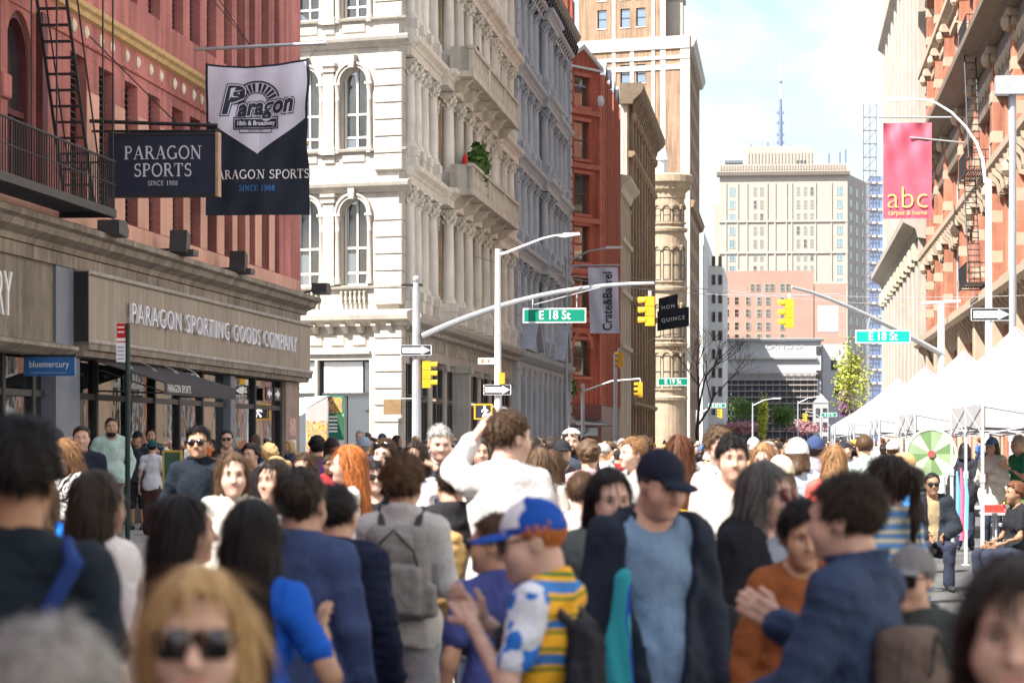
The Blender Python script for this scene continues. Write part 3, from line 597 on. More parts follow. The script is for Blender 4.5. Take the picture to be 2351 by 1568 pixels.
# arched sash windows
fm = MB(); r = .47
ring_arc(fm, 0, 2.2, r-.06, r, -.36, -.26)
for a, b in ((-r, -r+.07), (r-.07, r), (-.03, .03)): fm.box(a, b, -.35, -.265, 0, 2.2 if a != -.03 else 2.6)
for z0 in (0, 1.12, .36): fm.box(-r+.07, r-.07, -.34, -.27, z0, z0+.07)
fme = fm.mesh('window', sashM); gme = MB().extr([(-r+.02, .03), (r-.02, .03)]+[((r-.02)*math.cos(math.pi*i/10), 2.2+(r-.02)*math.sin(math.pi*i/10)) for i in range(11)], 'y', -.325, -.315).mesh('pane', glass_mat('marble_pane', (.03, .032, .035), .6))
cu = MB()
for sx in (-1, 1):
    for k in range(7): cu.add([(sx*(.45-k*.045), -.47-.02*(k % 2), .35), (sx*(.45-(k+1)*.045), -.47-.02*((k+1) % 2), .35), (sx*(.45-(k+1)*.038), -.47-.02*((k+1) % 2), 2.5), (sx*(.45-k*.038), -.47-.02*(k % 2), 2.5)], [(0, 1, 2, 3)])
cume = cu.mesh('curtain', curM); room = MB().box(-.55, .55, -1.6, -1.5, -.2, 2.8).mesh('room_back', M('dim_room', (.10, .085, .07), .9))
bl = MB().box(-.42, .42, -.46, -.45, 1.0, 2.5).mesh('blind', curM)
for j, (_, zs, zp) in enumerate(FL):
    for i, c in enumerate(ctr):
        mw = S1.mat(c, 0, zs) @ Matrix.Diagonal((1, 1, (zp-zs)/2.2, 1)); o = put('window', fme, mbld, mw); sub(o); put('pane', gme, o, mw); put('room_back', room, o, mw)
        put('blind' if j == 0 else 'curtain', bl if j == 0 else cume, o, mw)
# mouldings around them
am = MB(); ring_arc(am, 0, 0, .5, .60, 0, .10); ring_arc(am, 0, 0, .6, .68, 0, .15); ame = am.mesh('arch_moulding', marb)
ks = MB().extr([(-.09, 0), (.09, 0), (.13, .42), (-.13, .42)], 'y', 0, .26).mesh('keystone', marb)
colm = column_mesh('mar_s', 2.35, .09, marb, False, 10)
pm = MB(); pm.box(-.2, .2, 0, .16, 0, 3.05); pm.box(-.25, .25, 0, .2, 0, .25); pm.box(-.25, .25, 0, .22, 2.75, 2.85); pm.box(-.27, .27, 0, .24, 2.95, 3.05); pme = pm.mesh('pilaster', marb)
for j, (zf, zs, zp) in enumerate(FL):
    for i, c in enumerate(ctr):
        put('arch_moulding', ame, mbld, S1.mat(c, 0, zp)); put('keystone', ks, mbld, S1.mat(c, 0, zp+.46))
        for sx in (-1, 1): put('column', colm, mbld, S1.mat(c+sx*.585, .04, zp-2.36))
        put('pilaster', pme, mbld, S1.mat(c+.885, 0, zp-2.4))
    cornice(S1, -.45, 14, zf+4.3-.42, [(0, 0), (.1, .02), (.14, .1), (.3, .2), (.34, .3), (.34, .36), (0, .42)], marb, mbld, 'belt_course')
    cornice(S1, -.3, 14, zs-.13, [(0, 0), (.14, .02), (.17, .09), (0, .12)], marb, mbld, 'sill_course')
    if j:
        for c in ctr: MB(S1).bbox(c-.42, c+.42, 0, .05, zf+.1, zs-.2, .03).build('panel', marb, mbld); MB(S1).bbox(c+.7, c+1.07, 0, .07, zf+.08, zs-.18, .03).build('panel', marb, mbld)
bal = MB().lathe([(.05, 0), (.05, .04), (.03, .08), (.07, .2), (.03, .34), (.05, .38), (.05, .42)], n=8).mesh('baluster', marb2, True)
for c in ctr[:4]:
    for k in range(6): put('baluster', bal, mbld, S1.mat(c-.42+k*.168, .1, 6.3))
# rusticated corner pier
qb = MB().bbox(0, 1.02, 0, .16, 0, .53, .03).mesh('quoin', marb); qe = MB().bbox(0, .5, 0, .14, 0, .53, .03).mesh('quoin', marb)
z = .15; qi = 0
while z < 24:
    if not any(abs(z+.25-(zf+4.1)) < .42 for zf, _, _ in FL) and not 5.3 < z < 6.15:
        put('quoin', qb, mbld, S1.mat(-.16, 0, z)); put('quoin', qe, mbld, W.mat(89.05, 0, z))
    z += .555
# ground floor, south: entablature, posters, shop glazing
cornice(S1, -.5, 14, 5.55, [(0, 0), (.15, .02), (.2, .12), (.45, .22), (.5, .36), (.5, .46), (0, .56)], marb2, mbld)
for k in range(22): MB(S1).extr([(0, 0), (.36, .2), (.36, .26), (0, .26)], 'x', .1+k*.55, .28+k*.55).build('bracket', marb2, mbld) if False else put('bracket', _cm.setdefault('brk', MB().extr([(0, -.18), (.14, -.16), (.36, .06), (.36, .12), (0, .12)], 'x', 0, .17).mesh('bracket', marb2)), mbld, S1.mat(.15+k*.56, 0, 5.5))
cornice(S1, 1.05, 14, 4.62, [(0, 0), (.12, .03), (.12, .1), (0, .14)], marb2, mbld, 'architrave')
for k in range(14): MB(S1).bbox(1.2+k*.8, 1.7+k*.8, 0, .06, 4.9, 5.3, .05).build('ornament', marb2, mbld)
frM = M('dark_shop_frame', (.05, .05, .052), .5, .1, 3)
postM = M('white_vinyl_poster', (.74, .75, .76), .6, .06, 5); inkM = M('grey_ink', (.33, .34, .34), .7)
for (a, b, *_r) in ops[-4:]:
    f = MB(S1); f.box(a, a+.07, -.3, -.2, .2, 4.45); f.box(b-.07, b, -.3, -.2, .2, 4.45); f.box(a+.07, b-.07, -.3, -.18, 3.25, 3.38); f.box(a+.07, b-.07, -.3, -.2, 4.38, 4.45); f.box((a+b)/2-.04, (a+b)/2+.04, -.29, -.21, .2, 3.25)
    o = sub(f.build('shop_window', frM, mbld)); MB(S1).box(a+.07, b-.07, -.26, -.25, .2, 3.25).build('pane', glsM, o); MB(S1).box(a+.07, b-.07, -.26, -.25, 3.38, 4.38).build('pane', glsM, o)
for a, b in ((1.42, 2.86), (3.02+.15, 4.6)):
    p = MB(S1); p.box(a, b, -.19, -.18, 3.36, 4.4); o = sub(p.build('poster', postM, mbld)); q = MB(S1)
    for k, (x0, x1) in enumerate(((.2, .8), (.3, .7), (.36, .64), (.32, .68), (.2, .75))): q.box(a+(b-a)*x0, a+(b-a)*x1, -.178, -.176, 4.18-k*.17, 4.24-k*.17)
    q.build('print', inkM, o)
# ---- avenue face: colonnades
warm = M('warm_limestone', (.72, .665, .58), .7, .14, 1.0, .2, .3, streak=.15)
E = [96.6+3.1*k for k in range(10)]; cols = [90.6, 92.3, 94.2] + E
def colonnade(bld, y0, y1, cl, mat, dark, floors, proj, key, gm, back=None, dr=0.):
    """one block front: recessed wall with windows, free columns, entablatures"""
    ops = []
    for zf, h in floors:
        for a, b in zip(cl, cl[1:]):
            if b-a > 1.8: ops.append((a+.55, b-.55, zf+.75, zf+h-.95))
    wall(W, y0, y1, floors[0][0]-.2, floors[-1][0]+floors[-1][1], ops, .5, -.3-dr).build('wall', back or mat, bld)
    for (a, b, z0, z1) in ops:
        window(W, a, z0, b-a, z1-z0, bld, dark, gm, 'cross', -.5-dr)
    for zf, h in floors:
        big = column_mesh(key+'c%.1f' % h, h-1.05, .235, mat, True, 12, .3); sm = column_mesh(key+'s%.1f' % h, h-1.7, .12, mat, True, 10)
        for i, y in enumerate(cl):
            dd = .3 if proj[0] <= y <= proj[1] else .08
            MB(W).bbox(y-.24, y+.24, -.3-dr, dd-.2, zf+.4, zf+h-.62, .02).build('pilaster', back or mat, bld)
            put('column', big, bld, W.mat(y, dd, zf+.4)); MB(W).box(y-.34, y+.34, -.3, dd+.32, zf+.0, zf+.395).build('pedestal', mat, bld)
            if i+1 < len(cl) and cl[i+1]-y > 1.8:
                for q in (.42, cl[i+1]-y-.42): put('small_column', sm, bld, W.mat(y+q, -.12, zf+.75))
        for s0, s1, dd in ((y0, proj[0]-.5, 0.), (proj[0]-.5, proj[1]+.5, .24), (proj[1]+.5, y1, 0.)):
            if s1-s0 < .5: continue
            MB(W).box(s0, s1, -.3, dd+.32, zf+h-.62, zf+h-.32).build('architrave', mat, bld)
            cornice(W, s0, s1, zf+h-.31, [(-.3, 0), (dd+.34, 0), (dd+.4, .08), (dd+.58, .16), (dd+.62, .24), (dd+.62, .3), (-.3, .3)], mat, bld)
        MB(W).box(y0, y1, -.3, .06, zf, zf+.385).build('dado', mat, bld)
fl4 = [(6.1, 4.8), (10.9, 4.3), (15.2, 4.3), (19.5, 4.5)]
colonnade(mbld, 89.6, 126.4, cols, warm, sashM, fl4, (98, 116.5), 'mb', glsM, M('ochre_recess_shade', (.40, .31, .21), .8, .22, 1.5, .3, streak=.25), .25)  # recess wall coloured darker and browner to stand for shade behind the columns
MB(W).box(89.1, 126.3, -12, -.8, 24, 24.4).build('roof', M('tar_roof'), mbld)
for zf in (10.9, 15.2):      # balconies with parapet, scroll brackets below
    b = sub(MB(W).box(98.6, 116, .3, 1.35, zf-.16, zf+.05).build('balcony', marb2, mbld)); m = MB(W)
    m.box(98.6, 116, 1.2, 1.33, zf+.05, zf+.15); m.box(98.55, 116.05, 1.16, 1.38, zf+.85, zf+.98)
    for y in (98.65, 104.2, 110, 115.5): m.bbox(y, y+.5, 1.18, 1.36, zf+.15, zf+.85, .03)
    m.box(98.7, 98.83, .5, 1.2, zf+.05, zf+.95); m.build('parapet', marb2, b)
    bm = MB().lathe([(.05, 0), (.05, .04), (.03, .08), (.08, .25), (.03, .6), (.05, .66), (.05, .7)], n=7).mesh('baluster', marb2, True)
    y = 99.4
    while y < 115.4:
        if min(abs(y-q-.25) for q in (98.65, 104.2, 110, 115.5)) > .35: put('baluster', bm, b, W.mat(y, 1.26, zf+.15))
        y += .3
    sc = _cm.setdefault('scroll', MB().extr([(.1, -.75), (.35, -.7), (.5, -.45), (.8, -.35), (1.0, -.1), (1.15, 0), (.1, 0)], 'x', -.16, .16).mesh('scroll_bracket', marb2))
    for y in [99.7+3.1*k for k in range(6)]: put('scroll_bracket', sc, mbld, W.mat(y, .1, zf-.17))
# ground floor on the avenue
gst = M('grey_limestone', (.40, .37, .33), .75, .14, 1.2, .2, .3, streak=.2)
gp = [89.6, 92.4, 96.6, 100.9, 104.0, 108.2, 112.4, 116.6, 121, 125.6]
for k, y in enumerate(gp):
    big = k in (4,); m = MB(W); dd = .6 if big else .05; m.bbox(y, y+.6, -.3, dd, .15, 4.6, .04); m.box(y-.08, y+.88, -.3, dd+.08, 4.35, 4.6); m.box(y-.05, y+.85, -.3, dd+.06, .15, .7); m.build('pier', gst, mbld)
for a, b in zip(gp, gp[1:]):
    for q in range(2):
        w_ = (b-a-.8)/2; o = window(W, a+.8+q*w_, .5, w_, 2.7, mbld, frM, glsM, 'mull', -.06); window(W, a+.8+q*w_, 3.3, w_, 1.1, mbld, frM, glsM, 'none', -.06)
    MB(W).box(a+.8, b, -.4, -.2, .1, .5).build('stall_riser', gst, mbld)
MB(W).box(89.6, 126.4, -.4, .05, 4.6, 5.5).build('entablature', gst, mbld)
for k in range(46):
    if k % 8 != 6: MB(W).bbox(90.2+k*.78, 90.2+k*.78+(.3+.2*((k*7) % 3)/2), .05, .1, 4.95, 5.32, .02).build('relief', gst, mbld)
cornice(W, 89.2, 126.4, 5.45, [(-.4, 0), (.2, .02), (.28, .14), (.62, .26), (.7, .42), (.7, .52), (-.4, .64)], gst, mbld)
for k in range(60): put('dentil', _cm.setdefault('dent', MB().box(0, .28, 0, .34, -.14, .0).mesh('dentil', gst)), mbld, W.mat(89.8+k*.61, .1, 5.58))
# ================================================================== grey iron-front building
iron = M('blue_grey_iron_front', (.40, .435, .48), .6, .1, 1.2, .1, .35, streak=.15)
gb = thing('iron_front_building', (-16, 142, 0), 'blue-grey iron-front building with columns and heavy dark cornice', 'building')
gc = [128+3.05*k for k in range(10)]
MB(W).box(126.42, 127.0, -.6, .2, 0, 23.8).build('quoin_strip', iron, gb)
qm = MB().bbox(0, .5, 0, .1, 0, .5, .03).mesh('quoin', iron)
for k in range(38): put('quoin', qm, gb, W.mat(126.46, .2, .2+k*.62)); put('quoin', qm, gb, W.mat(156.6, .35, .2+k*.62))
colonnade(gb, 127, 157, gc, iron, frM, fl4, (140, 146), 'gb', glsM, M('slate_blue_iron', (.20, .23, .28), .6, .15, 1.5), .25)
MB(W).box(156.5, 157.1, -.6, .35, 0, 23.8).build('quoin_strip', iron, gb)
MB(Fr((PX, 157), SD, (.292, .956))).box(.1, 12, -.4, 0, 0, 24).build('side_wall', M('party_brick', (.3, .2, .16), .85, .2, 1), gb)
for k, y in enumerate(gc): MB(W).bbox(y-.3, y+.3, -.3, .25, .15, 5.3, .04).build('pier', iron, gb)
for a, b in zip(gc, gc[1:]): window(W, a+.35, .5, b-a-.7, 4.2, gb, iron, glsM, 'cross', -.25)
MB(W).box(127, 157, -.5, .1, 4.9, 5.6).build('entablature', iron, gb); cornice(W, 127, 157.2, 5.5, [(-.4, 0), (.25, .05), (.6, .25), (.7, .45), (-.4, .58)], iron, gb)
for y in (131.5, 149.5):
    m = MB(W); m.extr([(y-3, 6.1), (y+3, 6.1), (y, 7.9)], 'y', .1, .75) if False else m.extr([(y-2.6, 6.08), (y+2.6, 6.08), (y+2.3, 6.3), (y, 7.7), (y-2.3, 6.3)], 'y', .05, .55); m.build('pediment', iron, gb)
    m = MB(W); m.extr([(y-2.9, 6.09), (y-2.6, 6.09), (y, 7.75), (y+2.6, 6.09), (y+2.9, 6.09), (y, 8.05)], 'y', .0, .85); m.build('raking_cornice', iron, gb)
blkC = M('black_cornice', (.035, .037, .043), .6, .25, 2, .2)
MB(W).box(127, 157.1, -.5, .25, 23.6, 24.5).build('frieze', blkC, gb); cornice(W, 126.6, 157.5, 24.5, [(-.6, 0), (.55, 0), (.62, .2), (.85, .35), (.95, .6), (-.6, .75)], M('gutter_stone', (.25, .24, .22), .8, .2, 2), gb)
bk = _cm.setdefault('gbk', MB().extr([(0, -1.3), (.2, -1.35), (.3, -.9), (.45, -.7), (.7, -.5), (.78, -.1), (.78, 0), (0, 0)], 'x', -.17, .17).mesh('cornice_bracket', blkC))
for k in range(26): put('cornice_bracket', bk, gb, W.mat(127.5+k*1.18, .05, 24.55))
MB(W).box(127, 157, -12, -.8, 23.6, 24).build('roof', M('tar_roof'), gb)
# ================================================================== red Victorian corner building
rb = thing('red_gabled_building', (-16, 195, 0), 'narrow red brick corner building with stone-capped gable and mansard roof', 'building')
vred = brick_mat('victorian_red_brick', (.34, .085, .055), (.29, .07, .045), (.24, .08, .055), var=.2); vtrim = M('red_sandstone_trim', (.36, .115, .075), .8, .15, 1.5, .2)
slate = M('blue_slate', (.22, .25, .30), .6, .2, 1.5, .3, bscale=9); stn = M('grey_cap_stone', (.45, .44, .43), .8, .1, 2)
B = Vector((PX, 188)); A_ = Vector((Xat(1296, 184.2), 184.2)); dv = (A_-B).normalized(); CH = Fr(B, dv, (dv.y, -dv.x) if (dv.y*0+(-dv.x)*-1) > 0 and False else (-dv.y*-1, -dv.x) if False else (dv.y, -dv.x))
if CH.n.y > 0: CH = Fr(B, dv, (-dv.y, dv.x))
CW = (A_-B).length
zz = lambda v: 1.82+(1008-v)*187.8/6250
vw = [(182, 250), (284, 370), (404, 495), (522, 605), (640, 715)]
u2s = lambda u: CW*(1377-u)/(1377-1296)
s0, s1 = u2s(1352), u2s(1318)
ops = [(s0, s1, zz(b), zz(a)) for a, b in vw] + [(s0-.1, s1+.1, zz(865), zz(782))]
wall(CH, 0, CW, 4.2, zz(160), ops, .4).build('wall', vred, rb)
MB(CH).extr([(0, zz(160)), (CW, zz(160)), (CW/2, zz(118))], 'y', -.4, 0).build('gable', vred, rb)
m = MB(CH); m.extr([(-.25, zz(163)), (-.25, zz(155)), (CW/2, zz(108)), (CW+.25, zz(155)), (CW+.25, zz(163)), (CW/2, zz(119))], 'y', -.45, .15); m.box(-.2, CW+.2, -.1, .14, zz(165), zz(160)); m.build('gable_coping', stn, rb)
for (a, b, c, d) in ops: window(CH, a, c, b-a, d-c, rb, M('brown_sash', (.1, .06, .045), .5), glass_mat('green_grey_glass', (.05, .06, .05)), 'sash', -.22); MB(CH).box(a-.15, b+.15, 0, .12, c-.2, c).build('sill', vtrim, rb); MB(CH).box(a-.2, b+.2, 0, .08, d, d+.22).build('lintel', vtrim, rb)
m = MB(CH); spandrel(m, (s0+s1)/2, zz(800), (s1-s0)/2+.1, (s1-s0)/2+.1, zz(782), -.3, -.02); ring_arc(m, (s0+s1)/2, zz(800), (s1-s0)/2+.1, (s1-s0)/2+.4, -.02, .1); m.build('arch_head', vtrim, rb)
for z in (zz(262), zz(385), zz(508), zz(625), zz(735), zz(760)): MB(CH).box(-.05, CW+.05, 0, .16, z-.2, z+.14).build('string_course', vtrim, rb)
for s in (.12, CW-.12):
    MB(CH).box(s-.14, s+.14, -.1, .18, 4.2, zz(240)).build('buttress', vtrim, rb); MB(CH).ball((s, .1, zz(232)), (.3, .3, .42), 8, 6).build('finial', stn, rb)
ops = []
for f in range(5):
    for k in range(9): ops.append((188.9+k*2.05, 188.9+k*2.05+1.25, zz(vw[f][1]), zz(vw[f][0])))
wall(W, 188, 207.2, 4.2, zz(200), ops, .45).build('wall', vred, rb)
for o_ in ops: window(W, o_[0], o_[2], o_[1]-o_[0], o_[3]-o_[2], rb, M('brown_sash'), glsM, 'sash', -.25)
for k in range(10): MB(W).box(188.05+k*2.05, 188.45+k*2.05, 0, .3, 4.2, zz(170)).build('pier', vtrim, rb)
for k in range(4):
    y = 189.5+k*4.6; MB(W).extr([(y, zz(200)), (y+2.2, zz(200)), (y+2.2, zz(165)), (y+1.1, zz(140)), (y, zz(165))], 'y', -.6, .2).build('dormer', vred, rb); MB(W).extr([(y-.2, zz(167)), (y+1.1, zz(137)), (y+2.4, zz(167)), (y+2.4, zz(160)), (y+1.1, zz(126)), (y-.2, zz(160))], 'y', -1.4, .3).build('dormer_roof', slate, rb)
m = MB(); zl, zh = zz(205), zz(55); m.add([(PX-.2, 188, zl), (PX-.2, 207, zl), (PX-2.8, 207, zh), (PX-2.8, 190, zh), (A_.x, A_.y+.4, zl), (A_.x-1.6, A_.y+3, zh), (PX-9, 183, zl), (PX-9, 186, zh), (PX-9, 207, zh)], [(0, 1, 2, 3), (4, 0, 3, 5), (6, 4, 5, 7), (7, 5, 3, 2, 8)]); m.build('mansard_roof', slate, rb)
for x, y in ((PX-3.2, 191), (PX-3.4, 198)): MB().box(x-.7, x+.7, y, y+2.2, zz(120), zz(-60)).build('chimney', vred, rb)
S19 = Fr((A_.x, A_.y), (-1, .1), (-.1, -1)); MB(S19).box(0, 9, -.4, 0, 4.2, zz(205)).build('side_wall', vred, rb)
MB(CH).box(-.02, CW, -.5, .1, .1, 4.2).build('shop_base', M('dark_red_granite', (.12, .04, .04), .5, .2, 3), rb)
MB(CH).extr([(.1, 3.2), (1.1, 2.8), (1.1, 2.7), (.1, 3.1)], 'x', .2, CW-.2).build('shop_hood', frM, rb); MB(CH).box(.6, CW-.6, .1, .2, 2.05, 2.62).build('shop_sign', M('pale_blue_sign', (.25, .33, .38), .5), rb); window(CH, .5, .3, CW-1, 1.6, rb, frM, glsM, 'mull', .13)
MB(W).box(188.1, 207.2, -.6, .0, .1, 4.2).build('shop_base', M('dark_red_granite'), rb)
# ================================================================== narrow white, brown corniced, turret buildings
crm = M('cream_paint', (.48, .44, .37), .7, .1, 1.2, .1, streak=.12)
nb = thing('narrow_cream_building', (-16, 214, 0), 'narrow cream building with curved cornice between red and brown buildings', 'building')
ops = [(208+k*2.6, 209.7+k*2.6, 4.8+f*4.1, 8+f*4.1) for k in range(5) for f in range(4)]
wall(W, 207.3, 221, 0, 21, ops, .4).build('wall', crm, nb)
for o_ in ops: window(W, o_[0], o_[2], 1.7, 3.2, nb, crm, glass_mat('sky_glass', (.12, .16, .2)), 'cross', -.2)
for k in range(6): put('column', column_mesh('nb', 20, .18, crm, False, 8), nb, W.mat(207.7+k*2.6, .15, .3))
cornice(W, 207.3, 221, 20.6, [(-.4, 0), (.3, .1), (.5, .6), (1.0, 1.1), (1.0, 1.3), (-.4, 1.5)], crm, nb); MB(W).box(207.4, 220.9, -9, -.5, 20.6, 21).build('roof', M('tar_roof'), nb)
for z in (9, 13.2, 17.2): cornice(W, 207.3, 221, z-.3, [(-.3, 0), (.45, .1), (.5, .4), (-.3, .5)], crm, nb, 'belt_course')
brs = M('brown_sandstone', (.27, .195, .13), .8, .18, 1.2, .25, streak=.25)
bb = thing('brown_corniced_building', (-16, 250, 0), 'tall brown sandstone building with deep overhanging bracketed cornice', 'building')
bays = [222+4.7*k for k in range(9)]; ops = []
for a in bays[:-1]:
    for q in range(2):
        for f in range(6): ops.append((a+.9+q*1.85, a+2.5+q*1.85, 5.6+f*3.95, 8.6+f*3.95))
wall(W, 221.1, 262, 0, 29.6, ops, .5).build('wall', brs, bb)
for o_ in ops: window(W, o_[0], o_[2], 1.6, 3.0, bb, M('brown_sash'), glass_mat('brown_glass', (.06, .055, .05)), 'sash', -.3)
for a in bays: MB(W).bbox(a-.1, a+.6, -.2, .45, .2, 28, .05).build('pier', brs, bb); MB(W).ball((a+.25, .35, 28.1), (.5, .4, .5), 8, 5).build('pier_capital', brs, bb)
for z in (4.4, 12.9, 24.7): cornice(W, 221.1, 262, z, [(-.3, 0), (.35, .05), (.6, .25), (.6, .5), (-.3, .6)], brs, bb, 'belt_course')
cornice(W, 220.6, 262.6, 29.0, [(-.6, 0), (.45, 0), (.5, .3), (1.15, .9), (1.3, 1.2), (1.3, 1.6), (1.2, 1.7), (-.6, 1.7)], M('dark_brown_cornice', (.16, .12, .085), .8, .2, 1.5), bb)
bk = MB().extr([(.4, -1.0), (.55, -1.0), (.75, -.3), (1.05, .15), (1.05, .35), (.4, .3)], 'x', -.25, .25).mesh('cornice_bracket', brs)
for k in range(20): put('cornice_bracket', bk, bb, W.mat(222+k*1.98, 0, 29.5))
pbr = brick_mat('pink_party_brick', (.52, .36, .28), (.48, .32, .25), (.42, .34, .3))
MB(Fr((PX, 221), SD, SN)).box(0.02, 11, -.4, 0, 0, 29).build('side_wall', pbr, bb); MB(Fr((PX, 221), SD, SN)).box(.3, .9, 0, .06, 21, 29.3).build('pale_stripe', crm, bb); MB(W).box(221.2, 261.8, -9, -.6, 28.6, 29).build('roof', M('tar_roof'), bb)
tan = M('buff_stone', (.33, .255, .18), .75, .14, 1.0, .2, streak=.15)
tb = thing('turret_building', (-12.6, 310, 0), 'buff stone building with round corner turret and projecting crown', 'building')
tx, ty, tr_ = Xat(1535, 300), 300, 1.75
m = MB(); m.lathe([(tr_, 0), (tr_, 28.2), (tr_+.12, 28.3), (tr_+.12, 28.8), (tr_+.5, 29.2), (tr_+.65, 29.8), (tr_+1.0, 30.0), (tr_+1.0, 30.7), (tr_+.7, 30.9), (.1, 31.0)], (tx, ty, 0), 24); m.build('turret', tan, tb)
for z in (6.0, 11.9, 18.0, 24.5): m = MB(); m.lathe([(tr_, z), (tr_+.3, z+.1), (tr_+.38, z+.4), (tr_+.1, z+.55), (tr_, z+.6)], (tx, ty, 0), 24); m.build('ring_moulding', tan, tb)
for z, h in ((7.4, 3.6), (12.9, 3.4), (19.2, 3.4), (25.6, 1.5)):
    for a in (-130, -95, -60, -25):
        c, s = math.cos(math.radians(a)), math.sin(math.radians(a)); fr = Fr((tx+c*tr_, ty+s*tr_), (-s, c), (c, s))
        window(fr, -.4, z, .8, h, tb, frM, glsM, 'sash', .02); m = MB(fr); ring_arc(m, 0, z+h-.1, .42, .68, -.1, .12); m.box(-.6, .6, -.1, .16, z-.2, z); m.build('window_surround', tan, tb)
for k in range(24):
    a = k*math.pi/12; MB().box(tx+math.cos(a)*(tr_+.5)-.1, tx+math.cos(a)*(tr_+.5)+.1, ty+math.sin(a)*(tr_+.5)-.1, ty+math.sin(a)*(tr_+.5)+.1, 29.2, 29.85).build('corbel', tan, tb)
ops = [(303+k*3.4, 304.8+k*3.4, 4.6+f*4.4, 7.6+f*4.4) for k in range(16) for f in range(5)]
wall(W, 301, 360, 0, 28, ops, .5).build('wall', tan, tb)
for o_ in ops: window(W, o_[0], o_[2], 1.8, 3, tb, frM, glsM, 'sash', -.25)
MB(Fr((tx-1, 300), SD, SN)).box(0, 9, -.5, 0, 0, 28).build('side_wall', tan, tb); MB(W).box(301, 359, -9, -.5, 27.4, 28).build('roof', M('tar_roof'), tb)
wt = thing('rooftop_tank', (Xat(1512, 305), 308, 28), 'white domed rooftop tank behind the turret crown', 'tank')
MB().lathe([(1.0, 28), (1.0, 33.2), (1.15, 33.3), (.9, 34.3), (.05, 34.9)], (Xat(1512, 308), 308, 0), 14).build('tank', whtM, wt)
# ================================================================== tall tan tower
tt = thing('tan_brick_tower', (-20, 390, 0), 'tall tan brick tower with white stone stripes rising behind the street', 'building')
tbr = brick_mat('tan_brick', (.31, .20, .128), (.275, .175, .112), (.26, .195, .145), .3, .1); wst = M('white_limestone', (.44, .40, .345), .7, .07, .6, streak=.08)
ST_ = Fr((PX, 368), SD, SN); sc = 6250/368.5; u2s = lambda u: (1583-u)/(sc*.93)
H2 = 58.0
wx = [u2s(1484), u2s(1448), u2s(1395)]; ops = []
for s in wx:
    for k in range(14): ops.append((s, s+1.35, Zat(54+65*k, PX, 368), Zat(54+65*k, PX, 368)+2.5))
for s in wx[:2]+[wx[2]]:
    for k in range(1, 8): ops.append((s, s+1.35, Zat(54-65*k, PX, 368), Zat(54-65*k, PX, 368)+2.5))
wall(ST_, 0, 16, 0, 90, [o for o in ops if o[1] < 15.5], .5).build('wall', tbr, tt) if False else None
wall(ST_, 0.05, 16, 0, 56, [o for o in ops if o[3] < 55.9], .5).build('wall', tbr, tt)
wall(ST_, u2s(1530), 16, 56, 90, [o for o in ops if o[2] > 56], .5).build('wall', tbr, tt)
for o_ in ops:
    if not (o_[2] < 56 < o_[3]): window(ST_, o_[0], o_[2], 1.35, 2.5, tt, frM, glass_mat('blue_window_glass', (.10, .16, .24), 0, .05), 'sash', -.2); MB(ST_).box(o_[0]-.1, o_[1]+.1, 0, .08, o_[2]-.18, o_[2]).build('sill', wst, tt)
for a, b, z1 in ((1583, 1563, 56.4), (1458, 1449, 56), (1416, 1408, 90), (1508-2, 1495+3, 90), (1530, 1518, 90)):
    MB(ST_).box(u2s(a)+(.0 if a != 1583 else -.08), u2s(b), 0, .12, 0, z1).build('stone_stripe', wst, tt)
for z0, z1, d in ((51.8, 52.5, .16), (53.2, 53.7, .2), (54.6, 56.3, .24)): MB(ST_).box(-.1, 16, 0, d, z0, z1).build('stone_band', wst, tt)
ops = [(369.5+k*3.2, 371.1+k*3.2, 6+f*3.85, 8.5+f*3.85) for k in range(13) for f in range(13)]
wall(W, 368.1, 413, 0, 56, ops, .5).build('wall', tbr, tt)
for o_ in ops: window(W, o_[0], o_[2], 1.6, 2.5, tt, frM, glsM, 'sash', -.2, False)
MB(W).box(368.0, 370.0, 0, .1, 0, 56.2).build('stone_stripe', wst, tt); cornice(W, 368, 413.6, 54.6, [(0, 0), (.5, .2), (.9, 1.1), (.9, 1.5), (0, 1.8)], wst, tt)
cornice(W, 368, 414, 33, [(0, 0), (.5, .2), (.8, 1.0), (0, 1.2)], tbr, tt, 'belt_course')
MB(W).box(376, 412.5, -14, -3.6, 56, 90).build('upper_block', tbr, tt); MB(W).box(371, 375.5, -4.5, -1.0, 56, 90).build('corner_shaft', wst, tt)
for k in range(5): MB(W).box(370.8, 375.7, -4.7, -.7, 61.5+k*6, 62.6+k*6).build('shaft_band', wst, tt)
# lower white block beyond it (edge seen past the avenue)
# ================================================================== far end of the avenue
def block(name, label, u0, u1, vt, Y, depth, mat, cat='building', z0=0):
    """a free-standing block whose front spans u0..u1 at distance Y; returns (empty, front frame, width, height)"""
    a, b = Xat(u0, Y), Xat(u1, Y); h = Zat(vt, (a+b)/2, Y); t = thing(name, ((a+b)/2, Y+depth/2, 0), label, cat)
    MB().box(a, b, Y, Y+depth, z0, h).build('wall', mat, t); return t, Fr((a, Y), (1, 0), (0, -1)), b-a, h
# showroom block closing the view, behind scaffolding
pcl = M('white_glazed_stone', (.40, .40, .41), .6, .06, .6); shm = M('scaffold_netting', (.09, .09, .105), .9, .2, .4)
PY = 520
pb, pf, pw, ph = block('showroom_building', 'white-topped showroom block wrapped in scaffolding at the avenue end', 1668, 1885, 778, PY, 25, pcl)
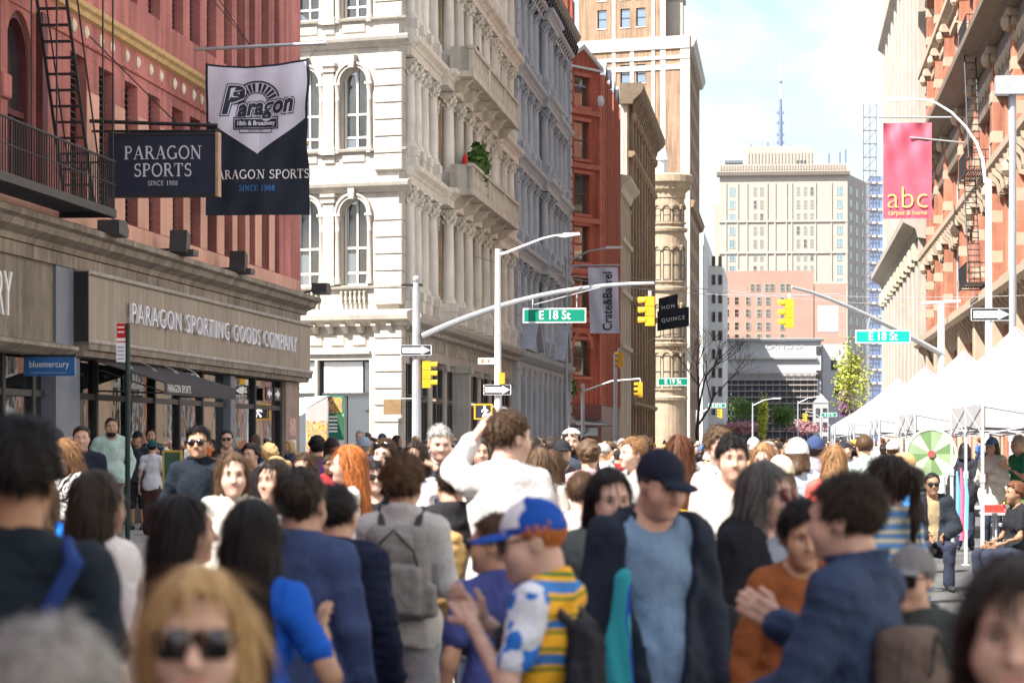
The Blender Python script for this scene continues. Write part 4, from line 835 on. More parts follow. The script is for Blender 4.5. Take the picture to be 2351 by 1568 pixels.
# gap-free lower storeys in netting with scaffold frame
sx = lambda u: (u-1668)*PY/F; zv = lambda v: Zat(v, -4, PY)
netw = sx(1873)
MB(pf).box(-.4, netw, .3, .34, 1, zv(872)).build('netting', shm, pb)
st = M('scaffold_steel', (.36, .33, .33), .6, .1, 1); m = MB(pf)
for k in range(14): m.box(-.4+k*netw/13-.06, -.4+k*netw/13+.06, .36, .5, 0, zv(850))
m.build('scaffold_standards', st, pb)
for v in (990, 972, 955, 940, 926, 912, 898, 884, 872, 858): MB(pf).box(-.6, netw+.2, .34, .95, zv(v)-.12, zv(v)+.12).build('scaffold_deck', M('scaffold_deck', (.28, .24, .22), .8, .1, 1), pb)
cornice(pf, -.9, pw+.5, ph-.5, [(0, 0), (.6, .1), (.8, .5), (0, .6)], pcl, pb); cornice(pf, -.5, netw, zv(826), [(0, 0), (.7, .1), (.8, .5), (0, .6)], M('grey_cap_stone'), pb)
text('sign_letters', 'PORCELANOSA', M('grey_sign_letter', (.4, .4, .42), .6), pb, (Xat(1765, PY), PY-.12, zv(795)), (1, 0, 0), (0, 0, 1), 1.75, sx=1.05, spacing=1.1)
for v in (815, 870): window(pf, sx(1872), zv(v), 1.2, 1.6, pb, frM, glsM, 'sash', .13)
ax_, af_, aw_, ah_ = block('white_annex_block', 'sunlit white annex with one small window right of the scaffolding', 1888, 1946, 790, 531, 20, pcl)
window(af_, aw_*.35, ah_-5, 1.1, 1.9, ax_, frM, glsM, 'sash', .13); window(af_, aw_*.5, ah_-10, 1.1, 1.9, ax_, frM, glsM, 'sash', .13)
o, f_, w_, h_ = block('grey_gabled_block', 'narrow grey block with peaked top below the white annex', 1868, 1902, 925, 470, 15, M('grey_block_stone', (.36, .36, .37), .8, .1, .5)); MB(f_).extr([(-.2, h_), (w_+.2, h_), (w_/2, h_+1.6)], 'y', -3, .1).build('gable', M('grey_block_stone'), o)
for r_ in range(4):
    for k in range(2): window(f_, .35+k*1.2, h_-2.4-r_*2.4, .7, 1.5, o, frM, glsM, 'sash', .13, False)
# salmon brick block above it
sal = M('salmon_brick_far', (.33, .205, .165), .85, .08, .25)
sb, sf, sw, sh = block('salmon_brick_block', 'salmon brick block with small windows behind the showroom', 1664, 1868, 622, 600, 25, sal)
sb_l = MB(); 
px = lambda u: (u-1664)*600/F
MB(sf).box(px(1664)-.02, px(1716), -3, .06, 0, Zat(655, -8, 600)).build('left_wing', sal, sb); MB(sf).box(px(1868), px(1940), -20, -.02, 0, Zat(652, 8, 600)).build('right_wing', sal, sb)
for v in (690, 718, 748, 775):
    for u in (1667, 1686, 1712, 1737, 1757, 1790): window(sf, px(u), Zat(v, 0, 600)-.9, 1.0 if u != 1667 else .7, 1.7, sb, wst, glsM, 'sash', .14, False)
for u in (1722, 1735, 1755, 1767, 1790, 1803): window(sf, px(u), Zat(662, 0, 600)-.6, .95, 1.6, sb, wst, glsM, 'sash', .14, False)
for v in (690, 715, 738, 765): window(sf, px(1925), Zat(v, 0, 600)-.9, 1.0, 1.7, sb, wst, glsM, 'sash', .0, False)
MB(sf).box(px(1876), px(1922), -.01, .1, Zat(762, 0, 600), Zat(703, 0, 600)).build('painted_billboard', M('pale_billboard', (.66, .67, .68), .7, .1, .8), sb)
rt = thing('roof_tank', (Xat(1702, 598), 604, 33), 'grey wooden water tank on the salmon block roof', 'tank')
MB().lathe([(1.7, Zat(648, 0, 604)), (1.7, Zat(625, 0, 604)), (.1, Zat(617, 0, 604))], (Xat(1702, 604), 604, 0), 12).build('tank', M('weathered_wood', (.28, .24, .24), .9), rt)
m = MB(); [m.box(Xat(1702, 604)+dx-.1, Xat(1702, 604)+dx+.1, 603.9+dy, 604.1+dy, 30, Zat(647, 0, 604)) for dx in (-1.2, 1.2) for dy in (-1.2, 1.2)]; m.build('leg_frame', st, rt)
stl_ = M('blue_steel', (.13, .17, .26), .6, .1, .1)
# big pale stone tower
stw = M('pale_tower_stone', (.355, .322, .285), .75, .07, .12, 0, .3); stw2 = M('buff_tower_brick', (.27, .235, .2), .8, .05, .2)
TY = 800; tw, tf, tww, th_ = block('pale_stone_tower', 'huge pale stone tower with balustraded roof closing the skyline', 1652, 1945, 402, TY, 40, stw)
q = lambda u: (u-1652)*TY/F; zt = lambda v: Zat(v, 0, TY)
cornice(tf, -.8, tww+.8, zt(403), [(0, -.4), (1.2, 0), (1.6, 1.0), (0, 1.4)], stw2, tw); MB(tf).box(-.5, tww+.3, -1, -.3, zt(392), zt(377)).build('parapet', stw, tw)
for k in range(46): MB(tf).box(.2+k*.8, .6+k*.8, -.3, -.1, zt(390), zt(379)).build('parapet_baluster', stw2, tw)
MB(tf).box(q(1714), q(1866), -24, -2, zt(392), zt(334)).build('penthouse', stw, tw)
for k in range(20): MB(tf).box(q(1717)+k*.97, q(1717)+k*.97+.3, -2, -1.8, zt(386), zt(350)).build('penthouse_rib', stw2, tw)
for k in range(3): window(tf, q(1828+k*8), zt(385), .5, 2.2, tw, frM, glsM, 'none', -1.7, False)
MB().box(Xat(1945, TY), Xat(1990, TY+.1), TY+.1, TY+36, 0, zt(400)).build('east_wing', stw2, tw) if False else None
MB(tf).box(q(1664), q(1704), -8, -2, zt(372), zt(366)).build('roof_canopy', M('blue_grey_paint'), tw)
for k in range(6): MB(tf).box(q(1666+k*7), q(1666+k*7)+.25, -3, -2.7, zt(378), zt(372)).build('canopy_post', stw2, tw)
for k, (u_, v_) in enumerate(((1722, 326), (1760, 322), (1810, 328), (1848, 330), (1900, 350), (1925, 346), (1938, 340))): MB(tf).box(q(u_), q(u_)+.5, -6, -5.5, zt(380), zt(v_)).build('roof_mast', stl_, tw)
blg = glass_mat('teal_window_glass', (.12, .22, .27), 0, .08)
for r_ in range(13):
    v = 440+r_*30
    for k, u in enumerate((1674, 1729, 1744, 1827, 1843, 1858, 1918)):
        big = u in (1674, 1918); gm = blg if big else (glsL if (r_*7+k*3) % 5 else glsM)
        window(tf, q(u), zt(v)-1.2, 1.7 if big else 1.0, 2.5, tw, wst, gm, 'mull' if big else 'sash', .13, False)
for u0, u1 in ((1665, 1668), (1692, 1695), (1713, 1716), (1758, 1762), (1776, 1780), (1803, 1806), (1815, 1818), (1870, 1872), (1905, 1908), (1938, 1943)): MB(tf).box(q(u0), q(u1), 0, .3, 0, zt(420)).build('tower_pilaster', stw, tw)
for v in (508, 580, 650): MB(tf).box(-.2, tww+.2, 0, .4, zt(v)-.3, zt(v)+.3).build('belt_course', stw, tw)
# shaded flank: a slightly turned east wing
ex0, ex1 = Xat(1945, TY), Xat(1990, TY+30); fr2 = Fr((ex0+.02, TY+.02), (ex1-ex0, 30), (30, -(ex1-ex0)))
ln = math.hypot(ex1-ex0, 30); MB(fr2).box(0, ln, -8, 0, 0, zt(400)).build('flank_wall', stw, tw)
for r_ in range(13):
    for k in range(3): window(fr2, 3+k*9.5, zt(445+r_*30), 5, 2.6, tw, wst, blg, 'mull', .13, False)
# other skyline pieces
o, f_, w_, h_ = block('white_side_block', 'sunlit white side block at the left end of the avenue', 1612, 1660, 610, 470, 40, M('sunlit_white_block', (.55, .53, .5), .8, .05, .3))
for r_ in range(9):
    for k in range(3): window(f_, .5+k*1.15, 6+r_*3.2, .6, 1.7, o, frM, glsM, 'none', .1, False)
# its taller neighbour out of view shades the showroom front
o, f_, w_, h_ = block('pale_row_block', 'pale row block beside the white side block', 1598, 1613, 560, 440, 70, M('sunlit_white_block'))
MB().box(-30, PX-.2, 441, 512, 0, 35.5).build('west_row', M('sunlit_white_block'), o)
gls2 = glass_mat('blue_tower_glass', (.30, .42, .52), 0, .15)
o, f_, w_, h_ = block('glass_skyscraper', 'distant blue glass skyscraper with slanted top', 1610, 1652, 605, 1500, 60, gls2)
MB().extr([(Xat(1630, 1500), h_), (Xat(1652, 1500), h_), (Xat(1652, 1500), Zat(590, 0, 1500)), (Xat(1638, 1500), Zat(550, 0, 1500))], 'y', 1500, 1540).build('slanted_crown', gls2, o)
o, f_, w_, h_ = block('side_tower', 'pale tower edge seen left of the big stone tower', 1640, 1656, 470, 850, 30, M('pale_tower_stone'))
# spire
sp = thing('antenna_spire', (Xat(1792, 2400), 2400, 0), 'slender blue and white antenna spire rising far behind the tower', 'antenna'); ax = Xat(1792, 2400); sv = lambda v: Zat(v, 0, 2400)
stl = M('blue_steel', (.13, .17, .26), .6, .1, .1); MB().box(ax-14, ax+14, 2400, 2430, 0, sv(345)).build('base_building', stw2, sp)
MB().lathe([(2.0, sv(350)), (1.7, sv(300)), (1.8, sv(298)), (1.1, sv(232)), (1.2, sv(228)), (.1, sv(228))], (ax, 2400, 0), 8).build('lower_mast', stl, sp); MB().lathe([(.9, sv(232)), (.7, sv(190)), (.5, sv(185)), (.15, sv(120))], (ax, 2400, 0), 8).build('upper_mast', whtM, sp); MB().lathe([(1.3, sv(192)), (1.3, sv(186))], (ax, 2400, 0), 8).build('collar', stl, sp)
for v in (330, 312, 285, 262): MB().box(ax-3.3, ax+3.3, 2399, 2401, sv(v), sv(v)+2).build('mast_platform', stl, sp)
# glass tower under construction on the right
gt, gf, gw, gh = block('blue_glass_tower', 'blue glass tower under construction with hoist mast', 1996, 2060, 405, 700, 30, glass_mat('cobalt_glass', (.10, .18, .36), 0, .1))
for r_ in range(16): MB(gf).box(-.2, gw, 0, .5, gh-2-r_*3.4, gh-1.4-r_*3.4).build('floor_edge', M('concrete_edge', (.5, .47, .45), .8), gt)
m = MB(gf); z_ = 2
while z_ < Zat(245, 0, 700):
    m.box(-1.6, 1.8, .8, 1.0, z_, z_+.25); m.add([(-1.6, .9, z_), (-1.4, .9, z_), (1.8, .9, z_+3.4), (1.6, .9, z_+3.4)], [(0, 1, 2, 3)]); z_ += 3.4
for x in (-1.6, 0, 1.6): m.box(x, x+.2, .8, 1.0, 0, Zat(242, 0, 700))
m.build('hoist_mast', M('rust_steel', (.12, .10, .11), .7, .2, 1), gt)
# ================================================================== east side of the avenue
Ef = Fr((EX, 0), (0, 1), (-1, 0))
est = M('sunlit_limestone', (.36, .325, .285), .75, .1, .8, .15, streak=.12)
cb = thing('limestone_bank_building', (15, 260, 0), 'tall cream limestone building with giant pilasters on the right', 'building')
ops = [(226+k*7.5, 229.6+k*7.5, 5+f*4.6, 8.4+f*4.6) for k in range(10) for f in range(14)]
wall(Ef, 221, 300, 0, 72, ops, .6).build('wall', est, cb)
for o_ in ops: window(Ef, o_[0], o_[2], 3.6, 3.4, cb, est, glsL, 'cross', -.3, False)
for k in range(11): MB(Ef).bbox(222.5+k*7.5, 225+k*7.5, 0, .8, .2, 17.6, .1).build('pilaster', est, cb); MB(Ef).bbox(222.5+k*7.5, 225+k*7.5, 0, .7, 20.5, 66, .1).build('upper_pilaster', est, cb)
for k in range(11): MB(Ef).bbox(222.2+k*7.5, 225.3+k*7.5, 0, 1.1, 16.2, 17.7, .15).build('capital', M('ochre_limestone', (.5, .42, .3), .8, .2, 3, .4), cb)
for z, d in ((17.8, 1.9), (43, 1.2), (68, 2.4)): cornice(Ef, 220.4, 300.8, z, [(-.3, 0), (d*.4, .2), (d*.5, .9), (d, 1.4), (d, 2.0), (-.3, 2.4)], est, cb)
MB(Fr((EX, 221), (.956, -.292), SN)).box(0, 12, -.5, 0, 0, 70).build('side_wall', est, cb) if False else MB(Fr((EX-.7, 221), (1, 0), (0, -1))).box(0, 14, -.5, 0, 0, 72).build('side_wall', est, cb)
# red carpet store
ab = thing('striped_brick_store', (16, 175, 0), 'red brick store with cream striped piers and fire escapes on the right', 'building')
abr = brick_mat('orange_red_brick', (.40, .16, .10), (.35, .13, .08), (.32, .18, .13), .25, .08, var=.25); abc = M('cream_band_stone', (.38, .30, .225), .8, .1, 1.2); agr = M('grey_window_frame', (.36, .39, .42), .6, .1, 2); abn = M('brown_cornice_metal', (.17, .125, .095), .7, .2, 1.2, .2)
piers = [210, 199, 187.5, 171.6, 158, 145, 132, 119, 106]; piers = sorted(piers); lev = [(1, 9.0), (9.6, 15.6), (15.9, 22.6), (23.6, 30), (30.4, 37)]
ops = []
for a, b in zip(piers, piers[1:]+[219]):
    n_ = 2
    for q_ in range(n_):
        w_ = (b-a-2.2)/n_
        for z0, z1 in lev: ops.append((a+1.7+q_*w_, a+1.7+(q_+.82)*w_, z0+.7, z1-1.0))
wall(Ef, 100, 219.5, 0, 38, ops, .5).build('wall', abr, ab)
for o_ in ops: window(Ef, o_[0], o_[2], o_[1]-o_[0], o_[3]-o_[2], ab, agr, glsM, 'cross', -.15)
for a in piers:
    for z0, z1 in lev[1:]:
        k = 0; z = z0
        while z < z1-.6:
            hh = 1.5 if k % 2 == 0 else .62
            MB(Ef).bbox(a, a+1.5, 0, .55 if k % 2 == 0 else .6, z, min(z+hh, z1-.5), .03).build('pier_block', abr if k % 2 == 0 else abc, ab); z += hh; k += 1
        MB(Ef).bbox(a-.25, a+1.75, 0, .85, z1-.5, z1+.05, .1).build('pier_capital', abc, ab); MB(Ef).ball((a+.75, .75, z1-.75), (.55, .35, .45), 8, 5).build('carved_boss', abc, ab)
    MB(Ef).bbox(a, a+1.5, 0, .6, .2, 8.6, .05).build('pier', abc, ab)
for (s0_, s1_, z0, z1) in ops:
    if z0 > 9: MB(Ef).box(s0_-.2, s1_+.2, 0, .3, z0-.3, z0-.05).build('sill', abc, ab); MB(Ef).extr([(s0_-.3, z1+.02), (s1_+.3, z1+.02), (s1_, z1+.45), (s0_, z1+.45)], 'y', 0, .32).build('lintel', abc, ab)
for z, d, mt in ((8.6, 1.15, abc), (15.5, .8, abc), (22.4, 1.9, abn), (30, .8, abc), (37, 2.2, abn)):
    cornice(Ef, 100, 219.8, z, [(-.3, 0), (d*.45, .05), (d*.5, .3), (d, .55), (d, .95), (-.3, 1.2)], mt, ab)
ro = MB().lathe([(.0, .22), (.25, .18), (.42, .05), (.5, 0)], n=10); ro.v = [(x, z, y) for x, y, z in ro.v]; rom = ro.mesh('rosette', abc, True)
MB(Ef).box(100, 219.6, -.2, .35, 19.8, 22.4).build('frieze', abn, ab)
for k in range(44): put('rosette', rom, ab, Ef.mat(121+k*2.25, .36, 21.1))
bk = MB().extr([(0, -1.3), (.3, -1.2), (.45, -.6), (.8, -.3), (.85, 0), (0, 0)], 'x', -.2, .2).mesh('bracket', abc)
for k in range(40): put('bracket', bk, ab, Ef.mat(122+k*2.45, 0, 9.0)); put('bracket', bk, ab, Ef.mat(122+k*2.45, 0, 15.7))
MB(Fr((EX, 219.5), (1, 0), (0, 1))).box(0, 10, -.4, -.05, 0, 38).build('side_wall', abr, ab); MB(Ef).box(100, 219, -12, -.5, 36.5, 37).build('roof', M('tar_roof'), ab)
# two fire escapes on it
def escape(label, ya, yb, zs):
    e = thing('fire_escape', (EX-.7, (ya+yb)/2, zs[0]), label, 'fire escape', 'fire escapes on the striped brick store')
    for z in zs:
        m = MB(Ef); m.box(ya, yb, .62, .68, z-.15, z); m.box(ya, yb, 1.75, 1.82, z-.15, z); d = .7
        while d < 1.75: m.box(ya, yb, d, d+.06, z-.05, z-.01); d += .13
        for s in (ya, (ya+yb)/2, yb-.06): m.box(s, s+.06, .6, 1.8, z-.16, z-.1)
        m.build('platform', ironM, e); m = MB(Ef); m.tube([(ya, 1.8, z+1), (yb, 1.8, z+1)], .03, 5); m.tube([(ya, .6, z+1), (ya, 1.8, z+1)], .03, 5); m.tube([(ya, 1.8, z+.5), (yb, 1.8, z+.5)], .02, 5); m.tube([(ya, .6, z+.5), (ya, 1.8, z+.5)], .02, 5); m.build('handrail', ironM, e)
        bar = _cm.setdefault('febar', MB().box(-.014, .014, -.014, .014, 0, 1.).mesh('baluster', ironM))
        n_ = int((yb-ya)/.3)
        for k in range(n_+1): put('baluster', bar, e, Ef.mat(ya+k*(yb-ya)/n_, 1.8, z))
        for k in range(4): put('baluster', bar, e, Ef.mat(ya, .8+k*.28, z))
    for z0, z1 in zip(zs, zs[1:]):
        m = MB(Ef); m.tube([(ya+.8, 1.0, z0), (yb-1, 1.0, z1)], .04, 5); m.tube([(ya+.8, 1.6, z0), (yb-1, 1.6, z1)], .04, 5)
        for k in range(18): t = (k+.5)/18; m.box(ya+.8+(yb-1.8-ya)*t-.1, ya+.8+(yb-1.8-ya)*t+.1, 1.0, 1.6, z0+(z1-z0)*t-.02, z0+(z1-z0)*t+.02)
        m.build('stair', ironM, e)
escape('black iron fire escape nearest the right edge of the brick store', 146.5, 152.5, [10.2, 16.2, 23.4])
# low side elements behind the camera that belong to the street: the left ones, sized for it, shade the near crowd
lowb = thing('corner_loft_building', (-20, -25, 0), 'tall loft building on the near left, behind the viewer', 'building'); MB().box(-32, PX, -60, -1.5, 0, 25.8).build('wall', redM, lowb)
lb2 = thing('low_row_building', (-18, 13, 0), 'low brick row on the near left side', 'building'); MB().box(-24, PX, -1.4, 25.9, 0, 13.0).build('wall', redM, lb2)
eb = thing('east_row_building', (18, 20, 0), 'unseen row on the near right, coloured pale to bounce light', 'building'); MB().box(EX, 30, -60, 66, 0, 20).build('wall', M('bounce_pale_stone', (.62, .58, .52), .8, .1, .8), eb)  # unseen row; its stone is made pale to bounce fill light into the shade
eb2 = thing('east_corner_building', (18, 92, 0), 'pale corner block across the side street on the right', 'building'); MB().box(EX, 30, 84, 99.5, 0, 22).build('wall', M('bounce_pale_stone'), eb2)
# ================================================================== people
def smin(a, b, k):
    h = np.maximum(k-np.abs(a-b), 0)/k; return np.minimum(a, b)-h*h*k*.25
def sd_prim(p, X, Y, Z):
    if p[0] == 'c':
        _, a, b, ra, rb = p; bx, by, bz = b[0]-a[0], b[1]-a[1], b[2]-a[2]; l2 = bx*bx+by*by+bz*bz+1e-9
        x, y, z = X-a[0], Y-a[1], Z-a[2]; t = np.clip((x*bx+y*by+z*bz)/l2, 0, 1)
        return np.sqrt((x-t*bx)**2+(y-t*by)**2+(z-t*bz)**2)-(ra+t*(rb-ra))
    _, c, r = p; x, y, z = X-c[0], Y-c[1], Z-c[2]
    k0 = np.sqrt((x/r[0])**2+(y/r[1])**2+(z/r[2])**2); k1 = np.sqrt((x/r[0]**2)**2+(y/r[1]**2)**2+(z/r[2]**2)**2)+1e-6
    return k0*(k0-1)/k1
def sd(prims, X, Y, Z, k=.03):
    d = None
    for p in prims:
        e = sd_prim(p, X, Y, Z); d = e if d is None else smin(d, e, k)
    return d
def bounds(prims, pad):
    lo = np.full(3, 1e9); hi = -lo
    for p in prims:
        if p[0] == 'c':
            for q, r in ((p[1], p[3]), (p[2], p[4])): lo = np.minimum(lo, np.array(q)-r); hi = np.maximum(hi, np.array(q)+r)
        else: lo = np.minimum(lo, np.array(p[1])-np.array(p[2])); hi = np.maximum(hi, np.array(p[1])+np.array(p[2]))
    return lo-pad, hi+pad
_E = [((0,0,0),(1,0,0)),((0,1,0),(1,1,0)),((0,0,1),(1,0,1)),((0,1,1),(1,1,1)),((0,0,0),(0,1,0)),((1,0,0),(1,1,0)),((0,0,1),(0,1,1)),((1,0,1),(1,1,1)),((0,0,0),(0,0,1)),((1,0,0),(1,0,1)),((0,1,0),(0,1,1)),((1,1,0),(1,1,1))]
def nets(d, lo, h):
    """surface nets: zero level of grid d -> (verts, quads)"""
    ins = d < 0; n = np.array(d.shape)
    c = np.zeros(n-1, np.int8)
    for i in (0, 1):
        for j in (0, 1):
            for k in (0, 1): c += ins[i:n[0]-1+i, j:n[1]-1+j, k:n[2]-1+k]
    act = (c > 0) & (c < 8); ids = np.argwhere(act); idx = np.full(n-1, -1, np.int64); idx[act] = np.arange(len(ids))
    acc = np.zeros((len(ids), 3)); cnt = np.zeros(len(ids))
    for o1, o2 in _E:
        a = d[ids[:, 0]+o1[0], ids[:, 1]+o1[1], ids[:, 2]+o1[2]]; b = d[ids[:, 0]+o2[0], ids[:, 1]+o2[1], ids[:, 2]+o2[2]]
        m = (a < 0) != (b < 0); t = np.where(m, a/(a-b+1e-12), 0)
        for q in range(3): acc[:, q] += np.where(m, o1[q]+t*(o2[q]-o1[q]), 0)
        cnt += m
    v = lo+(ids+acc/cnt[:, None])*h; F_ = []
    for ax in range(3):
        sl = [slice(None)]*3; s2 = [slice(None)]*3; sl[ax] = slice(0, n[ax]-1); s2[ax] = slice(1, n[ax])
        ch = ins[tuple(sl)] != ins[tuple(s2)]; e = np.argwhere(ch); b, c_ = (ax+1) % 3, (ax+2) % 3
        e = e[(e[:, b] > 0) & (e[:, b] < n[b]-1) & (e[:, c_] > 0) & (e[:, c_] < n[c_]-1)]
        q = []
        for db, dc in ((-1, -1), (0, -1), (0, 0), (-1, 0)):
            f = e.copy(); f[:, b] += db; f[:, c_] += dc; q.append(idx[f[:, 0], f[:, 1], f[:, 2]])
        q = np.stack(q, 1); fl = ~ins[e[:, 0], e[:, 1], e[:, 2]]; q[fl] = q[fl][:, ::-1]; F_.append(q)
    return v, np.concatenate(F_)
def surf(fun, lo, hi, h):
    lo = np.array(lo, float); hi = np.array(hi, float); n = np.ceil((hi-lo)/h).astype(int)+1
    ax = [(lo[i]+np.arange(n[i])*h).astype(np.float32) for i in range(3)]
    X, Y, Z = np.meshgrid(*ax, indexing='ij'); return nets(fun(X, Y, Z), lo, h)
def np_mesh(name, parts, mats):
    """parts: list of (verts, quads, material index array or int)"""
    V = []; Q = []; MI = []; b = 0
    for v, q, mi in parts:
        V.append(v); Q.append(q+b); MI.append(np.full(len(q), mi) if np.isscalar(mi) else mi); b += len(v)
    V = np.concatenate(V); Q = np.concatenate(Q); MI = np.concatenate(MI)
    me = bpy.data.meshes.new(name); me.vertices.add(len(V)); me.vertices.foreach_set('co', V.astype(np.float32).ravel())
    me.loops.add(len(Q)*4); me.loops.foreach_set('vertex_index', Q.astype(np.int32).ravel())
    me.polygons.add(len(Q)); me.polygons.foreach_set('loop_start', np.arange(0, len(Q)*4, 4, dtype=np.int32))
    for m in mats: me.materials.append(m)
    me.polygons.foreach_set('material_index', MI.astype(np.int32)); me.polygons.foreach_set('use_smooth', np.ones(len(Q), bool))
    me.update(calc_edges=True); return me
def mb_part(mb, mi):
    q = [f if len(f) == 4 else list(f)+[f[-1]] for f in mb.f if len(f) in (3, 4)]
    q = np.array([f for f in q]); return np.array(mb.v, float), q, mi
def rotm(yaw, pitch, roll=0):
    return np.array(Matrix.Rotation(math.radians(yaw), 3, 'Z') @ Matrix.Rotation(math.radians(pitch), 3, 'X') @ Matrix.Rotation(math.radians(roll), 3, 'Y'))
def folds(X, Y, Z, rng, amp, f=1.):
    d = 0
    for i in range(5):
        k = rng.normal(0, 1, 3); k /= np.linalg.norm(k); k *= (14+i*11)*f; k[2] *= 1.3
        s = np.sin(X*k[0]+Y*k[1]+Z*k[2]+rng.uniform(0, 6)+1.4*np.sin(X*9*f+Z*13*f+i)); d = d+(s if i % 2 else 1.6*np.abs(s)-.8)*amp*1.25/(1+.4*i)
    return d
# ---- head (origin = head centre, face towards -y)
HEADS = {}
def head_prims(fem, vr=0):
    w = .94 if fem else 1.; jw, jl = ((1., 0), (1.12, .004), (.9, -.004), (1.05, -.006))[vr]
    P = [('e', (0, .014, .032), (.0755*w, .095, .088)), ('e', (0, -.022, -.03), (.062*w, .070, .088)), ('e', (0, -.045, -.088-jl), (.040*w*jw, .042, .030)),
         ('c', (-.030, -.072, .024), (.030, -.072, .024), .016, .016), ('e', (.040*w, -.056, -.034), (.028, .030, .030)), ('e', (-.040*w, -.056, -.034), (.028, .030, .030)),
         ('c', (0, .028, -.09), (0, .035, -.165), .050 if fem else .058, .048 if fem else .056)]
    return P
def head_fun(fem, vr=0):
    P = head_prims(fem, vr); nl, nw, mw_ = ((0, 1., 1.), (.007, 1.15, 1.1), (-.005, 1.05, .92), (.003, .9, 1.05))[vr]
    def f(X, Y, Z):
        d = sd(P, X, Y, Z, .035)
        for s in (-1, 1):       # eye sockets
            e = np.sqrt((X-s*.031)**2+((Y+.103)*1.0)**2+((Z-.004)*1.25)**2)-.020; d = -smin(-d, e, .018)
        d = smin(d, sd_prim(('c', (0, -.086, .012), (0, -.107-nl, -.028-nl*.5), .007*nw, .0125*nw), X, Y, Z), .014)
        for s in (-1, 1): d = smin(d, sd_prim(('e', (s*.0125, -.094, -.032), (.009, .010, .008)), X, Y, Z), .006)
        d = smin(d, sd_prim(('c', (-.017, -.083, -.058), (.017, -.083, -.058), .007, .007), X, Y, Z), .006); d = smin(d, sd_prim(('c', (-.013, -.083, -.069), (.013, -.083, -.069), .0085, .0085), X, Y, Z), .006)
        m = sd_prim(('c', (-.022*mw_, -.093, -.0635), (.022*mw_, -.093, -.0635), .0025, .0025), X, Y, Z); d = -smin(-d, m, .003)
        d = smin(d, sd_prim(('e', (0, -.076, -.098), (.019, .016, .014)), X, Y, Z), .02)
        for s in (-1, 1):
            d = smin(d, sd_prim(('e', (s*.077*(.94 if fem else 1), .012, -.006), (.009, .019, .031)), X, Y, Z), .008)
            d = -smin(-d, sd_prim(('e', (s*.086*(.94 if fem else 1), .006, -.004), (.006, .010, .017)), X, Y, Z), .005)
        return d
    return f
def head_parts(fem, hi, vr=0):
    k = (fem, hi, vr)
    if k in HEADS: return HEADS[k]
    h = {2: .0055, 1: .0085}.get(hi, .0125)
    v, q = surf(head_fun(fem, vr), (-.105, -.135, -.24), (.105, .13, .14), h); c = v[q].mean(1)
    mi = np.zeros(len(q), int); lip = (np.abs(c[:, 0]) < .0215-.6*np.abs(c[:, 2]+.064)) & (c[:, 2] > -.0755) & (c[:, 2] < -.054) & (c[:, 1] < -.084); mi[lip] = 1
    parts = [(v, q, mi)]
    e = MB(); ir = MB(); br = MB()
    for s in (-1, 1):
        e.ball((s*.031, -.0755, .004), (.0138, .0118, .0062), 10, 6); ir.ball((s*.031, -.0833, .0042), (.0055, .0045, .0056), 8, 5)
        br.tube([(s*.014, -.0925, .024), (s*.032, -.0925, .030), (s*.048, -.079, .025)], [.003, .0034, .0015], 6)
        if hi: ir.tube([(s*.018, -.0865, .0085), (s*.031, -.0895, .0135), (s*.044, -.0815, .009)], [.0014, .0022, .0014], 5)
    parts += [mb_part(e, 2), mb_part(ir, 3), mb_part(br, 4)]
    HEADS[k] = parts; return parts
# ---- hand (origin = wrist, fingers towards -z, palm towards +y, thumb towards +x)
HANDC = {}
def hand_part(curl, mirror, hi):
    k = (curl, mirror, hi)
    if k in HANDC: return HANDC[k]
    P = [('c', (-.022, 0, -.02), (-.028, 0, -.082), .016, .013), ('c', (0, 0, -.01), (0, 0, -.09), .018, .014), ('c', (.022, 0, -.02), (.026, 0, -.085), .016, .013), ('c', (0, 0, .03), (0, 0, -.02), .027, .022)]
    cr = math.radians(curl)
    for x, l, z0 in ((-.032, .056, -.084), (-.0115, .07, -.09), (.0105, .074, -.092), (.031, .066, -.086)):
        p = Vector((x, 0, z0)); a = cr*.5; segs = []
        for fr_, ra, rb in ((.45, .0098, .009), (.32, .009, .0083), (.23, .0083, .007)):
            q = p+Vector((0, math.sin(a)*l*fr_*1.15, -math.cos(a)*l*fr_*1.15)); segs.append(('c', tuple(p), tuple(q), ra, rb)); p = q; a += cr*.75
        P += segs
    P += [('c', (.03, .006, -.03), (.053, .016, -.062), .014, .0115), ('c', (.053, .016, -.062), (.056, .026+.02*math.sin(cr), -.094), .0112, .0085)]
    v, q = surf(lambda X, Y, Z: sd(P, X, Y, Z, .008), *bounds(P, .012), .0058 if hi else .010)
    if mirror: v = v*np.array([-1, 1, 1]); q = q[:, ::-1]
    HANDC[k] = (v, q); return HANDC[k]

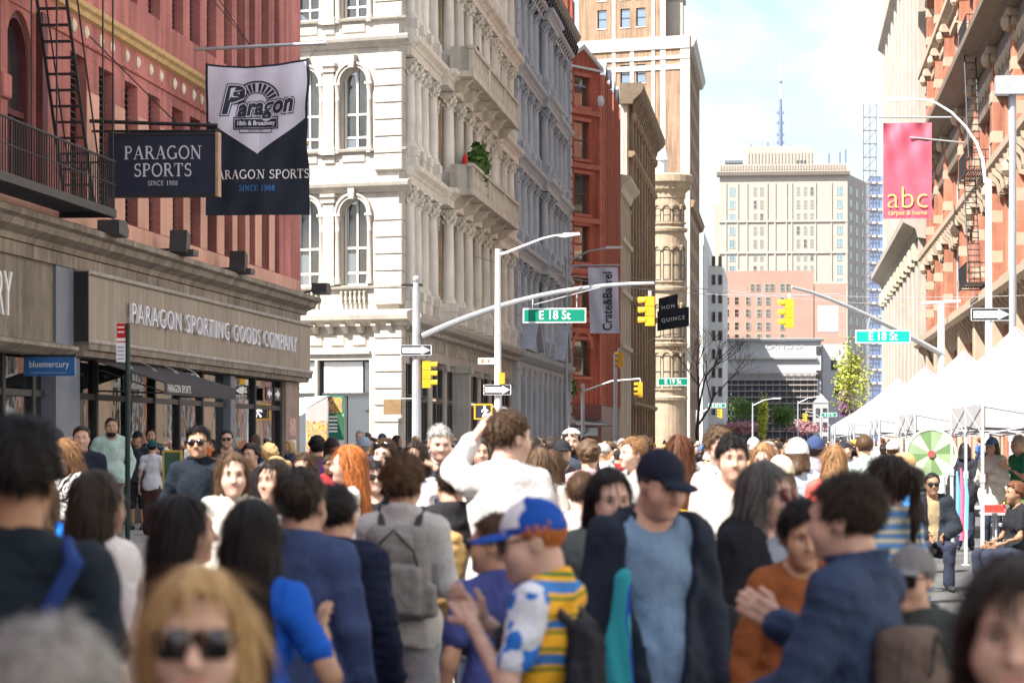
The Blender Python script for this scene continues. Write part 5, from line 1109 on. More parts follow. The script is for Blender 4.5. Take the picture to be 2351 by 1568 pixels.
ARMS = {  # elbow, wrist (x is multiplied by the side), palm direction
 'down': ((.245, .035, 1.145), (.255, -.035, .895)), 'swing_f': ((.245, -.03, 1.15), (.23, -.17, .95)), 'swing_b': ((.25, .12, 1.16), (.265, .12, .91)),
 'phone': ((.235, .0, 1.13), (.07, -.24, 1.19)), 'chest': ((.26, -.02, 1.13), (.05, -.21, 1.08)), 'hip': ((.36, .06, 1.18), (.2, -.03, 1.0)), 'pocket': ((.29, .07, 1.15), (.22, -.05, .93)),
 'shade': ((.17, -.29, 1.47), (.10, -.15, 1.63)), 'elbow_low': ((.34, .03, 1.16), (.20, -.18, 1.30)), 'hair': ((.42, .0, 1.40), (.15, .0, 1.58)), 'elbow_out': ((.44, .02, 1.22), (.20, -.17, 1.30)), 'fwd': ((.25, -.08, 1.15), (.14, -.30, 1.31)),
 'fwd_low': ((.25, -.08, 1.14), (.16, -.33, 1.05)), 'clap': ((.25, -.05, 1.15), (.06, -.24, 1.35)), 'lap': ((.27, -.06, 1.14), (.1, -.27, 1.05)), 'back': ((.30, .12, 1.18), (.10, .17, 1.02))}
CLOTHM = {}
def cmat(col, rough=.85, var=.10):
    k = 'cloth_%.3f_%.3f_%.3f' % tuple(col[:3])
    if k in MC: return MC[k]
    m = M(k, col, rough, var, 9, .25, .15, obj=True, bscale=220); return crease(m)
def crease(m):
    """add soft creases (mid-scale relief) under the weave"""
    n = m.node_tree.nodes; l = m.node_tree.links; co = next(x for x in n if x.type == 'TEX_COORD'); mp = n.new('ShaderNodeMapping'); mp.inputs['Scale'].default_value = (1, 1, .75); mp.inputs['Rotation'].default_value = (.5, .4, 0); l.new(co.outputs['Object'], mp.inputs[0])
    t = n.new('ShaderNodeTexNoise'); t.inputs['Scale'].default_value = 11; t.inputs['Detail'].default_value = 3; t.inputs['Distortion'].default_value = 1.3; l.new(mp.outputs[0], t.inputs['Vector'])
    b = n.new('ShaderNodeBump'); b.inputs['Strength'].default_value = .75; b.inputs['Distance'].default_value = .022; l.new(t.outputs[0], b.inputs['Height'])
    o = next((x for x in n if x.type == 'BUMP' and x != b), None)
    if o: l.new(b.outputs[0], o.inputs['Normal'])
    else: l.new(b.outputs[0], n['Principled BSDF'].inputs['Normal'])
    return m
def skinm(t):
    c = {'l': (.50, .305, .225), 'p': (.55, .355, .28), 'm': (.42, .25, .165), 'b': (.30, .165, .10), 'd': (.13, .07, .045)}[t]
    return M('skin_'+t, c, .5, .16, 22, .12, .35, obj=True, bscale=260)
def lipm(t): return M('lips_'+t, {'l': (.46, .22, .18), 'p': (.50, .25, .21), 'm': (.36, .17, .13), 'b': (.22, .10, .075), 'd': (.1, .045, .04)}[t], .4, .05, 9, obj=True)
HAIRC = {'black': (.012, .010, .011), 'dark': (.025, .017, .013), 'brown': (.065, .036, .02), 'lbrown': (.10, .062, .036), 'blond': (.44, .29, .135), 'red': (.34, .11, .03), 'auburn': (.11, .042, .022), 'grey': (.30, .29, .28), 'dgrey': (.09, .085, .085), 'strawb': (.25, .135, .065)}
def hairm(c):
    k = 'hair_'+c
    if k in MC: return MC[k]
    m = M(k, HAIRC[c], .5, .35, 1, 0, .18, obj=True); n = m.node_tree.nodes; l = m.node_tree.links; t = next(x for x in n if x.type == 'TEX_NOISE'); co = next(x for x in n if x.type == 'TEX_COORD')
    mp = n.new('ShaderNodeMapping'); mp.inputs['Scale'].default_value = (150, 150, 9); l.new(co.outputs['Object'], mp.inputs[0]); l.new(mp.outputs[0], t.inputs['Vector'])
    bp = n.new('ShaderNodeBump'); bp.inputs['Strength'].default_value = .5; bp.inputs['Distance'].default_value = .004; l.new(t.outputs[0], bp.inputs['Height']); l.new(bp.outputs[0], n['Principled BSDF'].inputs['Normal']); return m
eyeM = M('eye_white', (.62, .6, .57), .3, 0); irisM = M('eye_iris', (.03, .02, .015), .2, 0); shoeM = M('dark_shoe', (.03, .03, .03), .6, .1, 9, obj=True); lensM = M('sunglass_lens', (.008, .007, .01), .08, 0, spec=.8)

def hair_mesh(style, length, h, seed, fem, p_fr=0., hat=False):
    rng = np.random.RandomState(seed); w = .95 if fem else 1.
    big = {'curly': .024, 'afro': .035, 'fade': .02}.get(style, .010 if not fem else .014)
    cap = ('e', (0, .018, .036), ((.0765+big)*w, .098+big, .089+big*1.1))
    dr = []
    if style in ('long', 'bob', 'half'):
        L = length
        dr = [('e', (0, .045, -.03), (.092*w, .075, .11)), ('c', (0, .065, -.04), (.012, .122, -L), .074, .046)]
        for s in (-1, 1): dr += [('c', (s*.066*w, .012, .03), (s*.088*w, .01+(.0 if style == 'bob' else .015), -L*.75), .032, .024), ('c', (s*.05*w, .06, -.05), (s*.07*w, .108, -L*.95), .045, .03)]
    if style == 'pony': dr = [('c', (0, .10, .06), (0, .155, .04), .03, .036), ('c', (0, .155, .04), (.0, .165, -.12), .036, .034), ('c', (0, .165, -.12), (.01, .14, -length), .034, .012)]
    if style == 'bun': dr = [('e', (0, .115, .055), (.045, .042, .042))]
    if style == 'topbun': dr = [('e', (0, .03, .15), (.045, .045, .04))]
    P = [cap]+dr
    def f(X, Y, Z):
        d = sd(P, X, Y, Z, .03)
        az = np.arctan2(X, Y-.02); wob = 1 if style not in ('curly', 'afro') else .3
        g = .0028*wob*np.sin(az*22+np.sin(Z*30+seed)*1.5+seed)+.0018*wob*np.sin(az*47+np.sin(Z*50)*2)
        if style in ('curly', 'afro'):
            for i in range(6): k = rng.normal(0, 1, 3); k *= (75+25*i)/np.linalg.norm(k); g = g+np.sin(X*k[0]+Y*k[1]+Z*k[2]+i*1.7)*.0042
        else: g = g+.004*np.sin(X*31+seed)*np.sin(Y*27+1)*np.sin(Z*24+seed*.7)
        d = d+g
        # face opening
        hl = {'bob': .082, 'long': .088}.get(style, .084)-p_fr; fw = .062 if dr else .078
        top = Z-(hl-5.*(X-.012)**2)
        box = np.maximum.reduce([np.abs(X)-fw*w, Y+.028+.0*Z, top, -Z-1.])
        d = np.maximum(d, -box-.0)
        if not dr or style in ('pony', 'bun', 'topbun'):
            nape = -.058 if style != 'fade' else -.02
            cut = np.maximum(nape-Z+.0*X, -10.)
            if dr: cut = np.where(Y > .085+.3*np.maximum(Z-.1, 0), -1., cut) if style == 'pony' else cut
            d = d+.010*np.clip((.03-Z)/.08, 0, 1); d = np.maximum(d, cut)
            side = np.maximum.reduce([.062-np.abs(X), Y-.035, Z-.008, -Z-1.]); d = np.maximum(d, -side)
            if style == 'fade': d = np.maximum(d, np.where(Z < .02, .012+d, d))
        return d
    lo, hi = bounds(P, .03); return surf((lambda X, Y, Z: np.maximum(f(X, Y, Z), Z-.062)) if hat else f, lo, hi, h)
def strands(v, q, style, n, seed, wd):
    """loose strands that follow the hair surface"""
    rng = np.random.RandomState(seed); nr = np.zeros_like(v); fn = np.cross(v[q[:, 1]]-v[q[:, 0]], v[q[:, 2]]-v[q[:, 0]])
    for k in range(4): np.add.at(nr, q[:, k], fn)
    nr /= np.linalg.norm(nr, axis=1)[:, None]+1e-9
    if (nr*(v-v.mean(0))).sum() < 0: nr = -nr
    i = rng.randint(0, len(v), n); p = v[i]; m = nr[i]; cr = np.array([0, .03, .13])
    if style in ('long', 'bob', 'half', 'pony'): d = np.tile([0, .02, -1.], (n, 1))+rng.normal(0, .18, (n, 3)); ln = rng.uniform(.04, .15, n); lift = .008
    elif style in ('curly', 'afro'): d = rng.normal(0, 1, (n, 3)); ln = rng.uniform(.015, .04, n); lift = .014
    else: d = (p-cr)+rng.normal(0, .05, (n, 3)); d /= np.linalg.norm(d, axis=1)[:, None]; ln = rng.uniform(.02, .045, n); lift = .009
    top = p[:, 2] > .09; d[top] = d[top]+(p[top]-cr)*6
    V = []; w = wd*rng.uniform(.6, 1.4, n)[:, None]; pts = [p+m*.001]
    for s in range(3):
        t = d-(d*m).sum(1)[:, None]*m; t /= np.linalg.norm(t, axis=1)[:, None]+1e-9; pts.append(pts[-1]+t*(ln/3)[:, None]+m*lift*(.6 if s < 2 else .2)*rng.uniform(0, 1, n)[:, None]+rng.normal(0, .0015, (n, 3)))
    sd_ = np.cross(m, d); sd_ /= np.linalg.norm(sd_, axis=1)[:, None]+1e-9
    for s, a in enumerate((1, 1, .8, .15)): V += [pts[s]-sd_*w*a, pts[s]+sd_*w*a]
    V = np.stack(V, 1).reshape(-1, 3); b = np.arange(n)[:, None]*8; Q = np.concatenate([b+np.array([[2*s, 2*s+1, 2*s+3, 2*s+2]]) for s in range(3)]); return V, Q

def xf(v, R, t, s=1.): return (v*s) @ R.T+np.array(t)
def build_person(p, res, hi):
    """geometry of one figure, 1.75 m tall units scaled by p['H']; returns dict of part name -> (list of mesh parts, materials)"""
    fem = p.get('sex', 'm') == 'f'; seed = p['seed']; rng = np.random.RandomState(seed); S = p['H']/1.75; sit = p.get('sit'); dz = -.43 if sit else 0.
    b = p.get('build', 1.); sh = (.138 if fem else .162)*(.4+.6*b); out = {}
    def U(q): return (q[0], q[1], q[2]+dz)
    # --- skeleton
    tor = [('e', U((0, 0, 1.29)), ((.132 if fem else .152)*b, .094*b, .19)), ('e', U((0, -.004, 1.10)), ((.108 if fem else .130)*b, .084*b, .16)), ('e', U((0, .005, .955)), ((.150 if fem else .143)*b, .102*b, .115)),
           ('c', U((-sh, .012, 1.42)), U((sh, .012, 1.42)), .052, .052)]
    for s in (-1, 1): tor.append(('c', U((s*sh*.75, .015, 1.43)), U((s*.035, .02, 1.495)), .042, .040))
    if fem: tor += [('e', U((s*.064, -.07, 1.27)), (.052, .045, .055)) for s in (-1, 1)]
    arms = {}; arm_pr = []
    for s, nm in ((-1, p.get('armr', 'down')), (1, p.get('arml', 'down'))):
        el, wr = ARMS[nm]; shd = U((s*sh, .012, 1.415)); el = U((s*el[0]*(sh/.182*.5+.5), el[1], el[2])); wr = U((s*wr[0], wr[1], wr[2])); arms[s] = (shd, el, wr, nm)
        arm_pr += [('c', shd, el, .046*b, .037*b), ('c', el, wr, .037*b, .0245)]
    legs = []; feet = []; st = p.get('stride', 0.); knees = {}
    for s in (-1, 1):
        if sit: hp, kn, an = (s*.09, 0, .52), (s*.13, -.42, .50), (s*.13, -.40, .09)
        else:
            off = st*s; hp, kn, an = (s*.080, 0, .90), (s*.095, -.03-off*.45, .50), (s*.10, .0-off+(.06 if off < 0 else 0), .09+(.05 if off < 0 else 0))
        legs += [('c', hp, kn, .078*b, .055), ('c', kn, an, .056, .040)]; knees[s] = (hp, kn, an)
        feet += [('c', (an[0], an[1]+.03, an[2]-.045), (an[0]+s*.02, an[1]-.16, an[2]-.055), .040, .034)]
    neck = [('c', U((0, .025, 1.44)), U((0, .01, 1.57)), .062 if not fem else .053, .054 if not fem else .048)]
    body = tor+arm_pr+legs+neck
    lo, hi_ = bounds(body, .03); lo[2] = max(lo[2], .05)
    fsc = np.array([p.get('fw', rng.uniform(.94, 1.06)), rng.uniform(.97, 1.03), rng.uniform(.96, 1.04)]); Rh = rotm(p.get('hy', 0), p.get('hp', 0), p.get('hr', 0)); pv = np.array(U((0, .018, 1.50))); hc = tuple(pv+Rh @ (np.array(U((0, -.018, 1.632)))-pv)); hs = p.get('hs', 1.05)
    parts = []; v, q = surf(lambda X, Y, Z: sd(body, X, Y, Z, .03), lo, hi_, max(res*1.6, .018)); parts.append((v*S, q, 0))
    for (v, q, mi) in head_parts(fem, hi, seed % 4): parts.append((xf(v*fsc, Rh, hc, hs)*S, q, mi))
    v, q = surf(lambda X, Y, Z: sd(feet, X, Y, Z, .02), *bounds(feet, .02), max(res, .014)); parts.append((v*S, q, 5))
    for s in (-1, 1):
        shd, el, wr, nm = arms[s]; dr = Vector(wr)-Vector(el); dr.normalize()
        curl = {'phone': 70, 'chest': 60, 'clap': 28, 'fwd': 55, 'fwd_low': 55, 'shade': 12, 'lap': 35, 'elbow_out': 70}.get(nm, 38)
        hv, hq = hand_part(curl, s < 0, hi == 2)
        z = -dr; x = Vector((s*.0, -1, 0)) if abs(dr.z) > .6 else Vector((0, 0, 1)); y = z.cross(x); y.normalize(); x = y.cross(z)
        if (y.x*s) > 0 and abs(dr.z) > .6: y = -y; x = -x
        if s > 0 or True:
            R = np.array([[x[i]*(1 if s > 0 else -1), y[i], z[i]] for i in range(3)])
            if np.linalg.det(R) < 0: R[:, 1] *= -1
        parts.append((xf(hv, R, wr)*S, hq, 0))
    sk = p.get('skin', 'l'); out['body'] = (parts, [skinm(sk), lipm(sk), eyeM, irisM, hairm(p.get('hairc', 'dark')), p.get('shoe') or shoeM])
    # --- tops
    def garment(kind, off, hem, sleeve, neckc, openf=0., quilt=0., amp=.004, hood=False, coll=False):
        pr = list(tor)+[('c', U((0, .025, 1.42)), U((0, .018, 1.52)), .062 if not fem else .053, .056 if not fem else .049)]; ar = []
        pr.append(('e', U((0, .004, .92)), ((.182 if fem else .178)*b, .132*b, .26)))
        for s in (-1, 1):
            shd, el, wr, _ = arms[s]
            if sleeve > 0:
                t = min(sleeve, 1.); e2 = tuple(shd[i]+(el[i]-shd[i])*t for i in range(3)); ar.append(('c', shd, e2, .050*b, .046*b if sleeve <= 1 else .042*b))
            if sleeve > 1:
                t = sleeve-1; w2 = tuple(el[i]+(wr[i]-el[i])*t for i in range(3)); ar.append(('c', el, w2, .042*b, .031))
        nk = U((0, -.055, 1.53)); hem += dz
        if hood: pr += [('e', U((0, .085, 1.47)), (.115, .06, .055))]
        lo, hi_ = bounds(pr+ar, .03+off); lo[2] = max(lo[2], hem-.02)
        def f(X, Y, Z):
            d = sd(pr, X, Y, Z, .03); r2 = np.random.RandomState(seed)
            if ar: d = smin(d, sd(ar, X, Y, Z, .012), .022)
            d = d-off-amp*1.6+folds(X, Y, Z, r2, amp)
            if quilt: d = d-.010*np.abs(np.sin((Z+.12*np.abs(X))*quilt))
            d = np.maximum(d, hem-Z+.010*np.sin(X*25+seed))
            if not hood: d = np.maximum(d, np.where(X*X+(Y-.01)**2 < .0145, Z-(1.512+dz+.35*Y), -9.))
            if neckc: d = np.maximum(d, neckc-np.sqrt((X-nk[0])**2+((Y-nk[1])*.9)**2+((Z-nk[2])*1.1)**2))
            if openf: d = np.maximum(d, -np.maximum(np.abs(X)-openf*(.35+.65*np.clip((Z-hem)/.5, 0, 1)), Y+.02))
            if coll:
                rr = np.sqrt(X**2+(Y-.012)**2); e = np.maximum(np.abs(rr-.074-.2*(Z-U((0, 0, 1.47))[2]))-.013, np.abs(Z-U((0, 0, 1.49))[2]-.15*(Y))-.045); d = np.minimum(d, np.maximum(e, -Y-.01 if openf else -9))
            return d
        return surf(f, lo, hi_, res)
    TOPS = {'tee': (.012, .84, .62, .082), 'tank': (.008, .88, 0., .112), 'long': (.013, .85, 1.93, .086), 'shirt': (.014, .84, 1.93, .074), 'sweater': (.02, .88, 1.95, .08), 'jacket': (.024, .82, 1.95, .075), 'hoodie': (.02, .84, 1.95, .082), 'puffer': (.028, .84, 1.95, .07), 'coat': (.026, .58, 1.95, .075), 'half': (.014, .84, .95, .09)}
    for i, tp in enumerate(p.get('tops', [('tee', (.5, .5, .5))])):
        kind, col = tp[0], tp[1]; off, hem, sl, nc = TOPS[kind]; opt = tp[2] if len(tp) > 2 else {}
        sl = opt.get('sleeve', sl); hem = opt.get('hem', hem)
        v, q = garment(kind, off+.012*i, hem, sl, opt.get('neck', nc), opt.get('open', 0.), 62. if kind == 'puffer' else 0., .002 if kind == 'tank' else .003 if kind == 'long' else .0045, kind == 'hoodie', kind in ('jacket', 'coat', 'shirt') or opt.get('collar', False))
        out[{'tee': 't_shirt', 'tank': 'tank_top', 'long': 'long_sleeve_top', 'half': 't_shirt'}.get(kind, kind)+('' if i == 0 else '_over' if False else '')] = ([(v*S, q, 0)], [col if not isinstance(col, tuple) else cmat(col)])
    # --- trousers
    bc = p.get('bottom', (.03, .035, .06)); wide = p.get('wide', .016); end = p.get('leg_end', 1.)
    pr = [('e', U((0, .005, .945)), ((.150 if fem else .143)*b, .102*b, .11))]
    for s in (-1, 1):
        hp, kn, an = knees[s]; pr.append(('c', hp, kn, .080*b, .058))
        if end > .5: e2 = tuple(kn[i]+(an[i]-kn[i])*min(1, (end-.5)*2) for i in range(3)); pr.append(('c', kn, e2, .058, .046+wide*.5))
        else: pr[-1] = ('c', hp, tuple(hp[i]+(kn[i]-hp[i])*end*2 for i in range(3)), .088*b, .072)
    lo, hi_ = bounds(pr, .04)
    v, q = surf(lambda X, Y, Z: np.maximum(sd(pr, X, Y, Z, .03)-wide+folds(X, Y, Z, np.random.RandomState(seed+1), .005), Z-(1.05+dz)), lo, hi_, res*1.6)
    out['trousers' if end > .6 else 'shorts'] = ([(v*S, q, 0)], [bc if not isinstance(bc, tuple) else cmat(bc)])
    # --- hair, hats, glasses
    hst = p.get('hair', 'short')
    if hst != 'bald':
        v, q = hair_mesh(hst, p.get('hlen', .3), .0085 if hi == 2 else .0125 if hi else .017, seed % 17, fem, p.get('fringe', 0.), bool(p.get('hat'))); hp_ = [(xf(v, Rh, hc, hs)*S, q, 0)]
        if hi and not p.get('hat'): sv, sq = strands(v, q, hst, 3200 if hi == 2 else 1000, seed, .0013 if hi == 2 else .0022); hp_.append((xf(sv, Rh, hc, hs)*S, sq, 0))
        out['hair'] = (hp_, [hairm(p.get('hairc', 'dark'))])
    if p.get('beard'):
        B = [('e', (0, -.045, -.085), (.058, .056, .048)), ('e', (0, -.01, -.06), (.066, .06, .04))]
        v, q = surf(lambda X, Y, Z: np.maximum.reduce([sd(B, X, Y, Z)+.003*np.sin(X*160)*np.sin(Z*150), Z+.045-.5*np.maximum(np.abs(X)-.02, 0), -(sd_prim(('e', (0, -.1, -.062), (.022, .03, .008)), X, Y, Z))]), (-.075, -.12, -.14), (.075, .03, .02), .007); out['beard'] = ([(xf(v, Rh, hc, hs)*S, q, 0)], [hairm(p.get('hairc', 'dark'))])
    hat = p.get('hat')
    if hat:
        kind, col = hat[0], hat[1]; c2 = hat[2] if len(hat) > 2 else col
        if kind == 'cap':
            P = [('e', (0, .018, .035), (.0885, .110, .104))]
            def f(X, Y, Z):
                d = np.maximum(sd(P, X, Y, Z), .03-Z-.02*np.clip(Y*5, -1, 1)); br = sd_prim(('e', (0, -.115, .036), (.078, .085, .011)), X, Y, Z-(-.0)+1.2*X*X); br = np.maximum(br, Y+.06)
                return smin(np.minimum(d, np.sqrt(X**2+(Y-.018)**2+(Z-.141)**2)-.008), br, .006)
            v, q = surf(f, (-.11, -.22, .0), (.11, .145, .16), .0075 if hi == 2 else .012)
            c = v[q].mean(1); mi = ((c[:, 1] < -.0) & (c[:, 2] > .058) & (np.abs(c[:, 0]) < .08-.3*(c[:, 2]-.05))).astype(int) if c2 is not col else 0
            out['cap'] = ([(xf(v, Rh, hc, hs)*S, q, mi)], [cmat(col), cmat(c2)])
        elif kind == 'beanie':
            v, q = surf(lambda X, Y, Z: np.maximum(sd([('e', (0, .02, .045), (.092, .112, .11))], X, Y, Z)-.004*np.where(Z < .05, 1., 0.)+.0015*np.sin(np.arctan2(X, Y)*40), .022-Z), (-.12, -.12, 0), (.12, .15, .18), .009 if hi == 2 else .013); out['beanie'] = ([(xf(v, Rh, hc, hs)*S, q, 0)], [cmat(col)])
        elif kind == 'helmet':
            def f(X, Y, Z):
                d = np.maximum(sd([('e', (0, .01, .05), (.108, .138, .105))], X, Y, Z), .035-Z); return np.maximum(d, -np.maximum(np.abs(np.abs(X)-.04)-.010, .02-np.abs(Y)) - .0+np.where(Z < .09, .05, 0)*1.)
            v, q = surf(f, (-.13, -.15, .01), (.13, .17, .18), .0065); out['helmet'] = ([(xf(v, Rh, hc, hs)*S, q, 0)], [M('helmet_shell', (.7, .7, .68), .35, .05)])
    if p.get('glasses'):
        sh_, up = p['glasses'], .0
        m = MB(); t = MB(); up = .075 if sh_ == 'top' else 0; yy = .02 if sh_ == 'top' else 0
        for s in (-1, 1):
            hw, hh = (.030, .021) if sh_ != 'big' else (.034, .026); cx = s*.034
            po = [(cx-hw, .45*hh), (cx-hw*.8, hh), (cx+hw*.8, hh), (cx+hw, .45*hh), (cx+hw*.75, -hh), (cx-hw*.75, -hh)]
            m.extr([(x, z+.004+up) for x, z in po], 'y', -.106+yy+.10*0, -.101+yy); t.tube([(s*.066, -.100+yy, .014+up), (s*.079, -.03+yy, .016+up), (s*.082, .02+yy, .010+up)], .003, 5)
        t.tube([(-.008, -.105+yy, .012+up), (.008, -.105+yy, .012+up)], .003, 5); t.tube([(-.066, -.100+yy, .02+up), (.066, -.100+yy, .02+up)], .0028, 5)
        def poly_part(mb, mi):
            fs = []
            for f_ in mb.f:
                if len(f_) <= 4: fs.append(list(f_)+[f_[-1]]*(4-len(f_)))
                else: fs += [[f_[0], f_[k], f_[k+1], f_[k+1]] for k in range(1, len(f_)-1)]
            return xf(np.array(mb.v), Rh, hc, hs)*S, np.array(fs), mi
        out['sunglasses'] = ([poly_part(m, 0), poly_part(t, 1)], [p.get('lens') or lensM, p.get('frame') or irisM])
    return out
PEOPLE = []
def person(u, v, fd, face, label, ground=0., group=None, **kw):
    """stand a figure so that its head top is seen at (u,v) at a distance of F/fd"""
    d = F/fd; t = (u-U0)/F; Y = d*CT + 0; xc = t*d; X = xc*CT-d*ST; Y = xc*ST+d*CT     # camera axes -> world
    H = HC+(VH-v)/fd-ground - (kw.pop('lift', 0)); kw['H'] = H if not kw.get('sit') else H+.43*1.0
    kw.setdefault('seed', len(PEOPLE)*7+3); hat_up = {'cap': .02, 'beanie': .03, 'helmet': .035}.get((kw.get('hat') or [''])[0], .012)
    kw['H'] -= hat_up
    res = min(max(.0016*d, .0115), .026); parts = build_person(kw, res, 2 if d < 10 else 1 if d < 24 else 0)
    bp, bm = parts.pop('body'); o = put('person', np_mesh('person', bp, bm)); o.location = (X, Y, ground); o.rotation_euler = (0, 0, math.radians(face))
    tag(o, label, 'person', group)
    for nm, (pp, mm) in parts.items(): put(nm, np_mesh(nm, pp, mm), o)
    PEOPLE.append(o); return o
def worn(name, who, prims, col, label, cat, k=.03, h=.010, fn=None, extra=None):
    """a bag or similar worn by a figure, given in that figure's own space"""
    f = (lambda X, Y, Z: sd(prims, X, Y, Z, k)) if fn is None else fn
    v, q = surf(f, *bounds(prims, .04), h); o = put(name, np_mesh(name, [(v, q, 0)], [col if not isinstance(col, tuple) else cmat(col)])); o.location = who.location; o.rotation_euler = who.rotation_euler
    tag(o, label, cat)
    if extra:
        for nm, mb, mt in extra: put(nm, mb.mesh(nm, mt, True), o)
    return o
def stripe_mat(key, cols, scale=(6, 6, 16), dist=2.5, kind='wave'):
    """printed cloth: bands or blotches of several flat colours"""
    if key in MC: return MC[key]
    m = bpy.data.materials.new(key); m.use_nodes = True; n = m.node_tree.nodes; l = m.node_tree.links; b = n['Principled BSDF']; b.inputs['Roughness'].default_value = .85; b.inputs['Specular IOR Level'].default_value = .15
    t = n.new('ShaderNodeTexCoord'); mp = n.new('ShaderNodeMapping'); mp.inputs['Scale'].default_value = scale; l.new(t.outputs['Object'], mp.inputs[0])
    if kind == 'wave': x = n.new('ShaderNodeTexWave'); x.bands_direction = 'Z'; x.inputs['Scale'].default_value = 1; x.inputs['Distortion'].default_value = dist; x.inputs['Detail'].default_value = 1
    else: x = n.new('ShaderNodeTexNoise'); x.inputs['Scale'].default_value = 1; x.inputs['Detail'].default_value = 1; x.inputs['Distortion'].default_value = dist
    l.new(mp.outputs[0], x.inputs['Vector']); r = n.new('ShaderNodeValToRGB'); r.color_ramp.interpolation = 'CONSTANT'; e = r.color_ramp.elements
    for i, (p, c) in enumerate(cols):
        q = e[i] if i < 2 else e.new(p); q.position = p; q.color = (*c, 1)
    l.new(x.outputs[0 if kind != 'wave' else 'Fac'] if kind == 'wave' else x.outputs[0], r.inputs[0]); l.new(r.outputs[0], b.inputs['Base Color']); MC[key] = m; return m
# ================================================================== street furniture
galv = M('galvanised_steel', (.40, .41, .43), .45, .12, 3, 0, .5, metal=.3); slv = M('silver_pole', (.66, .66, .66), .45, .08, 3, 0, .5)
grnS = M('sign_green', (.0, .19, .115), .45, .05, 3); yelM = M('signal_yellow', (.62, .34, .02), .45, .1, 4); wsg = M('sign_white', (.80, .80, .80), .5, .03); blkS = M('sign_black', (.025, .025, .04), .5, .05)
def pole_at(u, Y): return Xat(u, Y), Y
def arrow_sign(t, x, y, z, w=.92, h=.31, inv=False):
    MB().box(x-w/2, x+w/2, y-.012, y+.012, z-h/2, z+h/2).build('sign_plate', blkS, t); q = MB(); a = .42
    q.extr([(x-w*.44, z-h*.27), (x+w*.18, z-h*.27), (x+w*.18, z-h*.42), (x+w*.46, z), (x+w*.18, z+h*.42), (x+w*.18, z+h*.27), (x-w*.44, z+h*.27)], 'y', y-.018, y-.013); q.build('arrow', wsg, t)
    text('lettering', 'ONE WAY', blkS, t, (x-w*.1, y-.021, z), (1, 0, 0), (0, 0, 1), h*.55, sx=.9)
    m = MB(); [m.box(a0, a1, y-.02, y-.012, z0, z1) for a0, a1, z0, z1 in ((x-w/2, x+w/2, z+h*.47, z+h/2), (x-w/2, x+w/2, z-h/2, z-h*.47), (x-w/2, x-w/2+.02, z-h/2, z+h/2), (x+w/2-.02, x+w/2, z-h/2, z+h/2))]; m.build('border', wsg, t)
def street_sign(t, x, y, z, w, h, txt, c=grnS):
    MB().box(x-w/2, x+w/2, y-.02, y+.02, z-h/2, z+h/2).build('sign_plate', wsg, t); MB().box(x-w/2+.04, x+w/2-.04, y-.026, y-.021, z-h/2+.04, z+h/2-.04).build('sign_face', c, t)
    text('lettering', txt, wsg, t, (x, y-.03, z), (1, 0, 0), (0, 0, 1), h*.86, sx=.9, off=.004)
def signal(t, x, y, z, s=1., side='l', mat=None):
    """three-lamp head seen from behind/side with visors"""
    h = .36*s
    for k in range(3):
        MB().bbox(x-.17*s, x+.17*s, y-.14*s, y+.10*s, z-(k+1)*h, z-k*h-.012, .03).build('signal_section', mat or yelM, t)
        m = MB(); sx = -1 if side == 'l' else 1
        m.lathe([(.15*s, 0), (.15*s, .26*s)], n=10, a0=math.radians(-20), a1=math.radians(200)); m.v = [(x+sx*(.17*s+b*1.0), y-.02+a, z-(k+.5)*h+c) for a, c, b in m.v]; m.build('visor', mat or yelM, t)
    MB().box(x-.05, x+.05, y-.05, y+.05, z, z+.2*s).build('hanger', galv, t)
# left signal pole with long mast arm
x, y = pole_at(957, 88.3)[0], 88.3; zz = lambda v, yy=88.3, xx=-10: Zat(v, xx, yy)
sp1 = thing('signal_pole', (x, y, .15), 'grey signal pole with long mast arm at the left corner', 'signal pole')
MB().tube([(x, y, .1), (x-.02, y, zz(648))], [.17, .12], 12).build('pole', galv, sp1); MB().ball((x-.02, y, zz(640)), .12, 8, 5).build('cap', galv, sp1); MB().box(x-.5, x+.2, y-.08, y-.02, zz(657), zz(651)).build('cross_bar', ironM, sp1)
ae = Xat(1500, 84); m = MB(); pts = []
for k in range(11):
    t = k/10; uu = 972+(1502-972)*t; vv = 770-(770-652)*(1-(1-t)**2.1); yy = 88.3-4*t; pts.append((Xat(uu, yy), yy, Zat(vv, -8, yy)))
m.tube(pts, [.11-.06*k/10 for k in range(11)], 8); m.build('mast_arm', galv, sp1)
MB().tube([pts[-3], (pts[-3][0]-2.4, pts[-3][1]+.9, pts[-3][2]-.55)], .02, 5).build('stay_wire', galv, sp1)
arrow_sign(sp1, x, y-.2, zz(804), 1.02, .33)
sy = 85.6; sgx = Xat(1273, sy); st1 = thing('street_name_sign', (sgx, sy, Zat(740, -6, sy)), 'large green street name sign hung under the left mast arm', 'sign', None); street_sign(st1, sgx, sy, Zat(724, -6, sy), 2.0, .46, 'E 18 St'); zt_ = Zat(707, -6, sy)
for dx in (-.7, .7):
    xx = sgx+dx; MB().tube([(xx, sy, zt_-.03), (xx, sy+.15, Zat(700-14*(dx+1), -6, sy)+.12)], .015, 5).build('bracket', galv, st1)
tx, ty_ = Xat(1492, 84), 84; s1 = thing('traffic_signal', (tx, ty_, 4.5), 'yellow traffic signal hanging at the end of the left mast arm', 'traffic signal'); signal(s1, tx, ty_, Zat(680, -4, 84), .85)
sl2 = thing('traffic_signal', (x+.3, y, 3), 'yellow traffic signal mounted beside the left signal pole', 'traffic signal'); signal(sl2, x+.33, y, zz(828), .82, 'r')
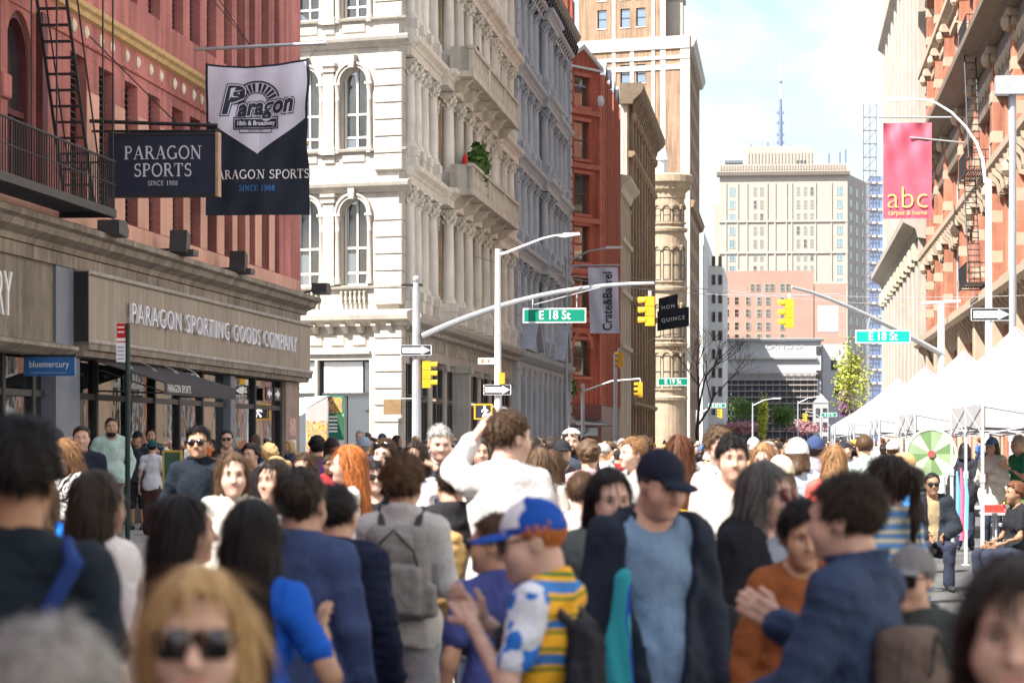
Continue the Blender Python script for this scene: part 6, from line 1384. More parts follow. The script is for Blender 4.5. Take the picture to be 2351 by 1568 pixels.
wk = thing('pedestrian_signal', (x-.6, y, 2), 'brown-backed pedestrian signal box on the left signal pole', 'pedestrian signal'); MB().bbox(Xat(882, y), Xat(922, y), y-.15, y+.15, zz(951), zz(917), .03).build('housing', M('bronze_housing', (.22, .14, .07), .6, .2, 5), wk); MB().tube([(x-.5, y, zz(915)), (x+.1, y, zz(915))], .02, 5).build('bracket', galv, wk)
# silver lamp pole
ly = 84.5; lx = Xat(1143, ly); lp = thing('street_lamp', (lx, ly, .0), 'tall silver street lamp with raised arm in the middle crossing', 'street lamp'); lv = lambda v: Zat(v, -9, ly)
MB().tube([(lx, ly, 0), (lx, ly, lv(572))], [.13, .085], 12).build('pole', slv, lp)
ap = [(lx, ly, lv(586)), (Xat(1165, ly), ly, lv(580)), (Xat(1200, ly), ly, lv(566)), (Xat(1245, ly), ly, lv(549)), (Xat(1275, ly), ly, lv(542)), (Xat(1300, ly), ly, lv(541))]; MB().tube(ap, [.05, .045, .04, .035, .03, .03], 8).build('arm', slv, lp)
MB().lathe([(.03, 0), (.11, .12), (.13, .5), (.06, .62)], n=10).build('x', slv) if False else MB().extr([(Xat(1283, ly), lv(545)), (Xat(1295, ly), lv(547)), (Xat(1333, ly), lv(541)), (Xat(1330, ly), lv(536)), (Xat(1295, ly), lv(537))], 'y', ly-.16, ly+.16).build('lamp_head', slv, lp)
arrow_sign(lp, lx, ly-.16, lv(895), .86, .32); street_sign(lp, Xat(1117, ly), ly-.05, lv(829), .52, .2, 'E 18 St', M('sign_rust_red', (.50, .13, .06), .5))
hs_ = thing('pedestrian_signal', (lx-.4, ly, 2.3), 'lit walking-figure pedestrian signal on the silver lamp pole', 'pedestrian signal')
xa, xb, za, zb = Xat(1090, ly), Xat(1132, ly), lv(963), lv(927); MB().box(xa, xb, ly-.25, ly-.02, za, zb).build('housing', yelM, hs_); MB().box(xa+.05, xb-.05, ly-.256, ly-.25, za+.05, zb-.05).build('screen', blkS, hs_)
wf = MB(); cx_, cz_ = (xa+xb)/2+.05, (za+zb)/2; wf.ball((cx_, ly-.262, cz_+.14), (.035, .006, .035), 8, 5)
for pl in ([(0, .1), (.03, -.01)], [(.03, -.01), (-.06, -.16)], [(.03, -.01), (.09, -.16)], [(0, .09), (-.09, .0)], [(0, .09), (.1, .02)]): wf.tube([(cx_+pl[0][0], ly-.262, cz_+pl[0][1]), (cx_+pl[1][0], ly-.262, cz_+pl[1][1])], .02, 5)
wf.build('walking_figure', M('walk_lamp', (.9, .9, .9), .5, 0, emit=(1, .98, .92, 1.2)), hs_); MB().tube([(xb, ly-.1, cz_), (lx, ly, cz_)], .03, 6).build('bracket', yelM, hs_)
MB().bbox(Xat(1148, ly), Xat(1160, ly), ly-.2, ly, lv(882), lv(856), .02).build('signal_back', yelM, hs_)
# right-hand mast arm with sign and signal
ry = 89; rx = Xat(2161, ry); rp = thing('signal_pole', (rx, ry, .15), 'silver signal pole with drooping mast arm on the right', 'signal pole'); rv = lambda v, xx=4: Zat(v, xx, ry)
MB().tube([(rx, ry, 0), (rx, ry, rv(692))], [.14, .11], 12).build('pole', slv, rp); MB().tube([(Xat(2115, ry), ry-.05, rv(697)), (Xat(2205, ry), ry-.05, rv(692))], .05, 8).build('cross_bar', slv, rp)
pts = []
for k in range(9):
    t = k/8; uu = 2165+(1818-2165)*t; vv = 815-(815-658)*(1-(1-t)**1.25)*1.0; yy = ry-3*t; pts.append((Xat(uu, yy), yy, Zat(vv, 3, yy)))
MB().tube(pts, [.1-.05*k/8 for k in range(9)], 8).build('mast_arm', galv, rp)
arrow_sign(rp, Xat(2275, 80), 80, Zat(722, 6, 80), 1.15, .36); MB().tube([(Xat(2275, 80), 80.06, .1), (Xat(2275, 80), 80.06, Zat(705, 6, 80))], .05, 8).build('sign_post', slv, rp)
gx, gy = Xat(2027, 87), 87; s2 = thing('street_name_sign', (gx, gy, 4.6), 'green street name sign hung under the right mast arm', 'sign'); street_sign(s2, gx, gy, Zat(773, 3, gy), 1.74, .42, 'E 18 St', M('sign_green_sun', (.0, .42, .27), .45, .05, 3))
m = MB(); [m.tube([(gx+dx, gy, Zat(757, 3, gy)), (gx+dx+.1, gy, Zat(757, 3, gy)+.4)], .015, 5) for dx in (-.5, .5)]; m.build('bracket', galv, s2)
qx = Xat(1812, 86); s3 = thing('traffic_signal', (qx, 86, 4.5), 'yellow traffic signal hanging at the end of the right mast arm', 'traffic signal'); signal(s3, qx, 86, Zat(686, 0, 86), .85)
# curved lamp and box lamp on the right
cy = 96; clx = Xat(2270, cy); cl = thing('street_lamp', (clx, cy, .15), 'white street lamp with long curved arm beside the pink banner', 'street lamp'); cv = lambda v: Zat(v, 7, cy)
MB().tube([(clx, cy, .1), (clx, cy, cv(412))], [.14, .11], 12).build('pole', slv, cl)
pts = [(Xat(u_, cy), cy, cv(v_)) for u_, v_ in ((2262, 420), (2257, 370), (2243, 330), (2218, 292), (2185, 258), (2150, 236), (2125, 228), (2085, 226))]; MB().tube(pts, [.06, .055, .05, .045, .045, .04, .04, .035], 8).build('arm', slv, cl); MB().box(Xat(2036, cy), Xat(2086, cy), cy-.12, cy+.12, cv(230), cv(221)).build('lamp_head', slv, cl)
by = 75; bx_ = Xat(2325, by); bl_ = thing('street_lamp', (bx_, by, .15), 'grey pole topped by a large rectangular lamp at upper right', 'street lamp'); bv = lambda v: Zat(v, 6, by)
MB().tube([(bx_, by, .1), (bx_, by, bv(218))], .1, 12).build('pole', galv, bl_); MB().box(Xat(2284, by), Xat(2375, by), by-.3, by+.2, bv(219), bv(177)).build('lamp_head', M('grey_lamp_box', (.30, .31, .33), .5, .08, 2), bl_)
# pink carpet-store banner
ky = 170; kb = thing('store_banner', (Xat(2082, ky), ky, 14), 'tall crinkled pink banner with yellow lower-case lettering on the right', 'banner')
X0, X1 = Xat(2028, ky), Xat(2139, ky); zt_, zb_ = Zat(282, 9, ky), Zat(502, 9, ky); pnk = M('pink_vinyl', (.46, .09, .14), .45, .22, .7, 0, .5)
def kw_(i, j): 
    a, b = i/30, j/50; return (X0+(X1-X0)*a, ky+.05*math.sin(a*17+b*6)*(b**2+.2)+.09*math.sin(a*9-b*13)*b**3, zb_+(zt_-zb_)*b)
m = MB(); m.v = [kw_(i, j) for j in range(51) for i in range(31)]; m.f = [[j*31+i, j*31+i+1, (j+1)*31+i+1, (j+1)*31+i] for j in range(50) for i in range(30)]; m.m = [0]*len(m.f); m.build('cloth', pnk, kb, True)
ylw = M('yellow_print', (.75, .50, .16), .5, .05); text('lettering', 'abc', ylw, kb, ((X0+X1)/2, ky-.09, zb_+1.25), (1, 0, 0), (0, 0, 1), 1.95, sx=.98, off=-.03); text('lettering', 'carpet & home', ylw, kb, ((X0+X1)/2, ky-.09, zb_+.36), (1, 0, 0), (0, 0, 1), .42, sx=.95)
m = MB(); m.tube([(X0-.3, ky, zt_+.35), (EX, ky, zt_+.3)], .06, 6); m.tube([(X0+1.6, ky-.05, zt_-.9), (EX, ky, zt_-1.3)], .05, 6); m.build('pole', galv, kb)
# crate banner and dark flags on the left
fy = 155.5; cbn = thing('store_banner', (Xat(1386, fy), fy, 10), 'white vertical banner with black sideways lettering on the left side', 'banner')
X0, X1 = Xat(1350, fy), Xat(1418, fy); zt_, zb_ = Zat(614, -10, fy), Zat(765, -10, fy); sk_ = .12
m = MB(); m.v = [(X0+(X1-X0)*i/12+sk_*(1-j/16), fy+.06*math.sin(i*.8+j*.3), zb_+(zt_-zb_)*j/16) for j in range(17) for i in range(13)]; m.f = [[j*13+i, j*13+i+1, (j+1)*13+i+1, (j+1)*13+i] for j in range(16) for i in range(12)]; m.m = [0]*len(m.f); m.build('cloth', wclM, cbn, True)
text('lettering', 'Crate&Barrel', dk, cbn, ((X0+X1)/2+.3, fy-.1, (zt_+zb_)/2-.05), (0, 0, 1), (-1, 0, 0), .74, sx=.84, off=.01); MB().tube([(PX, fy, zt_+.1), (X1+.1, fy, zt_+.12)], .06, 6).build('pole', galv, cbn)
for (u0, u1, v0, v1, txt, lab) in ((1512, 1556, 685, 735, 'HOM', 'upper of two dark flags with pale letters by the turret'), (1509, 1582, 715, 760, 'QUINCE', 'lower of two dark flags with pale letters by the turret')):
    yy = 262 if txt == 'HOM' else 258; a, b = Xat(u0, yy), Xat(u1, yy); f_ = thing('shop_flag', ((a+b)/2, yy, 11), lab, 'flag', 'dark shop flags'); z1, z0 = Zat(v0, -10, yy), Zat(v1, -10, yy)
    MB().add([], []); m = MB(); m.v = [(a+(b-a)*i/10, yy+.08*math.sin(i*.9), z0+(z1-z0)*j/6+.45*(i/10)) for j in range(7) for i in range(11)]; m.f = [[j*11+i, j*11+i+1, (j+1)*11+i+1, (j+1)*11+i] for j in range(6) for i in range(10)]; m.m = [0]*len(m.f); m.build('cloth', blkM, f_, True)
    text('lettering', txt, wsg, f_, ((a+b)/2, yy-.15, (z0+z1)/2+.2), (1, .0, .15), (-.15, 0, 1), .5, spacing=1.3)
# farther signals, lamps and signs
def far_signal(u, Y, u_arm, v_arm, lab, sign=None, vs=None, us=None):
    x = Xat(u, Y); t = thing('signal_pole', (x, Y, .15), lab, 'signal pole', 'signal poles further along the avenue'); zf = lambda v: Zat(v, x, Y)
    MB().tube([(x, Y, 0), (x, Y, zf(v_arm)-.3)], .12, 8).build('pole', galv, t); MB().tube([(x, Y, zf(v_arm)-.8), ((x+Xat(u_arm, Y))/2, Y, zf(v_arm)-.15), (Xat(u_arm, Y), Y, zf(v_arm))], .07, 6).build('mast_arm', galv, t); signal(t, Xat(u_arm, Y), Y, zf(v_arm)-.2, .9)
    if sign: street_sign(t, Xat(us, Y), Y-.1, zf(vs), 1.9, .48, sign)
far_signal(1318+20, 172, 1470, 870, 'grey signal pole below the sideways-lettered banner', 'E 19 St', 877, 1545)
far_signal(1413, 168, 1425, 800, 'grey lamp and signal pole by the red building'); far_signal(1600, 300, 1655, 935, 'signal pole near the bare tree', 'E 20 St', 931, 1646); far_signal(1885, 330, 1850, 945, 'signal pole left of the tent row', 'E 21 St', 952, 1903)
for u, Y, vt, lab in ((1300, 150, 590, 'grey street lamp in front of the iron-front building'), (1728, 300, 925, 'small double lamp in the distance'), (1832, 330, 920, 'white T-shaped lamp post far down the avenue'), (1480, 250, 780, 'tall grey lamp by the turret')):
    x = Xat(u, Y); t = thing('street_lamp', (x, Y, .1), lab, 'street lamp'); zt_ = Zat(vt, x, Y); MB().tube([(x, Y, 0), (x, Y, zt_)], [.12, .07], 8).build('pole', galv, t); MB().tube([(x, Y, zt_-.3), (x+1.2, Y, zt_+.3), (x+2.4, Y, zt_+.5)], .05, 6).build('arm', galv, t); MB().box(x+2.2, x+3.1, Y-.15, Y+.15, zt_+.44, zt_+.56).build('lamp_head', slv, t)
# bus stop pole by the store
py_ = 33.0; px_ = Xat(293, py_); bp_ = thing('bus_stop_sign', (px_, py_, .15), 'dark green pole with red and white parking sign in front of the store', 'sign'); pv = lambda v: Zat(v, -8, py_)
MB().tube([(px_, py_, 0), (px_, py_, pv(742))], .032, 10).build('pole', M('dark_green_pole', (.012, .035, .03), .5, .1, 3), bp_)
a, b = Xat(268, py_), Xat(292, py_)-.012; MB().box(a, b, py_-.02, py_-.012, pv(831), pv(741)).build('sign_plate', wsg, bp_); rdM = M('sign_red', (.45, .02, .025), .5); m = MB(); m.box(a+.005, b-.003, py_-.024, py_-.0205, pv(776), pv(742)); m.box(a+.005, b-.003, py_-.024, py_-.0205, pv(786), pv(783)); m.build('red_panel', rdM, bp_)
m = MB(); [m.box(a+.015, b-.02, py_-.024, py_-.0205, pv(v_+4), pv(v_)) for v_ in (795, 804, 813, 822)]; m.build('small_print', M('sign_blue_grey', (.3, .36, .48), .6), bp_); m = MB(); [m.box(a+.015, b-.02, py_-.027, py_-.0245, pv(v_+3), pv(v_)) for v_ in (750, 761)]; m.build('red_panel_print', wsg, bp_)
# two small arrow plates on the corner
ar = thing('arrow_sign', (PX+.3, 66.5, 2.9), 'pair of black and white arrow plates under the store corner', 'sign')
for k_ in range(2): y_ = 65.6+k_*1.1; MB(W).box(y_, y_+.8, .0, .03, 2.78, 3.1).build('sign_plate', blkS, ar); MB(W).extr([(y_+.1, 2.94), (y_+.45, 3.06), (y_+.45, 2.98), (y_+.7, 2.98), (y_+.7, 2.9), (y_+.45, 2.9), (y_+.45, 2.82)] if k_ == 0 else [(y_+.7, 2.94), (y_+.35, 3.06), (y_+.35, 2.98), (y_+.1, 2.98), (y_+.1, 2.9), (y_+.35, 2.9), (y_+.35, 2.82)], 'y', .031, .036).build('arrow', wsg, ar)
eb_ = thing('framed_board', (Xat(398, 44), 44, .154), 'small gold-framed green board standing on the pavement by the shop', 'board'); a, b = Xat(378, 44), Xat(414, 44); z0, z1 = .9, 1.6
MB().box(a, b, 43.98, 44.02, z0, z1).build('panel', M('board_green', (.05, .11, .07), .6, .3, 9), eb_); m = MB(); [m.box(*q_) for q_ in ((a-.03, b+.03, 43.96, 44.03, z1, z1+.04), (a-.03, b+.03, 43.96, 44.03, z0-.04, z0), (a-.03, a, 43.96, 44.03, z0, z1), (b, b+.03, 43.96, 44.03, z0, z1))]; m.build('frame', M('gold_frame', (.45, .32, .06), .5), eb_); m = MB(); [m.tube([(x_, 44.1, .15), ((a+b)/2, 44.04, 1.5)], .015, 5) for x_ in (a, b)]; m.build('easel_leg', ironM, eb_)
# overhead wires
for k_, (a, b, lab) in enumerate((((PX, 120, 9.5), (EX, 118, 8.0), 'thin cable sagging across the avenue above the crossing'), ((PX, 108, 9.2), (2, 96, 6.9), 'thin cable from the marble building to the mast arm'), ((PX, 160, 12), (EX, 150, 9), 'thin cable crossing the avenue by the red building'))):
    a, b = Vector(a), Vector(b); pts = [a.lerp(b, t/12)+Vector((0, 0, -1.2*(1-(2*t/12-1)**2)*.5)) for t in range(13)]; tag(MB().tube(pts, .012, 4).build('overhead_cable', galv), lab, 'cable')
# kiosk tent and menu board on the side street
kt = thing('vendor_tent', (-16.2, 92, 0), 'white vendor canopy with grey side and food pictures by the side street', 'tent'); KF = Fr((Xat(752, 85.5), 85.5), (-1, .05), (-.05, -1)); s2x = lambda u: (752-u)*85.5/F*1.0; kz = lambda v: Zat(v, -14, 85.5)
MB(KF).extr([(0, kz(912)), (s2x(702), kz(938)), (s2x(702), kz(966)), (0, kz(966))], 'y', -.05, 0).build('side_panel', M('grey_canvas', (.34, .32, .31), .8, .08, 3), kt)
MB(KF).add([], []); m = MB(KF); m.add([(0, 0, kz(910)), (s2x(702), 0, kz(936)), (s2x(655), -.6, kz(962)), (s2x(655), -2.2, kz(940)), (.2, -2.2, kz(905))], [(0, 1, 2, 3, 4)]); m.add([(s2x(702), 0, kz(936)), (s2x(702), 0, kz(945)), (s2x(640), -.6, kz(975)), (s2x(640), -.6, kz(915)), (0, 0, kz(908))], [(0, 1, 2, 3, 4)]); m.build('canopy', whtM, kt)
food = stripe_mat('food_photo_print', [(0, (.25, .05, .12)), (.42, (.65, .35, .08)), (.52, (.15, .3, .08)), (.6, (.6, .12, .2)), (.68, (.65, .55, .5))], (14, 14, 14), 1., 'noise'); MB(KF).box(0, s2x(702), .0, .03, .6, kz(966)).build('picture_panel', food, kt)
m = MB(); [m.tube([tuple(KF((s, -.03, 0))), tuple(KF((s, -.03, kz(920))))], .03, 6) for s in (0, s2x(702), s2x(655))]; m.build('leg', galv, kt)
fb = thing('feather_flag', (-15.4, 86.4, 0), 'tall green menu banner with food photo beside the vendor canopy', 'banner'); a, b = Xat(752, 86.4), Xat(790, 86.4); mz = lambda v: Zat(v, -14, 86.4)
MB().box(a, b, 86.4, 86.44, mz(1010), mz(908)).build('panel', M('menu_green', (.02, .16, .11), .6, .1, 3), fb); MB().box(a+.02, b-.06, 86.385, 86.398, mz(948), mz(912)).build('food_photo', food, fb); MB().extr([(a+.25, mz(950)), (b-.01, mz(950)), (b-.01, mz(1009))], 'y', 86.38, 86.396).build('light_green_wedge', M('light_green', (.2, .55, .25), .6), fb)
m = MB(); [m.box(a+.05, a+.32, 86.375, 86.397, mz(v_+4), mz(v_)) for v_ in (955, 963, 972, 980, 988)]; m.build('print', wsg, fb)
# A-board and paper on the road by the backpacker
ay = 19; sb_ = thing('sandwich_board', (Xat(1020, ay), ay, 0), 'white and lime sandwich board standing behind the backpacker', 'board'); a, b = Xat(985, ay), Xat(1058, ay)
for sg in (-1, 1): m = MB(); m.add([(a, ay+sg*.3, 0), (b, ay+sg*.3, 0), (b, ay+sg*.04, 1.05), (a, ay+sg*.04, 1.05), (a, ay+sg*.28, 0), (b, ay+sg*.28, 0), (b, ay+sg*.02, 1.05), (a, ay+sg*.02, 1.05)], [(0, 1, 2, 3), (7, 6, 5, 4), (0, 4, 5, 1), (1, 5, 6, 2), (2, 6, 7, 3), (3, 7, 4, 0)]); m.build('panel', wsg, sb_)
m = MB(); m.add([(a+.02, ay-.24, .27), (b-.02, ay-.2, .42), (b-.02, ay-.1, .85), (a+.02, ay-.12, .75)], [(0, 1, 2, 3)]); m.build('lime_print', M('lime_print', (.25, .6, .2), .6), sb_)
# ================================================================== white tents along the right lane
vin = M('white_vinyl', (.38, .38, .395), .55, .04, 2); leg = M('tent_leg', (.50, .51, .55), .4, .08, 4, 0, .5, metal=.3)
tents = [(36.4, 43.0, 2.62, 6.9), (49.3, 56.3, 2.35, 6.5), (63.2, 70.4, 2.2, 6.5), (78, 85.4, 2.0, 6.4), (93.4, 100.5, 1.75, 6.3)]; ords = ('nearest', 'second', 'third', 'fourth', 'farthest')
for i, (ya, yb, xa, xb) in enumerate(tents):
    t = thing('market_tent', ((xa+xb)/2, (ya+yb)/2, 0), '%s white peaked market tent in the row along the right' % ords[i], 'tent', 'white market tents'); ze, zp = 2.28, 3.95; cx_, cy_ = (xa+xb)/2, (ya+yb)/2
    m = MB(); n_ = 8; pts = []
    def roof(a, b):      # slightly sagging pyramid
        r = max(abs(a), abs(b)); z = zp-(zp-ze)*(r**.92)-.07*math.sin(math.pi*r)+.018*math.sin(a*11+i)*math.sin(b*9)*r; return (cx_+a*(xb-xa)/2, cy_+b*(yb-ya)/2, z)
    m.v = [roof(-1+2*p/12, -1+2*q_/12) for q_ in range(13) for p in range(13)]; m.f = [[q_*13+p, q_*13+p+1, (q_+1)*13+p+1, (q_+1)*13+p] for q_ in range(12) for p in range(12)]; m.m = [0]*144; m.build('canopy', vin, t)
    cs = [(xa, ya), (xb, ya), (xb, yb), (xa, yb)]
    m = MB(); [m.tube([tuple(Vector(roof(sx*k_/6, sy*k_/6))+Vector((0, 0, .008))) for k_ in range(7)], .014, 4) for sx in (-1, 1) for sy in (-1, 1)]; m.build('seam', M('vinyl_seam', (.62, .62, .64), .6), t)
    for (p0, p1) in zip(cs, cs[1:]+cs[:1]):
        m = MB(); k_ = 12
        for s in range(k_):
            t0, t1 = s/k_, (s+1)/k_; A0 = (p0[0]+(p1[0]-p0[0])*t0, p0[1]+(p1[1]-p0[1])*t0); A1 = (p0[0]+(p1[0]-p0[0])*t1, p0[1]+(p1[1]-p0[1])*t1); s0_ = .30-.05*math.sin(math.pi*t0)*0+.02*math.sin(9*t0); s1_ = .30+.02*math.sin(9*t1)
            m.add([(A0[0], A0[1], ze+.01), (A1[0], A1[1], ze+.01), (A1[0], A1[1], ze-s1_), (A0[0], A0[1], ze-s0_)], [(0, 1, 2, 3)])
        m.build('valance', vin, t)
    for (x_, y_) in cs+[(xa, cy_), (xb, cy_)]:
        l_ = MB(); l_.box(x_-.025, x_+.025, y_-.025, y_+.025, .02, 1.3); l_.box(x_-.02, x_+.02, y_-.02, y_+.02, 1.3, ze); l_.box(x_-.06, x_+.06, y_-.06, y_+.06, 0, .02); l_.box(x_-.035, x_+.035, y_-.035, y_+.035, 1.25, 1.36); l_.build('leg', leg, t)
    m = MB()
    for (p0, p1) in zip(cs, cs[1:]+cs[:1]):
        mid = ((p0[0]+p1[0])/2, (p0[1]+p1[1])/2)
        for a_, b_ in ((p0, mid), (mid, p1)): m.tube([(a_[0], a_[1], ze-.02), (b_[0], b_[1], ze-.4)], .012, 4); m.tube([(a_[0], a_[1], ze-.4), (b_[0], b_[1], ze-.02)], .012, 4)
    m.build('truss', leg, t)
# tables, wheel, pool noodles under the tents
def table(x0, x1, y0, y1, lab):
    t = thing('folding_table', ((x0+x1)/2, (y0+y1)/2, 0), lab, 'table', 'folding tables'); MB().bbox(x0, x1, y0, y1, .71, .745, .01).build('table_top', M('grey_plastic', (.34, .34, .36), .6, .05, 3), t)
    for xx in (x0+.2, x1-.2): m = MB(); m.tube([(xx, y0+.1, 0), (xx, y0+.15, .5), (xx, y0+.2, .71)], .016, 6); m.tube([(xx, y1-.1, 0), (xx, y1-.15, .5), (xx, y1-.2, .71)], .016, 6); m.tube([(xx, y0+.14, .35), (xx, y1-.14, .35)], .014, 6); m.build('leg_frame', leg, t)
table(2.75, 4.6, 34.6, 35.4, 'grey folding table nearest us under the first tent'); table(2.9, 4.7, 40.2, 41.0, 'folding table beside the seated man in dark coat')
wx_, wy_ = Xat(2138, 44), 44; wz = Zat(1042, 2.6, 44); pwh = thing('prize_wheel', (wx_, wy_, 0), 'round prize wheel with green and white sectors on a stand', 'prize wheel'); R_ = .38
for k_ in range(12):
    m = MB(); a0, a1 = k_*math.pi/6, (k_+1)*math.pi/6; m.extr([(wx_, wz)]+[(wx_+R_*math.cos(a0+(a1-a0)*q_/4), wz+R_*math.sin(a0+(a1-a0)*q_/4)) for q_ in range(5)], 'y', wy_-.02, wy_+.02); m.build('sector', (M('wheel_green', (.14, .24, .10), .5), M('wheel_pale', (.42, .46, .38), .5), M('wheel_mid', (.25, .34, .2), .5))[k_ % 3], pwh)
m = MB(); ring_arc(m, wx_, wz, R_, R_+.03, wy_-.03, wy_+.03, 0, 360, 28); m.build('rim', wsg, pwh); m = MB(); ring_arc(m, wx_, wz, .0, .06, wy_-.045, wy_-.03, 0, 360, 14); m.build('hub', M('wheel_red', (.36, .08, .08), .6), pwh); MB().tube([(wx_, wy_+.05, 0), (wx_, wy_+.05, wz)], .03, 6).build('stand', leg, pwh)
for k_, (uu, col, nm) in enumerate(((2208, (.62, .12, .22), 'pink'), (2199, (.12, .35, .6), 'blue'), (2218, (.18, .5, .62), 'sky blue'))):
    yy = 37.2; xx = Xat(uu, yy); tag(MB().tube([(xx, yy, Zat(1240-12*k_, xx, yy)), (xx+.01, yy, Zat(1120+10*k_, xx, yy)), (xx-.01, yy, Zat(1075+6*k_, xx, yy))], [.035, .032, .012], 8).build('hanging_noodle', M('foam_'+nm.replace(' ', '_'), col, .7)), '%s foam noodle hanging from the nearest tent' % nm, 'foam noodle', 'foam noodles')
m = MB().box(3.0, 3.35, 34.8, 35.1, .746, 1.02); tag(m.build('cardboard_box', M('cardboard', (.36, .23, .13), .9, .1, 5)), 'brown cardboard box standing on the nearest folding table', 'box')
m = MB(); m.lathe([(.05, .746), (.07, .84), (.06, .9)], (2.92, 35.0, 0), 8); fl_ = thing('flower_pot', (2.92, 35, .746), 'small pot of mixed flowers on the nearest folding table', 'flowers'); m.build('pot', M('pot_white', (.6, .6, .6), .6), fl_); m = MB(); random.seed(4)
for k_ in range(40): m.ball((2.92+random.gauss(0, .06), 35+random.gauss(0, .06), .95+random.uniform(-.05, .12)), .018, 5, 3, k_ % 3)
m.build('blossoms', [M('petal_pink', (.6, .15, .25), .7), M('petal_yellow', (.65, .5, .05), .7), M('leaf_green', (.08, .2, .04), .7)], fl_)
tag(MB().box(2.9, 3.25, 40.45, 40.7, .746, .85).build('red_basket', M('red_cloth', (.6, .04, .03), .7)), 'red box on the table beside the seated man', 'box')
# ================================================================== trees
def leaf_cloud(t, name, c, r, n_, mat, size=.12, seed=1):
    rng = np.random.RandomState(seed); k = 26; cl = rng.normal(0, 1, (k, 3)); cl /= np.linalg.norm(cl, axis=1)[:, None]; cl = cl*rng.uniform(.25, .95, (k, 1))*np.array(r)
    q = cl[rng.randint(0, k, n_)]+rng.normal(0, .22, (n_, 3))*np.array(r)+np.array(c); V = []; Q = []
    a = rng.normal(0, 1, (n_, 3)); a /= np.linalg.norm(a, axis=1)[:, None]; b = np.cross(a, rng.normal(0, 1, (n_, 3))); b /= np.linalg.norm(b, axis=1)[:, None]; s = size*rng.uniform(.6, 1.3, (n_, 1))
    V = np.stack([q-a*s, q+b*s*.5, q+a*s, q-b*s*.5], 1).reshape(-1, 3); Q = np.arange(n_*4).reshape(-1, 4); o = put(name, np_mesh(name, [(V, Q, 0)], [mat]), t); return o
def branches(t, x, y, h, spread, seed, mat, depth=4, trunk=.14, up=.55):
    rng = random.Random(seed); m = MB()
    def grow(p, d, l, r, k):
        q = p+d*l; mid = p.lerp(q, .5)+Vector((rng.gauss(0, 1), rng.gauss(0, 1), 0))*l*.04; m.tube([p, mid, q], [r, r*.85, r*.68], 6 if k > 1 else 4, cap=False)
        if k == 0: return
        for i in range(rng.choice((2, 3, 3)) if k > 1 else 3):
            nd = (d+Vector((rng.gauss(0, 1)*spread, rng.gauss(0, 1)*spread, rng.uniform(-.1, up)))).normalized(); grow(p.lerp(q, rng.uniform(.65, 1.)), nd, l*rng.uniform(.6, .82), r*.6, k-1)
    grow(Vector((x, y, 0)), Vector((0, 0, 1)), h*.3, trunk, depth); return m.build('trunk', mat, t)
bark = M('dark_bark', (.055, .042, .035), .9, .2, 6, .3); fresh = M('spring_leaf', (.40, .44, .07), .6, .3, 1.5, obj=False); green = M('green_leaf', (.09, .17, .035), .6, .3, 2); pinkl = M('pink_blossom', (.42, .22, .24), .7, .25, 2); purp = M('purple_blossom', (.2, .06, .25), .7, .2, 2)
x, y = Xat(1605, 262), 262; bt_ = thing('bare_tree', (x, y, 0), 'bare dark street tree spreading in front of the tan tower', 'tree'); branches(bt_, x, y, 16.5, .5, 5, bark, 6, .2)
for k_, (u, Y, h_, r_, mt, lab, n_) in enumerate(((1752, 330, 7.3, (.55, .55, 2.6), fresh, 'slim bright yellow-green tree in the middle of the far crowd', 2600), (1955, 240, 10.2, (1.5, 1.5, 3.0), fresh, 'yellow-green spring tree left of the tents', 1700), (1800, 400, 7, (2.2, 2, 1.6), green, 'green tree in front of the scaffolded block', 2500), (1712, 420, 8.5, (2.8, 2.5, 1.9), green, 'dark green tree left of the slim yellow-green tree', 2500), (1695, 360, 4.2, (3, 2, .8), pinkl, 'low pink blossom tree at the far end on the left', 2000), (1855, 360, 4.2, (2.4, 2, .9), pinkl, 'low pink blossom tree at the far end on the right', 1800), (1938, 260, 6.2, (.6, .6, 1.2), purp, 'purple blossom column beside the spring tree', 900), (1312, 172, 5.6, (.5, .5, .6), green, 'small green street tree by the red building shopfront', 420))):
    x = Xat(u, Y); t = thing('street_tree', (x, Y, 0), lab, 'tree'); branches(t, x, Y, h_*.75, .35, k_, bark, 3, .1); leaf_cloud(t, 'crown', (x, Y, h_-r_[2]), r_, n_, mt, .16 if Y > 230 else .11, k_)
# balcony plants and red figure on the marble balcony
bp2 = thing('balcony_plant', (PX+.95, 102, 11), 'bushy green palm in a planter on the marble balcony', 'plant'); MB().box(PX+.75, PX+1.15, 101.6, 104.5, 10.96, 11.4).build('planter', M('dark_planter', (.06, .06, .055), .7), bp2); leaf_cloud(bp2, 'foliage', (PX+1.0, 103.2, 12.15), (.42, 1.7, .75), 2600, green, .17, 9)
rf = thing('red_parasol', (PX+1.0, 99.1, 10.96), 'folded red parasol at the corner of the marble balcony', 'parasol'); MB().lathe([(.02, 0), (.02, .6), (.10, .65), (.14, .9), (.08, 1.2), (.01, 1.35)], (PX+1.0, 99.1, 10.96), 10).build('canopy', M('red_cloth'), rf)
bcM = ironM; chr_ = thing('balcony_chair', (PX+1.0, 104.3, 15.25), 'black iron chair back on the upper marble balcony', 'chair'); m = MB(); [m.tube([(PX+.9, 104+k_*.12, 15.25), (PX+.9, 104+k_*.12, 16.9)], .014, 4) for k_ in range(6)]; [m.tube([(PX+.9, 104, z_), (PX+.9, 104.6, z_)], .016, 4) for z_ in (15.7, 16.2, 16.6, 16.9)]; m.build('back', ironM, chr_)
